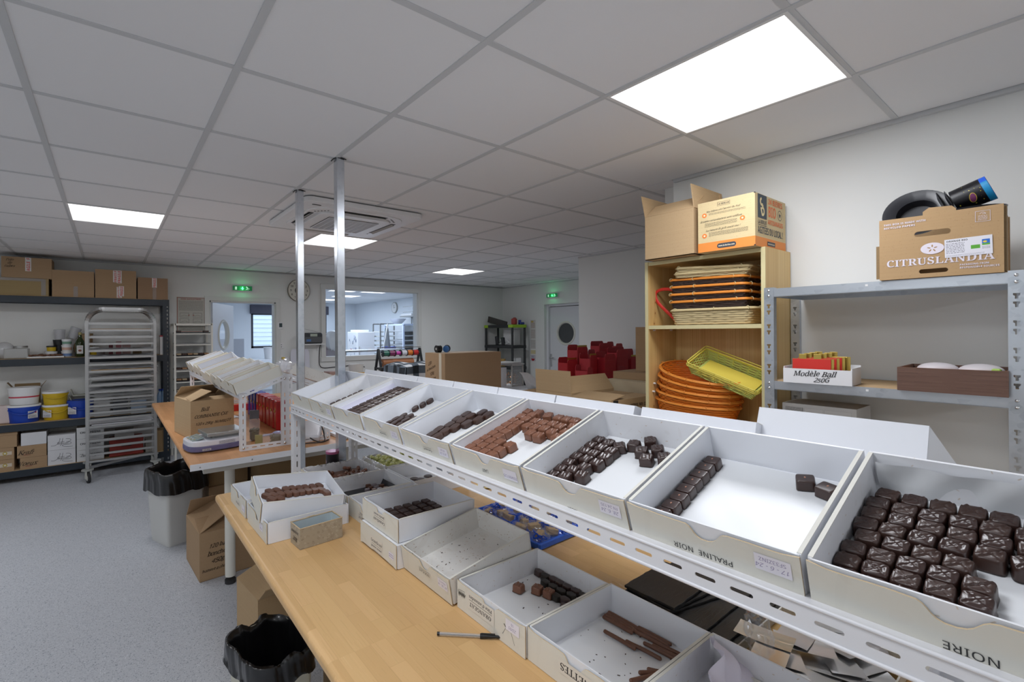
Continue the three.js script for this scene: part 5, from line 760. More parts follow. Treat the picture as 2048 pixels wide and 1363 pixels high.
{ const t = thing('tray_stack_red', 'red lacquered strip behind the order carton', 'strip', [0.80, TH + 0.001, 4.75]); obj('board', rb(0.55, 0.06, 0.03, 0.004, 0, 0.03, 0), Mt.redBright, t); single('leaflet', 'white leaflet with a yellow corner on the far table', 'leaflet', bx(0.22, 0.002, 0.15), Mt.paper, [0.80, TH + 0.003, 4.42], 0.15); }
{ // telephone terminal, cable and notebook at the table end
  const t = thing('card_terminal', 'white card terminal with a grey screen under the rack', 'terminal', [1.13, TH + 0.001, 3.20], -0.5); obj('body', rb(0.16, 0.05, 0.22, 0.018, 0, 0.05, 0, 0.35), M([0.68, 0.68, 0.72], 0.35), t); obj('screen', rb(0.10, 0.003, 0.10, 0.001, 0, 0.082, -0.02, 0.35), M([0.28, 0.25, 0.23], 0.2), t); obj('stand', rb(0.14, 0.02, 0.18, 0.006, 0, 0.01, 0), M([0.62, 0.62, 0.66], 0.4), t);
  tag(obj('power_cable', tube([[1.02, TH + 0.10, -3.35], [1.06, TH + 0.06, -3.2], [1.12, TH + 0.008, -3.05], [1.16, TH + 0.006, -3.02], [1.19, TH + 0.04, -3.1], [1.2, TH + 0.12, -3.2]], 0.004, 30, 6), Mt.black), 'black cable looping under the far rack', 'cable');
  tag(obj('power_cable', tube([[0.99, TH + 0.008, -3.02], [1.05, TH + 0.01, -3.02], [1.14, TH + 0.006, -3.01], [1.2, TH + 0.008, -3.04]], 0.004, 20, 6), Mt.black), 'black cable lying along the far table edge', 'cable');
  const n = thing('spiral_notebook', 'white spiral notebook on the end of the far table', 'notebook', [1.36, TH + 0.001, 3.12], 0.05); obj('pages', bx(0.16, 0.018, 0.21, 0, 0.01, 0), Mt.paper, n); const rg = []; for (let k = 0; k < 12; k++) rg.push(at(new THREE.TorusGeometry(0.011, 0.0015, 5, 12).toNonIndexed(), -0.07 + k * 0.0125, 0.011, 0.105, 0, PI / 2)); obj('spiral', rg, Mt.black, n);
}
// ---------------------------------------------------------------- bins and cartons on the floor
function bin(label, X, D, w, d, h, turn, mat, sd, drop = 0.15) {
  const b = thing('waste_bin', label, 'bin', [X, 0, D], turn), o = roundRect(w, d, 0.03, 5), pos = [], idx = [], N = o.length, R = [[0.80, 0.0], [0.82, 0.02], [0.98, h - 0.03], [1.03, h - 0.028], [1.03, h]];
  R.forEach(([f, y]) => o.forEach(([x, z]) => pos.push(x * f, y, z * f))); for (let k = 0; k < R.length - 1; k++) for (let i = 0; i < N; i++) { const a = k * N + i, c = k * N + (i + 1) % N; idx.push(a, a + N, c, c, a + N, c + N); }
  const g = new THREE.BufferGeometry(); g.setAttribute('position', new THREE.Float32BufferAttribute(pos, 3)); g.setIndex(idx); g.computeVertexNormals(); obj('tub', g, mat, b);
  const N2 = 96, o2 = roundRect(w * 1.0, d * 1.0, 0.05, 20), M2 = o2.length, q = [], ix = [], prof = [[0.55, 0.05], [0.86, h * 0.5], [0.97, h - 0.02], [1.05, h + 0.012], [1.12, h + 0.004], [1.13, h - 0.03], [1.12, h - 0.065], [1.15, h - drop]];
  prof.forEach(([f, y], k) => o2.forEach(([x, z], i) => { const a = i / M2 * PI * 2, wv = Math.sin(a * 5 + sd) + 0.6 * Math.sin(a * 13 + k * 1.1 + sd * 2) + 0.35 * Math.sin(a * 29 + k * 1.6), e = k < 2 ? 0.006 : k < 4 ? 0.010 : 0.026; q.push(x * (f + e * wv), y + (k > 1 ? 0.007 * Math.sin(a * 7 + sd * 3 + k * 0.6) + 0.004 * wv : 0), z * (f + e * wv)); }));
  for (let k = 0; k < prof.length - 1; k++) for (let i = 0; i < M2; i++) { const a = k * M2 + i, c = k * M2 + (i + 1) % M2; ix.push(a, a + M2, c, c, a + M2, c + M2); }
  const ci = q.length / 3; q.push(0, 0.05, 0); for (let i = 0; i < M2; i++) ix.push(ci, i, (i + 1) % M2);
  const g2 = new THREE.BufferGeometry(); g2.setAttribute('position', new THREE.Float32BufferAttribute(q, 3)); g2.setIndex(ix); g2.computeVertexNormals(); const m = obj('black_bin_liner', g2, Mt.blackBag, b); m.material.side = THREE.DoubleSide; return b;
}
bin('white plastic bin with a black liner under the far table', 0.42, 4.24, 0.31, 0.34, 0.55, 0.35, M([0.60, 0.60, 0.58], 0.45), 1.3);
bin('cream bin with a black liner beside the near table', 0.475, 1.78, 0.215, 0.27, 0.47, 0.2, M([0.62, 0.60, 0.50], 0.45), 4.1, 0.075);
{
  const c = carton('handwritten_carton', 'brown carton with handwritten weights under the far table', 0.46, 0.31, 0.42, Mt.card, [0.68, 0, 3.60], 0.06, { open: true, flaps: [['l', 0.55, 0.20], ['f', 0.35, 0.16], ['b', 0.8, 0.2], ['r', 0.4, 0.2]] });
  print('handwriting', 0.19, 0.22, 384, (q, w, h) => { pen(q, '120 bal', w * 0.5, h * 0.22, h * 0.17, '#2c2016'); pen(q, 'bonchon', w * 0.52, h * 0.44, h * 0.15, '#2c2016'); pen(q, '450g', w * 0.5, h * 0.66, h * 0.18, '#2c2016'); pen(q, '(homme a chemise)', w * 0.5, h * 0.9, h * 0.10, '#2c2016'); }, c, [-0.12, 0.155, 0.2125], [0, 0, 0]);
  const f = print('red_print', 0.12, 0.16, 256, (q, w, h) => { q.save(); q.translate(w * 0.3, h * 0.3); q.rotate(-1.4); write(q, 'FRAGILE', 0, 0, 40, '#b5573a', 'sans-serif', 'bold'); q.restore(); q.strokeStyle = '#b5573a'; q.lineWidth = 8; for (let i = 0; i < 5; i++) { q.beginPath(); q.moveTo(w * 0.5 + i * 22, h * 0.2); q.lineTo(w * 0.5 + i * 22, h * 0.8); q.stroke(); } }, c, [-0.178, 0.362, 0.02], [-PI / 2, 0, 0]); f.rotation.set(-PI / 2, 0, 0); f.rotation.order = 'ZXY'; f.rotation.z = 0.55 * 1; f.position.set(-0.155, 0.355, 0.0);
  carton('tan_carton', 'tan carton stacked behind the white bin', 0.30, 0.36, 0.30, Mt.card, [0.78, 0, 4.35], 0.1, {}); carton('tan_carton', 'upper tan carton under the far tabletop', 0.30, 0.28, 0.30, Mt.cardDark, [0.79, 0.362, 4.36], 0.05, {}); carton('long_carton', 'long brown carton filling the space under the far table', 0.75, 0.72, 0.5, Mt.cardDark, [1.35, 0, 4.2], 0, {});
  carton('tipped_carton', 'open pale carton lying under the near table', 0.34, 0.28, 0.30, Mt.cardLight, [0.74, 0, 2.60], 0.12, { open: true, flaps: [['l', 0.35, 0.16], ['f', 2.4, 0.12]] });
  carton('brown_carton', 'low brown carton beside the near bin', 0.4, 0.3, 0.35, Mt.cardDark, [0.88, 0, 1.62], 0.0, {});
}
// ---------------------------------------------------------------- dark shelving along the back wall
const RKX = (u) => -0.953 + 0.00463 * u, RD = 6.84;
{
  const r = thing('heavy_shelf_rack', 'navy boltless shelf rack along the back wall', 'shelf', [-0.52, 0, 7.01]), x0 = -1.25, x1 = 1.135, y = [2.03, 1.34, 0.635, 0.135];
  const up = () => { const W = 0.07, H = 2.03, s = shapeOf([[0, 0], [W, 0], [W, H], [0, H]]); for (let q = 0.03; q < H - 0.04; q += 0.05) { const p = new THREE.Path(); p.moveTo(W * 0.62, q); p.lineTo(W * 0.62 + 0.012, q); p.lineTo(W * 0.62 + 0.012, q + 0.026); p.lineTo(W * 0.62, q + 0.026); p.closePath(); s.holes.push(p); } return mergeGeometries([ext(s, 0.002), bx(0.002, H, 0.05, W, H / 2, -0.025)]); };
  const ug = up(); for (const [x, z] of [[x1 - 0.07, 0.18], [x1 - 0.07, -0.16], [x0, 0.18], [x0, -0.16]]) { const u = obj('upright', ug, Mt.navy, r); u.position.set(x, 0, z); obj('foot', bx(0.08, 0.006, 0.06, 0.035, 0.003, -0.02), Mt.rackSteel, u); }
  for (const q of y) { obj('front_beam', [rb(x1 - x0 - 0.01, 0.08, 0.03, 0.006, (x0 + x1) / 2, q - 0.04, 0.165)], Mt.navy, r); obj('rear_beam', bx(x1 - x0, 0.07, 0.02, (x0 + x1) / 2, q - 0.035, -0.165), Mt.navy, r); obj('side_beam', [bx(0.02, 0.05, 0.32, x1 - 0.03, q - 0.03, 0), bx(0.02, 0.05, 0.32, x0 + 0.03, q - 0.03, 0)], Mt.navy, r); obj('shelf_board', bx(x1 - x0 - 0.02, 0.008, 0.345, (x0 + x1) / 2, q - 0.003, 0.005), Mt.cardLight, r); }
}
const RZ = [2.032, 1.342, 0.637, 0.137];
const rc = (name, label, u0, u1, h, k, dy = 0, mat = Mt.card, depth = 0.30, o = {}) => carton(name, label, RKX(u1) - RKX(u0) - 0.006, h, depth, mat, [(RKX(u0) + RKX(u1)) / 2, RZ[k] + dy, RD + depth / 2 + 0.012], o.turn || 0, o);
const fragile = (c, x, y, hgt, z, text = 'FRAGILE') => print('fragile_tape', 0.05, hgt, 96, (q, w, h) => { q.fillStyle = '#d9d6d2'; q.fillRect(0, 0, w, h); q.save(); q.translate(w / 2, h / 2); q.rotate(-PI / 2); write(q, text, 0, 2, w * 0.8, '#cf3a30', 'sans-serif', 'bold', h * 0.96); q.restore(); }, c, [x, y, z], [0, 0, 0]);
{
  const c1 = rc('storage_carton', 'yellowish taped carton at the bottom of the stack', -40, 88, 0.19, 0, 0, M([0.36, 0.26, 0.12], 0.8, { map: cardTex })); obj('tape', [bx(0.06, 0.18, 0.001, -0.16, 0.095, 0.151), bx(0.04, 0.18, 0.001, 0.25, 0.095, 0.151), bx(0.5, 0.03, 0.001, 0, 0.175, 0.1512)], MP([0.30, 0.26, 0.22], 0.2), c1);
  const c2 = rc('storage_carton', 'carton on top of the stack with fragile tape', 3, 94, 0.225, 0, 0.192); fragile(c2, 0.01, 0.15, 0.15, 0.152, 'AGILE  F'); print('handwriting', 0.12, 0.11, 128, (q, w, h) => { pen(q, 'Tuto', w / 2, h * 0.2, 34, '#4a3c2c'); pen(q, 'de', w / 2, h * 0.52, 34, '#4a3c2c'); pen(q, 'cubes', w / 2, h * 0.82, 34, '#4a3c2c'); }, c2, [-0.14, 0.16, 0.152]);
  const c3 = rc('storage_carton', 'plain tan carton with a torn tape strip', 93, 176, 0.30, 0); obj('tape', bx(0.04, 0.12, 0.001, 0.02, 0.06, 0.151), MP([0.30, 0.24, 0.2], 0.2), c3);
  const c4 = rc('storage_carton', 'tallest tan carton with crossed fragile tapes', 177, 265, 0.335, 0); fragile(c4, -0.005, 0.26, 0.14, 0.152); fragile(c4, 0.03, 0.255, 0.15, 0.1525); fragile(c4, 0.03, 0.07, 0.13, 0.152); fragile(c4, 0.052, 0.085, 0.12, 0.1525);
  const c5 = rc('storage_carton', 'darker brown carton by the rack upright with fragile tape', 267, 337, 0.265, 0, 0, M([0.33, 0.21, 0.125], 0.85, { map: cardTex })); fragile(c5, 0.015, 0.205, 0.12, 0.152); obj('tape', bx(0.04, 0.14, 0.001, 0.015, 0.07, 0.151), MP([0.30, 0.22, 0.17], 0.25), c5);
}
const RS = (u, k, dd = 0.10, dy = 0) => [RKX(u), RZ[k] + dy, RD + dd];
const jar = (name, label, u, k, r, h, mat, o = {}) => { const t = thing(name, label, o.cat || 'tub', RS(u, k, o.dd ?? 0.10, o.dy ?? 0), 0, o.group); obj('body', lathe([[0, 0.002], [r * 0.9, 0.002], [r * 0.93, 0.006], [r, h * 0.9], [r, h], [0, h]], 26), mat, t); obj('lid', lathe([[0, h - 0.004], [r * 1.06, h - 0.004], [r * 1.06, h + 0.008], [r, h + 0.012], [0, h + 0.012]], 26), o.lid || Mt.white, t); if (o.band) obj('label_band', cy(r * 0.985, r * 0.955, h * 0.5, 0, h * 0.45, 0, 0, 0, 0, 26, true), o.band, t); return t; };
// second shelf
{
  const pc = thing('plastic_container', 'cloudy plastic container with a steel lidded tin inside', 'container', RS(27, 1, 0.12)); obj('container', rb(0.20, 0.11, 0.15, 0.01, 0, 0.056, 0), MP([0.62, 0.62, 0.60], 0.3, { transmission: 0.35, thickness: 0 }), pc); obj('steel_lid', cy(0.062, 0.062, 0.02, 0.03, 0.128, 0, 0, 0, 0, 28), Mt.rackSteel, pc);
  single('plastic_bag', 'crumpled clear bag at the left end of the shelf', 'bag', sp(0.09, 0, 0.09, 0, 1, 1.05, 0.9, 14), MP([0.85, 0.85, 0.86], 0.2, { transmission: 0.6, thickness: 0 }), RS(4, 1, 0.14));
  const bt = thing('biscuit_tray', 'low white tray of broken biscuits', 'tray', RS(81, 1, 0.08)); obj('tray', rb(0.32, 0.016, 0.13, 0.006, 0, 0.009, 0), Mt.white, bt); seed = 3; const bg = []; for (let i = 0; i < 26; i++) bg.push(rb(rr(0.02, 0.05), 0.014, rr(0.02, 0.04), 0.004, rr(-0.14, 0.14), 0.024 + rr(0, 0.012), rr(-0.04, 0.04), rr(-0.3, 0.3), rr(0, 3))); const bm = obj('biscuit_pieces', bg, M([0.16, 0.07, 0.035], 0.7), bt); bm.userData.kind = 'stuff';
  jar('plastic_tub', 'white tub with an orange label below the yellow jar', 89, 1, 0.052, 0.055, Mt.white, { band: M([0.66, 0.42, 0.35], 0.5), dd: 0.18 }); jar('plastic_tub', 'yellow jar with a black lid on the white tub', 89, 1, 0.044, 0.05, Mt.yellow, { dd: 0.18, dy: 0.07, lid: Mt.black });
  const bs = thing('stacked_cups', 'tower of black cups behind the yellow jar', 'cups', RS(103, 1, 0.24)); obj('cups', lathe([[0, 0], [0.05, 0], [0.055, 0.06], [0.05, 0.065], [0.056, 0.13], [0.051, 0.135], [0.058, 0.20], [0, 0.20]], 22), Mt.black, bs);
  jar('plastic_tub', 'white tub with a blue label at the bottom of three', 119, 1, 0.05, 0.058, Mt.white, { band: M([0.16, 0.28, 0.55], 0.5), dd: 0.17, group: 'three stacked tubs' }); jar('plastic_tub', 'white tub with a peach label in the middle', 119, 1, 0.048, 0.058, Mt.white, { band: M([0.66, 0.42, 0.32], 0.5), dd: 0.17, dy: 0.07, group: 'three stacked tubs' }); jar('plastic_tub', 'white tub with a green label on top of three', 119, 1, 0.046, 0.055, Mt.white, { band: M([0.20, 0.36, 0.26], 0.5), dd: 0.17, dy: 0.14, group: 'three stacked tubs' });
  const cl = MP([0.80, 0.80, 0.82], 0.15, { transmission: 0.6, thickness: 0 }); single('clear_cups', 'sleeve of clear cups on top of the black tower', 'cups', lathe([[0, 0], [0.045, 0], [0.055, 0.11], [0.05, 0.115], [0, 0.112]], 22), cl, RS(104, 1, 0.24, 0.205)); const c2 = single('clear_cups', 'sleeve of clear cups leaning on the tubs', 'cups', lathe([[0, 0], [0.045, 0], [0.056, 0.13], [0.05, 0.135], [0, 0.132]], 22), cl, RS(128, 1, 0.25, 0.215)); c2.rotation.z = -0.35;
  const bo = thing('wine_bottle', 'green glass bottle with a white label', 'bottle', RS(146, 1, 0.09)); obj('glass', lathe([[0, 0.002], [0.042, 0.002], [0.045, 0.01], [0.045, 0.15], [0.04, 0.18], [0.018, 0.22], [0.015, 0.275], [0.017, 0.278], [0, 0.278]], 26), MP([0.03, 0.045, 0.012], 0.08), bo); obj('capsule', cy(0.0165, 0.017, 0.03, 0, 0.27, 0), M([0.42, 0.36, 0.14], 0.4), bo); print('paper_label', 0.06, 0.095, 128, (q, w, h) => { q.fillStyle = '#d8d5d2'; q.fillRect(0, 0, w, h); pen(q, 'Cidre', w / 2, h * 0.2, 34, '#8a4a3a'); q.fillStyle = '#7d4a30'; q.beginPath(); q.ellipse(w / 2, h * 0.62, 34, 26, 0, 0, 7); q.fill(); }, bo, [0, 0.085, 0.0462], [0, 0, 0]);
  single('paper_sack', 'crumpled kraft paper sack behind the bottle', 'sack', sp(0.10, 0, 0.10, 0, 0.9, 1.05, 0.7, 12), Mt.card, RS(150, 1, 0.24)); jar('round_tin', 'brown round carton drum at the rear', 158, 1, 0.06, 0.26, Mt.card, { dd: 0.26, lid: Mt.cardDark, cat: 'drum' });
  const pk = [[176, 0.05, 0.10, Mt.yellow, 'yellow topped tub seen through the trolley'], [185, 0.055, 0.07, Mt.greyPlastic, 'grey tub seen through the trolley']]; for (const [u, r, h, m, l] of pk) jar('plastic_tub', l, u, 1, r, h, m, { dd: 0.16 });
  rc('small_carton', 'dark red packet behind the trolley bars', 204, 214, 0.15, 1, 0, M([0.22, 0.05, 0.06], 0.6), 0.12, { plain: true }); rc('small_carton', 'pink and red packet behind the trolley bars', 219, 232, 0.17, 1, 0, M([0.60, 0.22, 0.24], 0.6), 0.12, { plain: true }); rc('small_carton', 'white red packet lying behind the trolley bars', 233, 252, 0.13, 1, 0, M([0.64, 0.40, 0.38], 0.6), 0.14, { plain: true }); rc('small_carton', 'brown packet behind the trolley bars', 256, 276, 0.10, 1, 0, Mt.cardDark, 0.16, { plain: true });
  const wb = rc('small_carton', 'white carton with a red top by the rack upright', 317, 331, 0.24, 1, 0, Mt.white, 0.14, { plain: true }); obj('red_top', bx(RKX(331) - RKX(317) - 0.004, 0.018, 0.142, 0, 0.233, 0), M([0.45, 0.04, 0.06], 0.5), wb);
}
// third shelf: buckets
function bucket(label, u, k, r, h, mat, lidM, o = {}) {
  const t = thing('lidded_bucket', label, 'bucket', RS(u, k, o.dd ?? 0.13, o.dy ?? 0), o.turn || 0, 'food buckets'); const g = lathe([[0, 0], [r * 0.88, 0], [r * 0.9, 0.004], [r, h - 0.02], [0, h - 0.02]], 32).scale(1, 1, 0.8); obj('tub', g, mat, t);
  obj('lid', lathe([[0, h - 0.022], [r * 1.04, h - 0.022], [r * 1.05, h - 0.004], [r * 1.02, h], [r * 0.95, h - 0.006], [0, h - 0.006]], 32).scale(1, 1, 0.8), lidM, t);
  if (o.handle) obj('handle', tube([[-r * 1.04, h - 0.03, 0], [-r * 0.6, h * 0.62, r * 0.76], [0, h * 0.5, r * 0.92], [r * 0.6, h * 0.56, r * 0.8], [r * 1.04, h - 0.03, 0]], 0.005, 28, 6), o.handle, t);
  if (o.label) print('paper_label', 0.09, 0.08, 128, (q, w, h2) => { q.fillStyle = '#d5d3d6'; q.fillRect(0, 0, w, h2); q.fillStyle = '#c0384a'; q.fillRect(w * 0.7, 14, 22, 22); greek(q, 10, 14, w * 0.5, 3, 15, 5, '#777'); greek(q, 10, h2 * 0.6, w * 0.8, 4, 11, 5, '#555'); }, t, [o.label * r * 0.6, h * 0.45, r * 0.78 * 0.93], [0, o.label * 0.55, 0]);
  if (o.stripe) obj('red_stripe', cy(r * 0.955, r * 0.945, 0.016, 0, h * 0.45, 0, 0, 0, 0, 32, true).scale(1, 1, 0.8), M([0.55, 0.05, 0.08], 0.5), t);
  return t;
}
bucket('blue lidded bucket under the white one', 38, 2, 0.145, 0.195, Mt.blue, Mt.white, { handle: Mt.blue, label: 1 }); bucket('white bucket with a red stripe on the blue bucket', 39, 2, 0.135, 0.19, Mt.white, Mt.white, { stripe: 1, dy: 0.196 });
bucket('yellow bucket with a white lid, lower of two', 98, 2, 0.12, 0.17, Mt.yellow, Mt.white, { handle: Mt.yellow, label: -1 }); bucket('yellow bucket stacked on the other yellow one', 97, 2, 0.115, 0.15, Mt.yellow, Mt.white, { handle: Mt.yellow, dy: 0.171 }); bucket('blue bucket with a blue lid by the trolley', 146, 2, 0.125, 0.20, Mt.blue, Mt.blue, { handle: Mt.blue, label: -1 });
{
  const f = (label, u, dy) => { const t = thing('foam_dish', label, 'dish', RS(u, 2, 0.26, dy), 0, 'foam dishes'); obj('dish', ext(shapeOf([[-0.07, 0], [0.07, 0], [0.095, 0.075], [0.088, 0.075], [0.065, 0.008], [-0.065, 0.008], [-0.088, 0.075], [-0.095, 0.075]]), 0.13, 0.002).translate(0, 0, -0.065), M([0.60, 0.60, 0.50], 0.6), t); };
  f('lower cream foam dish behind the blue bucket', 143, 0.16); f('upper cream foam dish behind the blue bucket', 145, 0.24); single('foam_block', 'cream block supporting the foam dishes', 'block', bx(0.16, 0.158, 0.1, 0, 0.079, 0), M([0.52, 0.50, 0.42], 0.8), RS(143, 2, 0.275));
  rc('open_carton', 'open brown carton behind the white bucket', 16, 66, 0.36, 2, 0, Mt.cardDark, 0.09, { open: true, flaps: [['l', 2.2, 0.09], ['r', 2.2, 0.09], ['b', 1.5, 0.05]] }).position.z = -(RD + 0.285);
  single('flour_bag', 'white and red paper bag at the left end of the third shelf', 'bag', rb(0.14, 0.20, 0.10, 0.02, 0, 0.10, 0), M([0.62, 0.52, 0.50], 0.6), RS(2, 2, 0.12));
  for (let k = 0; k < 4; k++) { const c = rc('label_box', ['bottom', 'second', 'third', 'top'][k] + ' flat white barcode box behind the trolley', 173, 207, 0.065, 2, k * 0.067, M([0.66, 0.65, 0.64], 0.6), 0.2, { plain: true, group: 'barcode boxes' }); if (k < 2) print('barcode', 0.10, 0.03, 128, (q, w, h) => { for (let x = 4; x < w; x += rr(3, 7)) { q.fillStyle = '#555'; q.fillRect(x, 4, rr(1, 3), h - 8); } }, c, [0.02, 0.032, 0.1015]); }
  rc('dark_box', 'dark flat box behind the trolley on the third shelf', 212, 245, 0.18, 2, 0, M([0.08, 0.085, 0.10], 0.5), 0.2, { plain: true }); rc('water_pack', 'blue film wrapped water pack behind the trolley', 250, 286, 0.17, 2, 0, M([0.42, 0.52, 0.66], 0.25), 0.2, { plain: true });
  for (const [u, l] of [[318, 'tall blue capped water bottle by the rack upright'], [326, 'second blue water bottle beside the rack upright']]) { const b = thing('water_bottle', l, 'bottle', RS(u, 2, 0.1), 0); obj('bottle', lathe([[0, 0], [0.04, 0], [0.042, 0.16], [0.03, 0.21], [0.016, 0.235], [0.016, 0.25], [0, 0.25]], 20), MP([0.35, 0.55, 0.80], 0.1, { transmission: 0.4, thickness: 0 }), b); obj('cap', cy(0.018, 0.018, 0.02, 0, 0.258, 0), Mt.blue, b); }
}
// bottom shelf
{
  const kr = (l, u0, u1, h, dy, m = Mt.card) => rc('flat_carton', l, u0, u1, h, 3, dy, m, 0.3, { plain: true });
  const a = kr('lowest tan carton with a round sticker', -30, 24, 0.125, 0), b = kr('second tan carton with a round sticker', -30, 24, 0.125, 0.127); for (const c of [a, b]) print('round_sticker', 0.11, 0.05, 128, (q, w, h) => { q.fillStyle = '#cdbfae'; q.fillRect(0, 8, w, h - 16); q.fillStyle = '#b09a3c'; q.beginPath(); q.arc(w / 2, h / 2, 22, 0, 7); q.fill(); q.fillStyle = '#d8d0c0'; q.beginPath(); q.arc(w / 2, h / 2, 12, 0, 7); q.fill(); }, c, [0.05, 0.065, 0.152]);
  kr('plain tan carton third in the left stack', -30, 29, 0.13, 0.254); kr('top tan carton of the left stack', -30, 30, 0.065, 0.386);
  const d = kr('brown scribbled carton at the bottom', 33, 83, 0.12, 0), e = kr('brown scribbled carton in the middle', 28, 82, 0.13, 0.122); for (const [c, s] of [[d, 'Voeux'], [e, 'Kraft']]) print('handwriting', 0.17, 0.09, 192, (q, w, h) => { pen(q, s, w * 0.45, h * 0.55, 62, '#3a2a1c', -0.3); write(q, 'PRODUIT', w * 0.5, h * 0.85, 15, '#a03a30', 'sans-serif', 'bold'); }, c, [-0.04, 0.06, 0.152]);
  kr('small plain white carton on the brown ones', 35, 82, 0.135, 0.254, M([0.66, 0.66, 0.68], 0.55));
  for (let k = 0; k < 2; k++) { const c = kr(k ? 'upper white carton with black script letters' : 'lower white carton with black script letters', 83, 137, 0.165, k * 0.167, M([0.68, 0.68, 0.70], 0.55)); print('script_print', 0.20, 0.12, 320, (q, w, h) => { q.strokeStyle = '#3a3a40'; q.lineWidth = 5; q.beginPath(); q.moveTo(10, h * 0.75); q.bezierCurveTo(w * 0.3, h * 0.9, w * 0.45, h * 0.3, w * 0.42, h * 0.1); q.moveTo(w * 0.55, h * 0.12); q.bezierCurveTo(w * 0.5, h * 0.5, w * 0.5, h * 0.8, w * 0.42, h * 0.8); q.moveTo(w * 0.3, h * 0.5); q.lineTo(w * 0.62, h * 0.45); q.moveTo(w * 0.68, h * 0.2); q.bezierCurveTo(w * 1.0, h * 0.2, w * 0.95, h * 0.5, w * 0.7, h * 0.5); q.bezierCurveTo(w, h * 0.5, w, h * 0.8, w * 0.66, h * 0.75); q.bezierCurveTo(w * 0.4, h * 0.7, w * 0.5, h, w * 0.98, h * 0.98); q.stroke(); write(q, 'BRUGNARD', w * 0.55, h * 0.62, 26, '#2a2a30', 'serif', 'bold'); }, c, [0, 0.08, 0.152]); }
  for (let k = 0; k < 3; k++) { const c = kr(['lowest white carton with handwritten champagne script', 'middle white carton printed CHAMPAGNE', 'top white carton printed CHAMPAGNE'][k], 138, 194, 0.128, k * 0.13, M([0.70, 0.70, 0.70], 0.55)); print(k ? 'printed_text' : 'handwriting', 0.20, 0.05, 320, (q, w, h) => k ? write(q, 'CHAMPAGNE', w / 2, h / 2, h * 0.62, '#232326', 'sans-serif', 'bold', w * 0.98) : pen(q, 'Champagne', w / 2, h / 2, h * 0.8, '#232326'), c, [0, 0.07, 0.152]); }
  const cr = thing('red_crate', 'red plastic crate seen through the trolley', 'crate', [(RKX(204) + RKX(278)) / 2, RZ[3], RD + 0.17]); obj('crate', [rb(0.34, 0.20, 0.28, 0.01, 0, 0.10, 0), bx(0.345, 0.02, 0.285, 0, 0.185, 0), bx(0.345, 0.02, 0.285, 0, 0.02, 0)], M([0.30, 0.03, 0.02], 0.5), cr); obj('hand_hole', bx(0.1, 0.03, 0.002, 0, 0.13, 0.1412), Mt.dark, cr);
  rc('grey_box', 'two grey cartons on top of the red crate', 215, 258, 0.10, 3, 0.203, M([0.42, 0.40, 0.38], 0.7), 0.2, { plain: true }); rc('glass_jar_box', 'box of jars at the end of the bottom shelf', 282, 300, 0.16, 3, 0, M([0.36, 0.34, 0.30], 0.5), 0.2, { plain: true }); rc('clutter_box', 'dark brown box by the rack upright foot', 308, 330, 0.26, 3, 0, Mt.cardDark, 0.2, { plain: true });
}
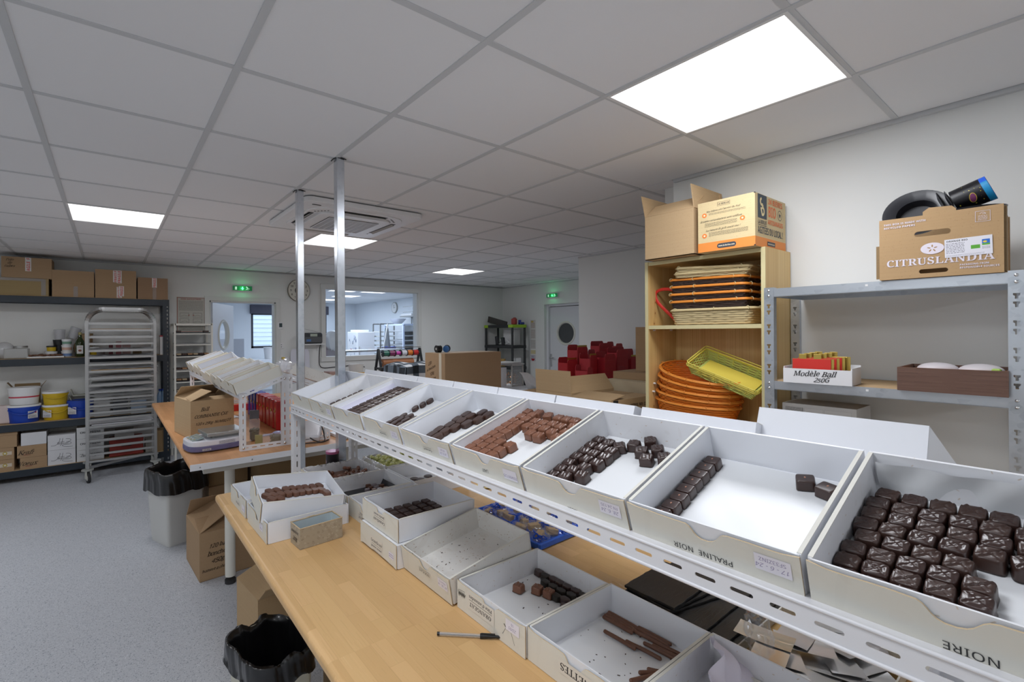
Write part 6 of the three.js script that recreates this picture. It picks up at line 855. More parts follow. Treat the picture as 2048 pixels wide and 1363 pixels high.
// ---------------------------------------------------------------- steel tray trolley
{
  const t = thing('tray_trolley', 'stainless steel tray trolley on casters before the rack', 'trolley', [0.115, 0, 6.585]), hw = 0.315, H = 1.885, fr = 0.19;
  const q = 0.16; const frameShape = (z) => { const c = []; const yb = 0.14; c.push([[-hw, yb, z], [-hw, H - q, z]], [[hw, yb, z], [hw, H - q, z]], [[-hw + q, H, z], [hw - q, H, z]]); return [...bars(c, 0.03), ...[1, -1].map((s) => { const p = []; for (let i = 0; i <= 10; i++) { const a = i / 10 * PI / 2; p.push([s * (hw - q + q * Math.cos(a)), H - q + q * Math.sin(a), z]); } return bars(p.slice(1).map((v, i) => [p[i], v]), 0.03); }).flat()]; };
  for (const z of [fr, -fr]) { obj('side_frame', frameShape(z), Mt.rackSteel, t); for (let k = 0; k < 21; k++) obj('tray_runner', bx(2 * hw - 0.03, 0.022, 0.016, 0, 1.72 - k * 0.0752, z - Math.sign(z) * 0.006), Mt.rackSteel, t); }
  obj('base_bar', [...bars([[[-hw, 0.155, fr], [-hw, 0.155, -fr]], [[hw, 0.155, fr], [hw, 0.155, -fr]], [[-hw, 0.155, fr], [hw, 0.155, -fr]], [[-hw, H - q, -fr], [-hw, H - q, -fr + 0.001]]], 0.026)], Mt.rackSteel, t);
  for (const x of [-hw, hw]) for (const z of [fr, -fr]) {
    const c = new THREE.Group(); c.name = 'caster'; c.position.set(x, 0, z); c.rotation.y = 0.4 + x + z; t.add(c);
    obj('bumper_disc', cy(0.055, 0.055, 0.012, 0, 0.135, 0, 0, 0, 0, 24), M([0.34, 0.35, 0.33], 0.6), c); obj('fork', [rb(0.012, 0.09, 0.05, 0.004, 0.02, 0.088, 0.02), rb(0.012, 0.09, 0.05, 0.004, -0.02, 0.088, 0.02)], M([0.55, 0.55, 0.50], 0.5), c); obj('wheel', [cy(0.054, 0.054, 0.024, 0, 0.054, 0.03, 0, 0, PI / 2, 26)], Mt.rubber, c); obj('hub', cy(0.03, 0.03, 0.028, 0, 0.054, 0.03, 0, 0, PI / 2, 20), Mt.lightPlastic, c);
  }
  seed = 44; const sheets = [[1, Mt.cardLight], [2, Mt.rackSteel], [4, Mt.rackSteel], [5, Mt.rackSteel], [7, Mt.cardLight], [8, Mt.rackSteel], [9, Mt.rackSteel], [10, Mt.rackSteel], [15, Mt.whitePaint]];
  for (const [k, m] of sheets) { const p = thing('baking_tray', ['', 'thin wooden board on the second runner', 'steel baking sheet near the trolley top', '', 'steel baking sheet on the fifth runner', 'steel baking sheet holding curled paper', '', 'wooden edged board in the trolley middle', 'steel baking sheet below the wooden board', 'steel baking sheet at trolley mid height', 'lowest steel baking sheet of the middle group', '', '', '', '', 'white covered sheet low in the trolley'][k], 'baking tray', [0.115, 1.7335 - k * 0.0752, 6.60], 0, 'sheets in the trolley'); obj('sheet', rb(0.56, 0.008, 0.34, 0.003, 0, 0, 0), m, p); if (k === 5 || k === 7 || k === 4 || k === 8 || k === 10 || k === 15) { const s = sheet(0.60, 0.34, 0.006, 0.003, 0, 22, 10, 70 + k); const pp = s.attributes.position; for (let i = 0; i < pp.count; i++) { const x = pp.getX(i); if (x > 0.24) { pp.setX(i, x + 0.05); pp.setY(i, pp.getY(i) + (k === 15 ? -1 : 0.4) * (x - 0.24) * (k === 15 ? 1.6 : 0.5)); } } s.computeVertexNormals(); obj('baking_paper', s, M([0.58, 0.58, 0.60], 0.55), p); } }
}
// white rack with chocolate bars beside the doorway
{
  const t = thing('white_tray_rack', 'narrow white rack of chocolate slabs beside the doorway', 'rack', [0.875, 0, 6.93]), x = 0.21, z = 0.2;
  for (const a of [-x, x]) for (const b of [-z, z]) obj('post', bx(0.022, 1.735, 0.022, a, 0.8675, b), Mt.cream, t); obj('top_frame', bars([[[-x, 1.72, z], [x, 1.72, z]], [[-x, 1.72, -z], [x, 1.72, -z]], [[-x, 1.72, -z], [-x, 1.72, z]], [[x, 1.72, -z], [x, 1.72, z]]], 0.022), Mt.cream, t);
  [1.60, 1.46, 1.31, 1.13, 0.99, 0.85].forEach((y, k) => { for (const zz of [z, -z]) obj('runner', bars([[[-x, y, zz], [x, y, zz]]], 0.012), Mt.cream, t); const p = thing('slab_tray', ['top', 'second', 'third', 'fourth', 'fifth', 'sixth'][k] + ' metal tray of the narrow white rack', 'tray', [0.875, y + 0.007, 6.93], 0, 'trays of the narrow white rack'); obj('sheet', rb(0.39, 0.012, 0.36, 0.004, 0, 0.006, 0), k % 2 ? Mt.rackSteel : Mt.blackPlastic, p); seed = 20 + k; if (k !== 1) for (let i = 0; i < 6; i++) { if (k === 0 && i !== 5 && i !== 0) continue; obj('chocolate_slab', rb(0.055, 0.02, 0.14, 0.004, -0.16 + i * 0.063, 0.024, 0.08), k === 0 ? Mt.choc : [Mt.choc, M([0.36, 0.20, 0.10], 0.5), M([0.44, 0.34, 0.22], 0.5)][(i + k) % 3], p); } });
}

// ---------------------------------------------------------------- the cluttered tables in the middle and along the back wall
function plainTable(label, x0, x1, d0, d1, h, mat, legs) { const t = thing('packing_table', label, 'table', [(x0 + x1) / 2, 0, (d0 + d1) / 2]); obj('tabletop', rb(x1 - x0, 0.03, d1 - d0, 0.006, 0, h - 0.015, 0), mat, t); for (const [a, b] of legs) { const l = obj('leg', cy(0.025, 0.025, h - 0.05, a - (x0 + x1) / 2, h / 2, -(b - (d0 + d1) / 2), 0, 0, 0, 16), Mt.cream, t); obj('foot', cy(0.027, 0.027, 0.03, a - (x0 + x1) / 2, 0.015, -(b - (d0 + d1) / 2), 0, 0, 0, 16), Mt.rubber, l); } return t; }
plainTable('white packing table under the window wall', 2.55, 5.4, 6.02, 7.15, 0.87, Mt.whitePaint, [[3.06, 6.1], [5.2, 6.1], [2.7, 7.0], [5.2, 7.0]]);
plainTable('white table crowded with cartons and red boxes', 2.40, 4.58, 1.66, 5.15, 0.87, Mt.whitePaint, [[2.9, 5.0], [4.4, 5.0], [2.6, 1.9], [4.4, 1.9], [3.0, 3.5]]);
{
  const c = carton('large_carton', 'large closed brown carton behind the near rack', 0.69, 0.53, 0.33, Mt.card, [2.845, 0.871, 3.665], 0, { tape: MP([0.62, 0.56, 0.46], 0.3) });
  print('handwriting', 0.17, 0.30, 256, (q, w, h) => { q.save(); q.translate(w * 0.45, h * 0.5); q.rotate(-0.35); pen(q, '230', 0, -110, 60, '#4a3620'); pen(q, 'bal bouchon', 0, -40, 44, '#4a3620'); pen(q, '120g', 0, 40, 58, '#4a3620'); pen(q, 'boules', 0, 120, 48, '#4a3620'); q.restore(); }, c, [-0.3462, 0.36, -0.05], [0, -PI / 2, 0]);
  obj('clear_tape', bx(0.001, 0.34, 0.04, -0.3458, 0.36, 0.09), MP([0.70, 0.63, 0.50], 0.25), c);
  const r = thing('ribbon_roll', 'black ribbon roll on the large carton', 'ribbon', [2.60, 1.402, 3.75]); obj('roll', cy(0.035, 0.035, 0.05, 0, 0.035, 0, 0, 0, PI / 2, 22), Mt.black, r); obj('core', cy(0.012, 0.012, 0.052, 0, 0.035, 0, 0, 0, PI / 2, 12), Mt.greyPlastic, r);
  const r2 = thing('ribbon_roll', 'blue ribbon roll beside the black one on the carton', 'ribbon', [2.69, 1.402, 3.74], 0.6); obj('roll', cy(0.032, 0.032, 0.03, 0, 0.032, 0, 0, 0, PI / 2, 22), M([0.04, 0.14, 0.36], 0.4), r2); obj('flange', cy(0.036, 0.036, 0.004, 0.018, 0.036, 0, 0, 0, PI / 2, 22), Mt.black, r2);
}
{ // open carton with standing flaps, closed one in front
  carton('open_carton', 'open brown carton with standing flaps behind the rack', 0.47, 0.31, 0.32, Mt.cardLight, [2.75, 0.871, 2.225], 0, { open: true, flaps: [['l', 1.62, 0.15], ['f', 0.95, 0.13], ['b', 0.5, 0.12]] });
  const c = carton('article_carton', 'closed brown carton printed with an article number', 0.48, 0.295, 0.30, Mt.cardLight, [2.745, 0.871, 1.905], 0, { flaps: [['l', 0.16, 0.16]] }); obj('black_tape', bx(0.05, 0.09, 0.0012, -0.19, 0.25, 0.1512), Mt.black, c);
  print('printed_text', 0.26, 0.07, 384, (q, w, h) => { write(q, 'ARTIKEL NO: 2381D8', w / 2, h * 0.3, h * 0.4, '#4a3a26', 'sans-serif', 'bold', w * 0.98); write(q, 'MADE IN FRANCE', w * 0.42, h * 0.75, h * 0.26, '#4a3a26', 'sans-serif', '', w * 0.6); }, c, [0.08, 0.235, 0.1525]);
  carton('beige_carton', 'beige carton between red boxes and bookcase', 0.55, 0.36, 0.40, Mt.cardPale, [3.36, 0.871, 2.02], 0.0, { plain: true }); carton('flat_carton', 'flat brown carton on the beige carton', 0.45, 0.055, 0.36, Mt.card, [3.42, 1.232, 2.04], 0.05, { plain: true }); carton('tall_carton', 'tall brown carton reaching up beside the bookcase', 0.34, 0.34, 0.26, Mt.card, [3.50, 1.288, 1.98], 0.05, {});
}
{ // red gift boxes
  const ribT = tex(64, 128, (c, w, h) => { c.fillStyle = '#808080'; c.fillRect(0, 0, w, h); for (let y = 0; y < h; y += 16) { c.fillStyle = '#303030'; c.fillRect(0, y, w, 5); } }, 0.05, false);
  const ribM = M([0.44, 0.022, 0.03], 0.45, { bumpMap: ribT, bumpScale: 0.0015 }), plainR = M([0.40, 0.02, 0.03], 0.4);
  const rows = [[3.339, 2.78, 0.478, 0.128], [3.539, 2.83, 0.584, 0.155], [3.244, 2.53, 0.428, 0.09], [3.43, 2.63, 0.518, 0.10], [3.565, 2.55, 0.527, 0.135], [4.116, 2.99, 0.607, 0.2], [3.82, 2.60, 0.559, 0.15], [4.431, 3.05, 0.595, 0.12], [4.262, 2.83, 0.548, 0.15], [3.99, 2.58, 0.489, 0.11], [3.72, 2.44, 0.395, 0.1], [3.86, 2.86, 0.531, 0.126], [3.74, 3.00, 0.578, 0.11]];
  const labs = ['red box with gold lining at the end of the cluster', 'tall red box with a gold inner flap', 'small red box at the front of the cluster', 'narrow red box left of the widest one', 'wide ribbed red box at the cluster front', 'tallest plain red box at the back', 'tall narrow red box right of the widest one', 'red box top peeping over the back', 'red box before the tan carton, upper', 'short red box beside the tan carton', 'lowest red box at the front', 'dark topped red box in the middle', 'red box top at the rear left'];
  rows.forEach(([x, d, h, w], i) => {
    const b = thing('red_gift_box', labs[i], 'gift box', [x, 0.871, d], rr(-0.15, 0.15), 'ribbed red gift boxes'), dp = 0.11;
    const prof = new THREE.Shape(); prof.moveTo(-w / 2, 0); prof.lineTo(w / 2, 0); prof.lineTo(w / 2 * 0.94, h - 0.04); prof.quadraticCurveTo(w / 2 * 0.92, h, w / 2 - 0.03, h); prof.lineTo(-w / 2 + 0.012, h); prof.lineTo(-w / 2, h - 0.02);
    obj('front_panel', ext(prof, 0.004).translate(0, 0, dp / 2), ribM, b); obj('back_panel', ext(prof, 0.004).translate(0, 0.018, -dp / 2), plainR, b); obj('side_panel', [bx(0.004, h - 0.03, dp, w / 2 * 0.96, (h - 0.03) / 2, 0), bx(0.004, h - 0.03, dp, -w / 2, (h - 0.03) / 2, 0)], plainR, b); obj('dark_inside', bx(w * 0.9, 0.004, dp - 0.01, 0, h - 0.06, 0), M([0.08, 0.03, 0.015], 0.6), b);
    if (i < 2 || i === 3 || i === 9) obj('gold_lining', bx(w * 0.86, 0.05, 0.002, 0, h - 0.01, dp / 2 - 0.003), Mt.gold, b);
  });
  single('pink_packet', 'pink and white packet before the red boxes', 'packet', rb(0.12, 0.10, 0.08, 0.01, 0, 0.05, 0), M([0.62, 0.20, 0.30], 0.5), [3.06, 1.10, 2.42], 0.2); carton('packet_carton', 'small carton under the pink packet', 0.2, 0.225, 0.2, Mt.cardDark, [3.1, 0.871, 2.45], 0.1, { plain: true });
}
{ // beyond: paper, drawers, white carton
  carton('white_carton', 'small white carton beside the clear drawer', 0.20, 0.25, 0.18, Mt.white, [4.22, 0.871, 4.72], 0, { plain: true });
  const d = thing('decoration_case', 'clear plastic drawer box full of glittering decorations', 'case', [4.43, 0.871, 4.66]); obj('frame', bars([[[-0.1, 0, 0.12], [-0.1, 0.28, 0.12]], [[0.1, 0, 0.12], [0.1, 0.28, 0.12]], [[-0.1, 0.28, 0.12], [0.1, 0.28, 0.12]], [[-0.1, 0.01, 0.12], [0.1, 0.01, 0.12]], [[-0.1, 0.28, -0.12], [-0.1, 0.28, 0.12]], [[0.1, 0.28, -0.12], [0.1, 0.28, 0.12]]], 0.016), M([0.50, 0.48, 0.45], 0.5), d); obj('front_pane', bx(0.19, 0.25, 0.004, 0, 0.14, 0.118), MP([0.8, 0.8, 0.8], 0.12, { transmission: 0.8, thickness: 0 }), d); obj('top', bx(0.23, 0.012, 0.28, 0, 0.294, 0), M([0.50, 0.48, 0.46], 0.4), d); seed = 8; const g = []; for (let i = 0; i < 70; i++) g.push(at(new THREE.OctahedronGeometry(rr(0.006, 0.013)).toNonIndexed(), rr(-0.08, 0.08), rr(0.02, 0.17), rr(-0.08, 0.09), rr(0, 3), rr(0, 3))); const gm = obj('decorations', g, M([0.75, 0.42, 0.22], 0.18, { metalness: 1 }), d); gm.userData.kind = 'stuff';
  const dk = carton('grey_case', 'grey case with clear front on top of the drawers', 0.36, 0.02, 0.3, M([0.42, 0.41, 0.40], 0.4), [4.3, 1.172, 4.66], 0, { plain: true });
  const pp = new THREE.PlaneGeometry(0.42, 0.34, 20, 16).rotateX(-PI / 2); { const p = pp.attributes.position; for (let i = 0; i < p.count; i++) { const x = p.getX(i), z = p.getZ(i); p.setY(i, 0.02 + Math.abs(x + 0.3 * z - 0.04) * 0.55 + 0.02 * Math.sin(x * 11 + z * 17) + 0.008 * Math.sin(z * 40 - x * 22)); } pp.computeVertexNormals(); } single('crumpled_paper', 'large crumpled white paper behind the open carton', 'paper', pp, Mt.paper, [3.42, 1.02, 3.16], 0.5); carton('white_box', 'white box below the crumpled paper', 0.40, 0.14, 0.3, Mt.white, [3.44, 0.871, 3.18], 0.1, { plain: true });
  carton('torn_carton', 'flattened carton with a lifted flap behind the rack', 0.5, 0.13, 0.42, Mt.cardLight, [2.80, 0.871, 2.90], 0.15, { open: true, flaps: [['l', 0.1, 0.2], ['f', 0.5, 0.2], ['r', 0.1, 0.18], ['b', 0.3, 0.2]] });
  // plaid cloth over a box
  const plaid = tex(512, 512, (c, w, h) => { c.fillStyle = '#8d939a'; c.fillRect(0, 0, w, h); const s = 128; for (let i = 0; i < 4; i++) for (let j = 0; j < 4; j++) { const v = (i % 2) + (j % 2); c.fillStyle = ['#22282e', '#5a6570', '#dcdfe2'][v]; c.fillRect(i * s, j * s, s, s); } for (let i = 0; i < 2600; i++) { c.fillStyle = `rgba(${rnd() < 0.5 ? '20,24,28' : '225,228,232'},0.25)`; c.fillRect(rnd() * w, rnd() * h, rr(2, 9), 2); } }, 0.34);
  const cl = thing('plaid_blanket', 'black and white plaid blanket thrown over a box', 'blanket', [2.86, 0.871, 4.62]); { const g = new THREE.BoxGeometry(0.56, 0.36, 0.5, 22, 14, 22), p = g.attributes.position; for (let i = 0; i < p.count; i++) { const x = p.getX(i), y = p.getY(i), z = p.getZ(i), q = (0.18 - y) * 0.25; p.setXYZ(i, x * (1 + q * 0.6) + 0.015 * Math.sin(z * 24 + y * 8), y + 0.012 * Math.sin(x * 17) * Math.cos(z * 15) - (Math.abs(x) > 0.26 || Math.abs(z) > 0.23 ? 0.014 : 0), z * (1 + q * 0.6) + 0.015 * Math.sin(x * 22 + y * 6)); } g.computeVertexNormals(); obj('cloth', uvm(g).translate(0, 0.192, 0), M(0xffffff, 0.9, { map: plaid }), cl); }
}
{ // ribbon and paper dispenser
  const r = thing('ribbon_dispenser', 'black framed dispenser with coloured ribbon spools and brown paper', 'dispenser', [3.78, 0.871, 6.52]);
  for (const s of [-1, 1]) { obj('side_frame', [...bars([[[s * 0.38, 0, 0.12], [s * 0.38, 0.47, -0.02]], [[s * 0.38, 0, -0.16], [s * 0.38, 0.47, -0.02]], [[s * 0.38, 0.17, 0.10], [s * 0.38, 0.17, -0.13]]], 0.03)], Mt.blackPlastic, r); obj('end_block', rb(0.06, 0.05, 0.1, 0.008, s * 0.39, 0.17, 0.1), Mt.blackPlastic, r); obj('red_cap', rb(0.02, 0.03, 0.04, 0.004, s * 0.36, 0.18, 0.14), Mt.redBright, r); }
  obj('top_bar', bars([[[-0.4, 0.49, -0.02], [0.4, 0.49, -0.02]]], 0.012), Mt.rackSteel, r); obj('cutter_bar', bars([[[-0.38, 0.19, 0.14], [0.38, 0.19, 0.14]], [[-0.38, 0.03, 0.15], [0.38, 0.03, 0.15]]], 0.026), Mt.rackSteel, r); obj('spool_axle', cy(0.008, 0.008, 0.76, 0, 0.40, 0.0, 0, 0, PI / 2, 10), Mt.rackSteel, r);
  const cols = [[0.03, 0.16, 0.11], [0.22, 0.03, 0.11], [0.62, 0.06, 0.40], [0.66, 0.66, 0.72], [0.66, 0.18, 0.02], [0.48, 0.02, 0.02]], nm = ['green', 'burgundy', 'pink', 'white', 'orange', 'red'];
  cols.forEach((c, k) => { const s = thing('ribbon_spool', `${nm[k]} ribbon spool on the dispenser axle`, 'spool', [3.78 - 0.265 + k * 0.108, 0.871 + 0.40, 6.52], 0, 'ribbon spools of the dispenser'); obj('ribbon', cy(k === 2 ? 0.03 : 0.044, k === 2 ? 0.03 : 0.044, 0.094, 0, 0, 0, 0, 0, PI / 2, 24), M(c, 0.35), s); obj('flange', [cy(0.052, 0.052, 0.006, -0.05, 0, 0, 0, 0, PI / 2, 24), cy(0.052, 0.052, 0.006, 0.05, 0, 0, 0, 0, PI / 2, 24)], Mt.blackPlastic, s); });
  for (const [y, z, l] of [[0.25, -0.06, 'brown paper roll under the ribbon spools'], [0.09, -0.02, 'lower brown paper roll of the dispenser']]) { const s = thing('paper_roll', l, 'roll', [3.76, 0.871 + y, 6.52 - z]); obj('paper', cy(0.062, 0.062, 0.56, 0, 0, 0, 0, 0, PI / 2, 26), M([0.42, 0.17, 0.07], 0.55), s); obj('core', cy(0.02, 0.02, 0.6, 0, 0, 0, 0, 0, PI / 2, 14), Mt.lightPlastic, s); }
  const tb = thing('white_tub', 'white tub on the packing table below the window', 'tub', [3.05, 0.871, 6.60]); obj('tub', lathe([[0, 0.06], [0.09, 0.06], [0.115, 0.24], [0.12, 0.255], [0.112, 0.255], [0.088, 0.075], [0, 0.075]], 28), Mt.white, tb); obj('base', cy(0.09, 0.095, 0.06, 0, 0.03, 0), Mt.white, tb);
  const wc = thing('wooden_tray', 'light wooden tray with compartments by the tub', 'tray', [3.1, 0.871, 6.30]); obj('frame', [bx(0.5, 0.14, 0.012, 0, 0.07, 0.12), bx(0.5, 0.14, 0.012, 0, 0.07, -0.12), bx(0.012, 0.14, 0.226, 0.244, 0.07, 0), bx(0.012, 0.14, 0.226, -0.244, 0.07, 0), bx(0.476, 0.01, 0.226, 0, 0.005, 0)], Mt.pine, wc);
  const pl = sheet(0.3, 0.2, 0, 0.004, 0, 8, 6, 4); const pm = single('paper_pile', 'sheets of paper on the packing table', 'paper', pl, Mt.paper, [3.5, 1.02, 6.19], 0.1); carton('brown_packet', 'brown packet under the sheets of paper', 0.24, 0.145, 0.15, Mt.cardDark, [3.52, 0.871, 6.2], 0.05, { plain: true });
  carton('pink_sweets_box', 'row of pink brown packets behind the far table rack', 0.3, 0.16, 0.2, M([0.42, 0.26, 0.22], 0.7), [2.74, 0.871, 6.62], 0.05, { plain: true });
}
// black plastic shelf with lime corners
{
  const s = thing('plastic_shelf', 'black plastic shelf with lime green corners', 'shelf', [6.27, 0, 6.76]), w = 0.37, l = 0.80, lime = M([0.33, 0.52, 0.03], 0.5), bk = M([0.022, 0.024, 0.026], 0.5);
  for (const a of [-1, 1]) for (const b of [-1, 1]) obj('post', cy(0.022, 0.022, 1.7, a * (w / 2 - 0.025), 0.85, b * (l / 2 - 0.025), 0, 0, 0, 14), bk, s);
  for (const y of [1.73, 1.34, 0.94, 0.5, 0.12]) { obj('shelf_board', rb(w, 0.055, l, 0.01, 0, y - 0.028, 0), bk, s); if (y > 1.5) { for (const a of [-1, 1]) for (const b of [-1, 1]) obj('corner_cap', [rb(0.09, 0.058, 0.12, 0.012, a * (w / 2 - 0.041), y - 0.028, b * (l / 2 - 0.055))], lime, s); obj('lime_edge', rb(w - 0.1, 0.058, 0.03, 0.006, 0, y - 0.028, l / 2 - 0.013), lime, s); } }
  const pt = (X, Y, D, f) => f([X, Y, D]);
  single('leaning_black_board', 'black board leaning on top of the plastic shelf', 'board', bx(0.02, 0.12, 0.55, 0, 0.06, 0, 0.22), M([0.05, 0.045, 0.04], 0.5), [6.2, 1.731, 6.9]);
  single('red_gadget', 'red and grey gadget on the plastic shelf top', 'gadget', [rb(0.08, 0.12, 0.10, 0.02, -0.02, 0.06, 0.03), rb(0.06, 0.14, 0.06, 0.02, 0.05, 0.07, -0.03)], M([0.36, 0.05, 0.04], 0.45), [6.28, 1.731, 6.52]); single('blue_gadget', 'blue plastic piece beside the red gadget', 'gadget', [rb(0.12, 0.05, 0.06, 0.015, 0, 0.025, 0), rb(0.04, 0.09, 0.05, 0.01, -0.04, 0.045, 0)], M([0.03, 0.05, 0.28], 0.4), [6.38, 1.731, 6.42]);
  single('white_notice_board', 'white panel standing on the plastic shelf', 'panel', rb(0.014, 0.30, 0.34, 0.004, 0, 0.15, 0), Mt.white, [6.36, 1.341, 6.72]); const nb = single('notice_card', 'white card with red marks on the plastic shelf', 'card', rb(0.16, 0.30, 0.01, 0.003, 0, 0.15, 0), M([0.66, 0.64, 0.64], 0.5), [6.32, 1.341, 6.48]);
  for (const [x, d, hh, l] of [[6.14, 6.84, 0.17, 'black handheld device with white cable on the shelf'], [6.13, 6.66, 0.15, 'dark upright gadget in front of the white panel']]) { const g = thing('handheld_device', l, 'device', [x, 1.341, d], 0.3); obj('body', rb(0.05, hh, 0.07, 0.012, 0, hh / 2, 0, 0, 0, 0.2), Mt.blackPlastic, g); obj('cable', tube([[0, 0.02, 0.04], [-0.03, 0.03, 0.09], [0.0, 0.06, 0.12], [-0.02, 0.11, 0.08], [0, 0.04, 0.14]], 0.006, 24, 6), Mt.white, g); }
  for (const [x, d, c, l] of [[6.13, 6.9, [0.05, 0.12, 0.4], 'blue topped jar on the third shelf'], [6.13, 6.78, [0.05, 0.05, 0.06], 'dark jar on the third shelf'], [6.13, 6.66, [0.45, 0.28, 0.08], 'amber jar on the third shelf']]) single('small_jar', l, 'jar', [cy(0.045, 0.045, 0.12, 0, 0.06, 0), cy(0.048, 0.048, 0.02, 0, 0.13, 0)], M(c, 0.4), [x, 0.941, d]);
  single('white_canister', 'white canister on the third shelf', 'canister', rb(0.14, 0.16, 0.14, 0.02, 0, 0.08, 0), Mt.white, [6.3, 0.941, 6.48]);
}
// ---------------------------------------------------------------- wall fittings
function exitSign(label, X, Y, D, turn) {
  const s = thing('exit_sign', label, 'sign', [X, Y, D], turn, 'green exit signs'); obj('housing', rb(0.27, 0.075, 0.04, 0.006, 0, 0, 0), Mt.white, s);
  const t = new THREE.CanvasTexture(canvas(256, 64, (c, w, h) => { c.fillStyle = '#0b6a3c'; c.fillRect(0, 0, w, h); c.fillStyle = '#e6f4ea'; c.fillRect(30, 12, 26, 42); c.beginPath(); c.moveTo(124, 10); c.lineTo(136, 10); c.lineTo(136, 34); c.lineTo(148, 34); c.lineTo(130, 56); c.lineTo(112, 34); c.lineTo(124, 34); c.fill(); c.lineWidth = 7; c.strokeStyle = '#e6f4ea'; c.beginPath(); c.moveTo(176, 22); c.lineTo(196, 18); c.lineTo(204, 34); c.lineTo(222, 38); c.moveTo(196, 18); c.lineTo(188, 40); c.lineTo(172, 52); c.moveTo(188, 40); c.lineTo(206, 54); c.stroke(); c.beginPath(); c.arc(182, 10, 6, 0, 7); c.fill(); })); t.colorSpace = THREE.SRGBColorSpace;
  const p = obj('lit_face', new THREE.PlaneGeometry(0.262, 0.066), M(0xffffff, 0.4, { map: t, emissive: C(1, 1, 1), emissiveMap: t, emissiveIntensity: 0.25 }), s); p.position.z = 0.021;
  const g = obj('green_lamp', sp(0.012, 0, 0, 0.022, 1, 1, 0.4, 12), M([0.1, 0.9, 0.3], 0.3, { emissive: C(0.1, 1, 0.35), emissiveIntensity: 1.2 }), s);
  const l = new THREE.PointLight(C(0.1, 1, 0.35), 0.016); l.castShadow = true; s.updateMatrixWorld(true); l.position.copy(s.localToWorld(new THREE.Vector3(0, 0, 0.06))); scene.add(l);
}
exitSign('green exit sign above the open doorway', 1.555, 2.247, DB - 0.022, 0); exitSign('green exit sign above the door with the round window', XD - 0.022, 2.255, 5.83, -PI / 2);
{
  const c = thing('wall_clock', 'round white wall clock with black numerals', 'clock', [2.374, 2.252, DB - 0.003]); obj('case', cy(0.172, 0.172, 0.03, 0, 0, 0.016, PI / 2, 0, 0, 40), M([0.25, 0.22, 0.18], 0.5), c);
  const f = print('dial', 0.326, 0.326, 512, (q, w) => { q.fillStyle = '#d8d4c8'; q.beginPath(); q.arc(w / 2, w / 2, w / 2, 0, 7); q.fill(); q.fillStyle = '#23221f'; q.beginPath(); q.arc(w / 2, w / 2, w * 0.2, 0, 7); q.fill(); q.fillStyle = '#c8c2b0'; for (let i = 0; i < 9; i++) { q.beginPath(); q.ellipse(w / 2 + Math.cos(i * 0.7) * 60, w / 2 + Math.sin(i * 0.7) * 60, 18, 8, i * 0.7, 0, 7); q.fill(); } for (let i = 1; i <= 12; i++) write(q, String(i), w / 2 + Math.sin(i * PI / 6) * w * 0.385, w / 2 - Math.cos(i * PI / 6) * w * 0.385, w * 0.13, '#23221f', 'serif', 'bold'); }, c, [0, 0, 0.0325]);
  obj('hands', [bx(0.008, 0.10, 0.002, 0.0, 0.04, 0.036, 0, 0, 0.5), bx(0.006, 0.13, 0.002, 0.0, 0.05, 0.038, 0, 0, -1.9)], Mt.black, c);
  const rd = thing('radio', 'grey portable radio on a small wall shelf', 'radio', [2.55, 1.437, 7.08]); obj('body', rb(0.29, 0.165, 0.11, 0.03, 0, 0.083, 0), M([0.045, 0.05, 0.055], 0.4), rd); obj('dial_window', rb(0.11, 0.04, 0.006, 0.002, 0, 0.13, 0.054), M([0.45, 0.50, 0.42], 0.2), rd); obj('speaker_cover', rb(0.27, 0.085, 0.006, 0.002, 0, 0.06, 0.055), M([0.10, 0.105, 0.11], 0.5), rd); obj('badge', rb(0.07, 0.035, 0.004, 0.0015, -0.08, 0.05, 0.059), M([0.10, 0.20, 0.42], 0.3), rd); obj('antenna', tube([[0.13, 0.165, -0.03], [0.0, 0.20, -0.03], [-0.18, 0.24, -0.03]], 0.002, 6, 5), Mt.chrome, rd);
  const ws = thing('wall_shelf', 'small white wall shelf under the radio', 'shelf', [2.56, 1.415, 7.12]); obj('board', rb(0.36, 0.018, 0.16, 0.004, 0, 0.01, 0), Mt.white, ws); obj('bracket', [bx(0.014, 0.10, 0.014, -0.11, -0.05, -0.07), bx(0.014, 0.10, 0.014, 0.11, -0.05, -0.07)], Mt.white, ws);
  tag(obj('radio_cable', tube([[2.69, 1.45, -7.10], [2.70, 1.36, -7.18], [2.70, 1.10, -7.19], [2.73, 1.055, -7.19], [3.0, 1.05, -7.19], [3.4, 1.06, -7.19], [3.48, 1.02, -7.19]], 0.006, 60, 6), Mt.black), 'black cable running from the radio below the window', 'cable');
  const th = thing('thermostat', 'small thermostat beside the doorway', 'thermostat', [2.094, 1.712, DB - 0.001]); obj('plate', rb(0.075, 0.105, 0.02, 0.004, 0, 0, 0.008), Mt.white, th); obj('screen', rb(0.045, 0.06, 0.004, 0.001, 0.003, 0.008, 0.018), M([0.06, 0.09, 0.10], 0.2), th);
  const so = thing('wall_socket', 'double wall socket below the thermostat', 'socket', [2.107, 1.41, DB - 0.001]); obj('plate', rb(0.075, 0.085, 0.012, 0.003, 0, 0, 0.005), Mt.white, so); obj('hole', [cy(0.006, 0.006, 0.002, 0, 0.016, 0.012, PI / 2), cy(0.006, 0.006, 0.002, 0, -0.016, 0.012, PI / 2)], Mt.dark, so);
  const sw = thing('light_switch', 'white light switch near the doorway', 'switch', [2.11, 1.10, DB - 0.001]); obj('plate', rb(0.085, 0.085, 0.012, 0.003, 0, 0, 0.005), Mt.white, sw); obj('rocker', rb(0.05, 0.05, 0.008, 0.002, 0, 0, 0.012), Mt.whiteGloss, sw);
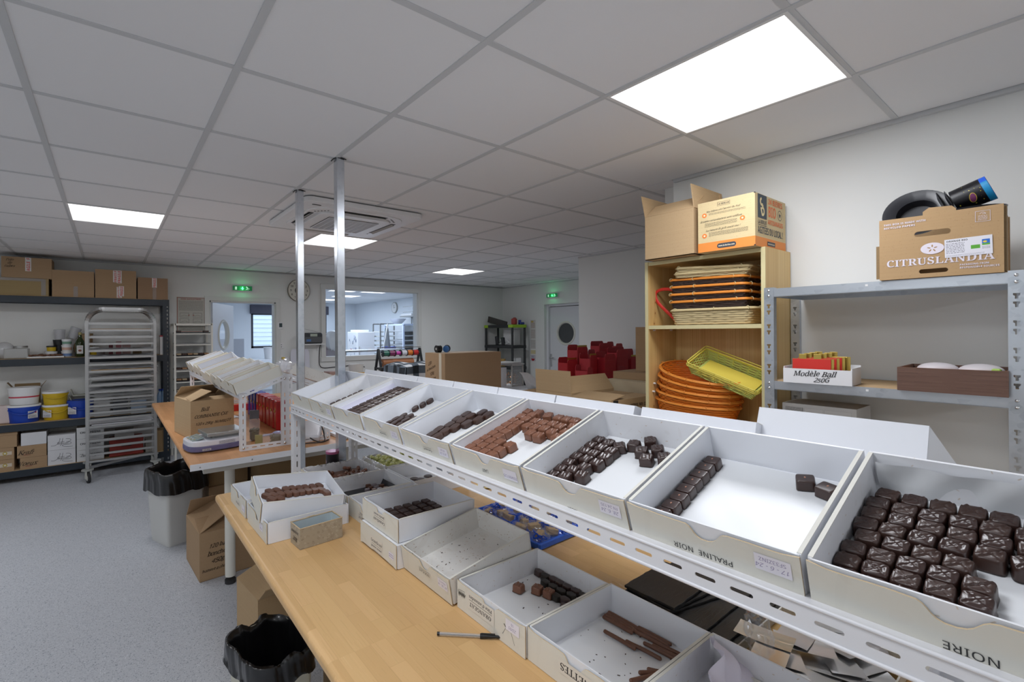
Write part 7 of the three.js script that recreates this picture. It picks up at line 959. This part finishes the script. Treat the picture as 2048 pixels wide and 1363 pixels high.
  const wb = single('white_board', 'white rounded board leaning on the wall below the radio', 'board', ext(shapeOf(superell(0.145, 0.26, 0.3, 40)), 0.008), M([0.72, 0.72, 0.80], 0.3), [2.37, 1.10, 7.13]); wb.rotation.x = -0.06;
  single('board_ledge', 'narrow cabinet holding the leaning board', 'cabinet', bx(0.35, 0.84, 0.12, 0, 0.42, 0), Mt.white, [2.37, 0, 7.1]);
  const po = thing('safety_poster', 'yellowed safety poster with red heading and border', 'poster', [0.906, 1.86, DB - 0.001]); obj('sheet', bx(0.345, 0.475, 0.002, 0, 0, 0.001), M([0.58, 0.56, 0.50], 0.7), po);
  print('poster_print', 0.335, 0.465, 384, (q, w, h) => { q.strokeStyle = '#a8442e'; q.lineWidth = 6; q.strokeRect(4, 4, w - 8, h - 8); write(q, 'SOINS AUX ELECTRISÉS', w / 2, 26, 26, '#b03a2a', 'sans-serif', 'bold', w * 0.8); greek(q, 26, 54, w - 52, 12, 13, 4, '#6d6a62'); for (const [x, y] of [[40, 240], [220, 240], [40, 330], [220, 330]]) { q.strokeStyle = '#55524c'; q.lineWidth = 3; q.strokeRect(x, y, 120, 66); q.beginPath(); q.moveTo(x + 14, y + 50); q.lineTo(x + 60, y + 34); q.lineTo(x + 105, y + 48); q.stroke(); } q.fillStyle = '#b03a2a'; q.fillRect(150, 270, 20, 10); q.fillRect(215, 270, 20, 10); greek(q, 26, 420, w - 52, 7, 14, 4, '#6d6a62'); }, po, [0, 0, 0.0028]);
  const strip = (label, Y, h, D, draw, w = 0.13) => { const p = thing('pinned_paper', label, 'paper', [XD - 0.001, Y, D], -PI / 2, 'papers pinned beside the door'); obj('sheet', bx(w, h, 0.0015, 0, 0, 0.001), M([0.62, 0.60, 0.57], 0.8), p); print('paper_print', w * 0.94, h * 0.96, 96, draw, p, [0, 0, 0.0022]); };
  strip('long paper with yellow heading beside the door', 1.735, 0.17, 6.345, (q, w, h) => { q.fillStyle = '#cfb86a'; q.fillRect(8, 10, w * 0.5, h * 0.2); greek(q, 8, h * 0.35, w * 0.8, 6, h * 0.1, 4, '#b0705a'); }); strip('long handwritten paper strip beside the door', 1.55, 0.19, 6.345, (q, w, h) => greek(q, 8, 8, w * 0.85, 9, h * 0.1, 4, '#a88a84')); strip('lower handwritten paper strip beside the door', 1.355, 0.18, 6.345, (q, w, h) => greek(q, 8, 8, w * 0.85, 9, h * 0.1, 3, '#8d8c90')); strip('yellow note pinned under the paper strips', 1.205, 0.075, 6.345, (q, w, h) => { q.fillStyle = '#d6cba0'; q.fillRect(0, 0, w, h); }); strip('red half round sticker beside the door', 1.09, 0.12, 6.35, (q, w, h) => { q.fillStyle = '#c9c6cc'; q.fillRect(0, 0, w, h); q.fillStyle = '#b02a34'; q.beginPath(); q.arc(w / 2, h * 0.6, w * 0.36, 0, PI); q.fill(); greek(q, w * 0.2, h * 0.15, w * 0.5, 3, h * 0.12, 4, '#4a5aa0'); });
}

// ---------------------------------------------------------------- the room behind the window, and outdoors
const D2 = 13.9, X2L = -0.8, X2R = 6.4;
struct('wall_far_left', slabBox(X2L - 0.12, X2L, DB + 0.14, D2), Mt.wall2); struct('wall_far_right', slabBox(X2R, X2R + 0.12, DB + 0.14, D2), Mt.wall2);
struct('ceiling_far', [slabBox(X2L - 0.12, X2R + 0.12, DB + 0.14, D2 + 0.12, CEIL, CEIL + 0.2)], M([0.78, 0.79, 0.80], 0.9));
struct('wall_far', [slabBox(X2L - 0.12, 0.2, D2, D2 + 0.12), slabBox(0.2, 2.2, D2, D2 + 0.12, 0, 1.18), slabBox(0.2, 2.2, D2, D2 + 0.12, 2.40), slabBox(2.2, 3.24, D2, D2 + 0.12), slabBox(3.24, 4.6, D2, D2 + 0.12, 0, 1.18), slabBox(3.24, 4.6, D2, D2 + 0.12, 2.40), slabBox(4.6, 4.75, D2, D2 + 0.12), slabBox(4.75, 5.45, D2, D2 + 0.12, 0, 1.18), slabBox(4.75, 5.45, D2, D2 + 0.12, 2.40), slabBox(5.45, X2R + 0.12, D2, D2 + 0.12)], Mt.wall2);
const dkF = M([0.03, 0.032, 0.045], 0.45);
[[0.2, 2.2, 'window_2'], [3.24, 4.6, 'window_3'], [4.75, 5.45, 'window_4']].forEach(([a, b, n]) => { const w = new THREE.Group(); w.name = n; w.userData.kind = 'structure'; scene.add(w); const m = (a + b) / 2, z = -(D2 + 0.05); obj('window_frame', [bx(0.06, 1.22, 0.07, a + 0.03, 1.79, z), bx(0.06, 1.22, 0.07, b - 0.03, 1.79, z), bx(b - a, 0.06, 0.07, m, 1.21, z), bx(b - a, 0.05, 0.07, m, 2.15, z), bx(0.05, 0.95, 0.06, m, 1.68, z)], dkF, w); obj('shutter_box', rb(b - a + 0.06, 0.25, 0.16, 0.006, m, 2.28, -(D2 - 0.03)), M([0.07, 0.07, 0.10], 0.5), w); obj('pane', bx(b - a - 0.06, 0.96, 0.006, m, 1.68, z), Mt.glass, w); });
struct('wall_splash_panel', [bx(1.9, 1.45, 0.01, 2.1, 0.725, -(D2 - 0.006))], M([0.42, 0.43, 0.47], 0.3, { metalness: 0.3 }));
panel(4.10, 9.40, 'light panel of the back room seen through the window, nearest pair', PANEL2, PANEL2_COLOR, glow2); panel(4.83, 9.36, 'light panel of the back room right of the post', PANEL2, PANEL2_COLOR, glow2); panel(4.76, 10.85, 'light panel of the back room behind the post', PANEL2, PANEL2_COLOR, glow2); panel(4.80, 12.3, 'farthest light panel of the back room', PANEL2, PANEL2_COLOR, glow2);
panel(1.6, 9.4, 'light panel of the back room over the doorway side', PANEL2, PANEL2_COLOR, glow2);
{
  const fr = thing('fridge', 'white fridge with magnets and photos on its side', 'fridge', [5.36, 0, 11.3]); obj('body', rb(0.48, 1.62, 0.6, 0.012, 0, 0.81, 0), Mt.whiteGloss, fr); obj('door', rb(0.47, 1.60, 0.03, 0.008, 0, 0.81, 0.316), Mt.whitePaint, fr); obj('handle', rb(0.02, 0.3, 0.025, 0.006, -0.2, 1.1, 0.345), Mt.greyPlastic, fr);
  print('magnets', 0.58, 0.85, 256, (q, w, h) => { seed = 6; for (let i = 0; i < 34; i++) { q.fillStyle = ['#8a92a4', '#c8ccd8', '#5a6a8a', '#b04a6a', '#9aa0b0', '#444c60'][Math.floor(rnd() * 6)]; q.fillRect(rnd() * w * 0.9, rnd() * h * 0.9, rr(10, 34), rr(14, 40)); } }, fr, [-0.2415, 1.12, 0], [0, -PI / 2, 0]); single('fridge_top_pack', 'flat white pack on top of the fridge', 'pack', rb(0.34, 0.05, 0.4, 0.01, 0, 0.025, 0), Mt.white, [5.33, 1.622, 11.3]);
  const ct = thing('steel_counter', 'stainless steel counter behind the window', 'counter', [4.06, 0, 8.15]); obj('top', rb(1.3, 0.03, 0.5, 0.004, 0, 1.26, 0), Mt.rackSteel, ct); obj('leg', [bx(0.04, 1.25, 0.04, 0.6, 0.625, 0.2), bx(0.04, 1.25, 0.04, -0.6, 0.625, 0.2), bx(0.04, 1.25, 0.04, 0.6, 0.625, -0.2), bx(0.04, 1.25, 0.04, -0.6, 0.625, -0.2)], Mt.rackSteel, ct); obj('under_shelf', bx(1.2, 0.02, 0.45, 0, 1.0, 0), Mt.rackSteel, ct);
  const mc = thing('mixing_machine', 'round steel machine draped with a white cloth', 'machine', [3.22, 0, 8.2]); obj('drum', [cy(0.17, 0.17, 0.22, 0, 1.42, 0, PI / 2, 0, 0, 28), bx(0.3, 1.3, 0.3, 0, 0.65, 0)], M([0.34, 0.31, 0.33], 0.4, { metalness: 0.5 }), mc); { const g = new THREE.SphereGeometry(0.2, 26, 18), p = g.attributes.position; for (let i = 0; i < p.count; i++) { const x = p.getX(i), y = p.getY(i), z = p.getZ(i), a = Math.atan2(z, x), q = 1 + 0.10 * Math.sin(a * 9) * Math.max(0, 0.1 - y) * 6; p.setXYZ(i, x * q * 0.8, y < 0 ? y * 1.25 : y * 0.7, z * q * 0.8); } g.computeVertexNormals(); tag(obj('white_cloth', g, Mt.white), 'white cloth hanging over the steel machine', 'cloth').position.set(3.30, 1.50, -8.12); }
  const r = thing('far_trolley', 'steel tray trolley in the back room', 'trolley', [5.85, 0, 10.95]); obj('frame', bars([[[-0.2, 0.0, 0.2], [-0.2, 1.82, 0.2]], [[0.2, 0.0, 0.2], [0.2, 1.82, 0.2]], [[-0.2, 0.0, -0.2], [-0.2, 1.82, -0.2]], [[0.2, 0.0, -0.2], [0.2, 1.82, -0.2]], [[-0.2, 1.82, 0.2], [0.2, 1.82, 0.2]], [[-0.2, 1.82, -0.2], [0.2, 1.82, -0.2]]], 0.03), Mt.rackSteel, r); for (let k = 0; k < 12; k++) obj('tray', rb(0.40, 0.03, 0.38, 0.004, 0, 0.35 + k * 0.115, 0), Mt.lightPlastic, r);
  const r2 = thing('glazed_cabinet', 'blue edged cabinet of trays in the back room', 'cabinet', [5.80, 0, 9.85]); obj('frame', bars([[[-0.26, 0, 0.45], [-0.26, 1.78, 0.45]], [[0.26, 0, 0.45], [0.26, 1.78, 0.45]], [[-0.26, 0, -0.45], [-0.26, 1.78, -0.45]], [[-0.26, 1.78, -0.45], [-0.26, 1.78, 0.45]], [[-0.26, 1.78, 0.45], [0.26, 1.78, 0.45]]], 0.04), M([0.55, 0.62, 0.78], 0.4), r2); for (let k = 0; k < 12; k++) obj('tray', rb(0.46, 0.03, 0.84, 0.004, 0, 0.4 + k * 0.112, 0), M([0.42, 0.44, 0.46], 0.4), r2); obj('back_panel', bx(0.01, 1.65, 0.86, 0.24, 0.95, 0), M([0.22, 0.24, 0.26], 0.5), r2);
  const bowl = single('mixing_bowl', 'large pale mixing bowl on the cabinet top', 'bowl', lathe([[0, 0], [0.09, 0], [0.2, 0.11], [0.21, 0.13], [0.195, 0.13], [0.085, 0.015], [0, 0.015]], 30), M([0.66, 0.68, 0.74], 0.35), [5.72, 1.802, 9.98]);
  const ap = single('dark_apron', 'dark grey apron hanging on the cabinet', 'apron', ext(shapeOf([[-0.03, 0], [0.03, 0], [0.13, -0.45], [0.06, -0.58], [-0.12, -0.52], [-0.09, -0.3]]), 0.05, 0.006), M([0.11, 0.12, 0.13], 0.9), [5.45, 1.70, 10.0], -PI / 2); const bk2 = single('blue_basin', 'blue basin with utensils beside the cabinet', 'basin', lathe([[0, 0], [0.12, 0], [0.17, 0.16], [0.175, 0.165], [0.16, 0.165], [0.11, 0.01], [0, 0.01]], 28), Mt.blue, [5.35, 1.1, 9.75]); single('basin_stand', 'stand carrying the blue basin', 'stand', bx(0.35, 1.1, 0.35, 0, 0.55, 0), Mt.rackSteel, [5.35, 0, 9.75]); single('white_paddle', 'white paddle leaning in front of the cabinet', 'paddle', rb(0.03, 0.75, 0.02, 0.006, 0, 0.37, 0, 0, 0, -0.2), Mt.white, [5.0, 1.05, 9.3]); single('paddle_stool', 'low steel block under the paddle', 'stand', bx(0.2, 1.05, 0.2, 0, 0.525, 0), Mt.rackSteel, [5.0, 0, 9.3]);
  const sh = thing('steel_wall_shelf', 'steel wall shelf with wire rack in the back room', 'shelf', [6.22, 1.95, 9.95]); obj('board', rb(0.34, 0.03, 1.0, 0.004, 0, 0.05, 0), Mt.rackSteel, sh); obj('wire_rack', bars([[[-0.1, 0.06, 0.1], [-0.1, 0.42, 0.1]], [[-0.1, 0.06, 0.42], [-0.1, 0.46, 0.42]], [[-0.1, 0.42, 0.1], [-0.1, 0.46, 0.42]], [[-0.1, 0.3, -0.45], [-0.1, 0.3, 0.42]], [[-0.1, 0.16, -0.45], [-0.1, 0.16, 0.42]], [[-0.1, 0.06, 0.25], [-0.1, 0.44, 0.25]]], 0.014), Mt.rackSteel, sh); obj('bracket', bars([[[0.15, 0.04, 0.45], [0.15, -0.2, 0.45]], [[0.15, 0.04, -0.45], [0.15, -0.2, -0.45]]], 0.02), Mt.rackSteel, sh); single('paper_stack', 'stack of sheets on the steel wall shelf', 'paper', rb(0.28, 0.05, 0.5, 0.004, 0, 0.026, 0), Mt.white, [6.2, 2.016, 10.15]);
  const c2 = thing('wall_clock', 'small pale round clock in the back room', 'clock', [X2R - 0.02, 2.28, 11.3]); obj('case', cy(0.15, 0.15, 0.03, 0, 0, 0, 0, 0, PI / 2, 32), Mt.greyPlastic, c2); obj('dial', cy(0.13, 0.13, 0.004, -0.017, 0, 0, 0, 0, PI / 2, 32), Mt.white, c2); obj('hands', [bx(0.003, 0.1, 0.008, -0.021, 0.03, 0), bx(0.003, 0.008, 0.08, -0.021, 0, 0.03)], Mt.black, c2);
  const wt = thing('work_counter', 'white counter with a bucket under the far window', 'counter', [3.3, 0, 12.9]); obj('top', rb(2.2, 0.04, 0.7, 0.006, 0, 0.9, 0), Mt.whitePaint, wt); obj('leg', bars([[[-1.0, 0, 0.3], [-1.0, 0.88, 0.3]], [[1.0, 0, 0.3], [1.0, 0.88, 0.3]], [[-1.0, 0, -0.3], [-1.0, 0.88, -0.3]], [[1.0, 0, -0.3], [1.0, 0.88, -0.3]]], 0.04), Mt.rackSteel, wt); single('white_bucket', 'translucent white bucket on the far counter', 'bucket', lathe([[0, 0], [0.15, 0], [0.18, 0.3], [0.19, 0.31], [0.17, 0.31], [0.14, 0.01], [0, 0.01]], 26), Mt.white, [3.5, 0.921, 12.9]); single('wooden_board', 'wooden board on the far counter', 'board', rb(0.5, 0.04, 0.3, 0.005, 0, 0.02, 0), Mt.pine, [3.95, 0.921, 12.8]);
}
// outdoors: forecourt, neighbouring house, parked car
struct('ground_outside', bx(40, 0.1, 24, 4, -0.12, -(D2 + 12.3)), M([0.42, 0.43, 0.45], 0.9));
{
  const h = thing('neighbour_house', 'pale sided house seen through the far window', 'house', [5.2, -0.07, 22]); obj('wall', bx(14, 5, 0.3, 0, 2.5, 0), M([0.62, 0.64, 0.66], 0.9), h); for (let k = 0; k < 24; k++) obj('siding_board', bx(14, 0.02, 0.03, 0, 0.4 + k * 0.19, 0.16), M([0.50, 0.53, 0.56], 0.9), h); obj('window', [bx(1.1, 1.3, 0.06, -0.6, 1.9, 0.17)], Mt.white, h); obj('window_glass', bx(0.9, 1.1, 0.02, -0.6, 1.9, 0.205), M([0.45, 0.55, 0.62], 0.1), h);
  const c = thing('parked_car', 'pale parked car outside the far window', 'car', [6.6, -0.07, 17.5], 0.1); const body = shapeOf([[-2.1, 0.35], [2.1, 0.35], [2.15, 0.75], [1.9, 0.95], [1.1, 1.02], [0.55, 1.45], [-1.1, 1.48], [-1.75, 1.05], [-2.1, 0.95]]); obj('body', ext(body, 1.6, 0.06).translate(0, 0, -0.8), MP([0.55, 0.57, 0.60], 0.25, { clearcoat: 1 }), c); obj('side_window', ext(shapeOf([[0.95, 1.04], [0.5, 1.38], [-1.05, 1.41], [-1.55, 1.06]]), 0.02).translate(0, 0, 0.85), M([0.03, 0.04, 0.05], 0.1), c); for (const x of [-1.3, 1.3]) for (const z of [0.75, -0.75]) obj('wheel', cy(0.33, 0.33, 0.2, x, 0.33, z, PI / 2, 0, 0, 28), Mt.rubber, c);
}

scene.updateMatrixWorld(true);
renderer.render(scene, camera);
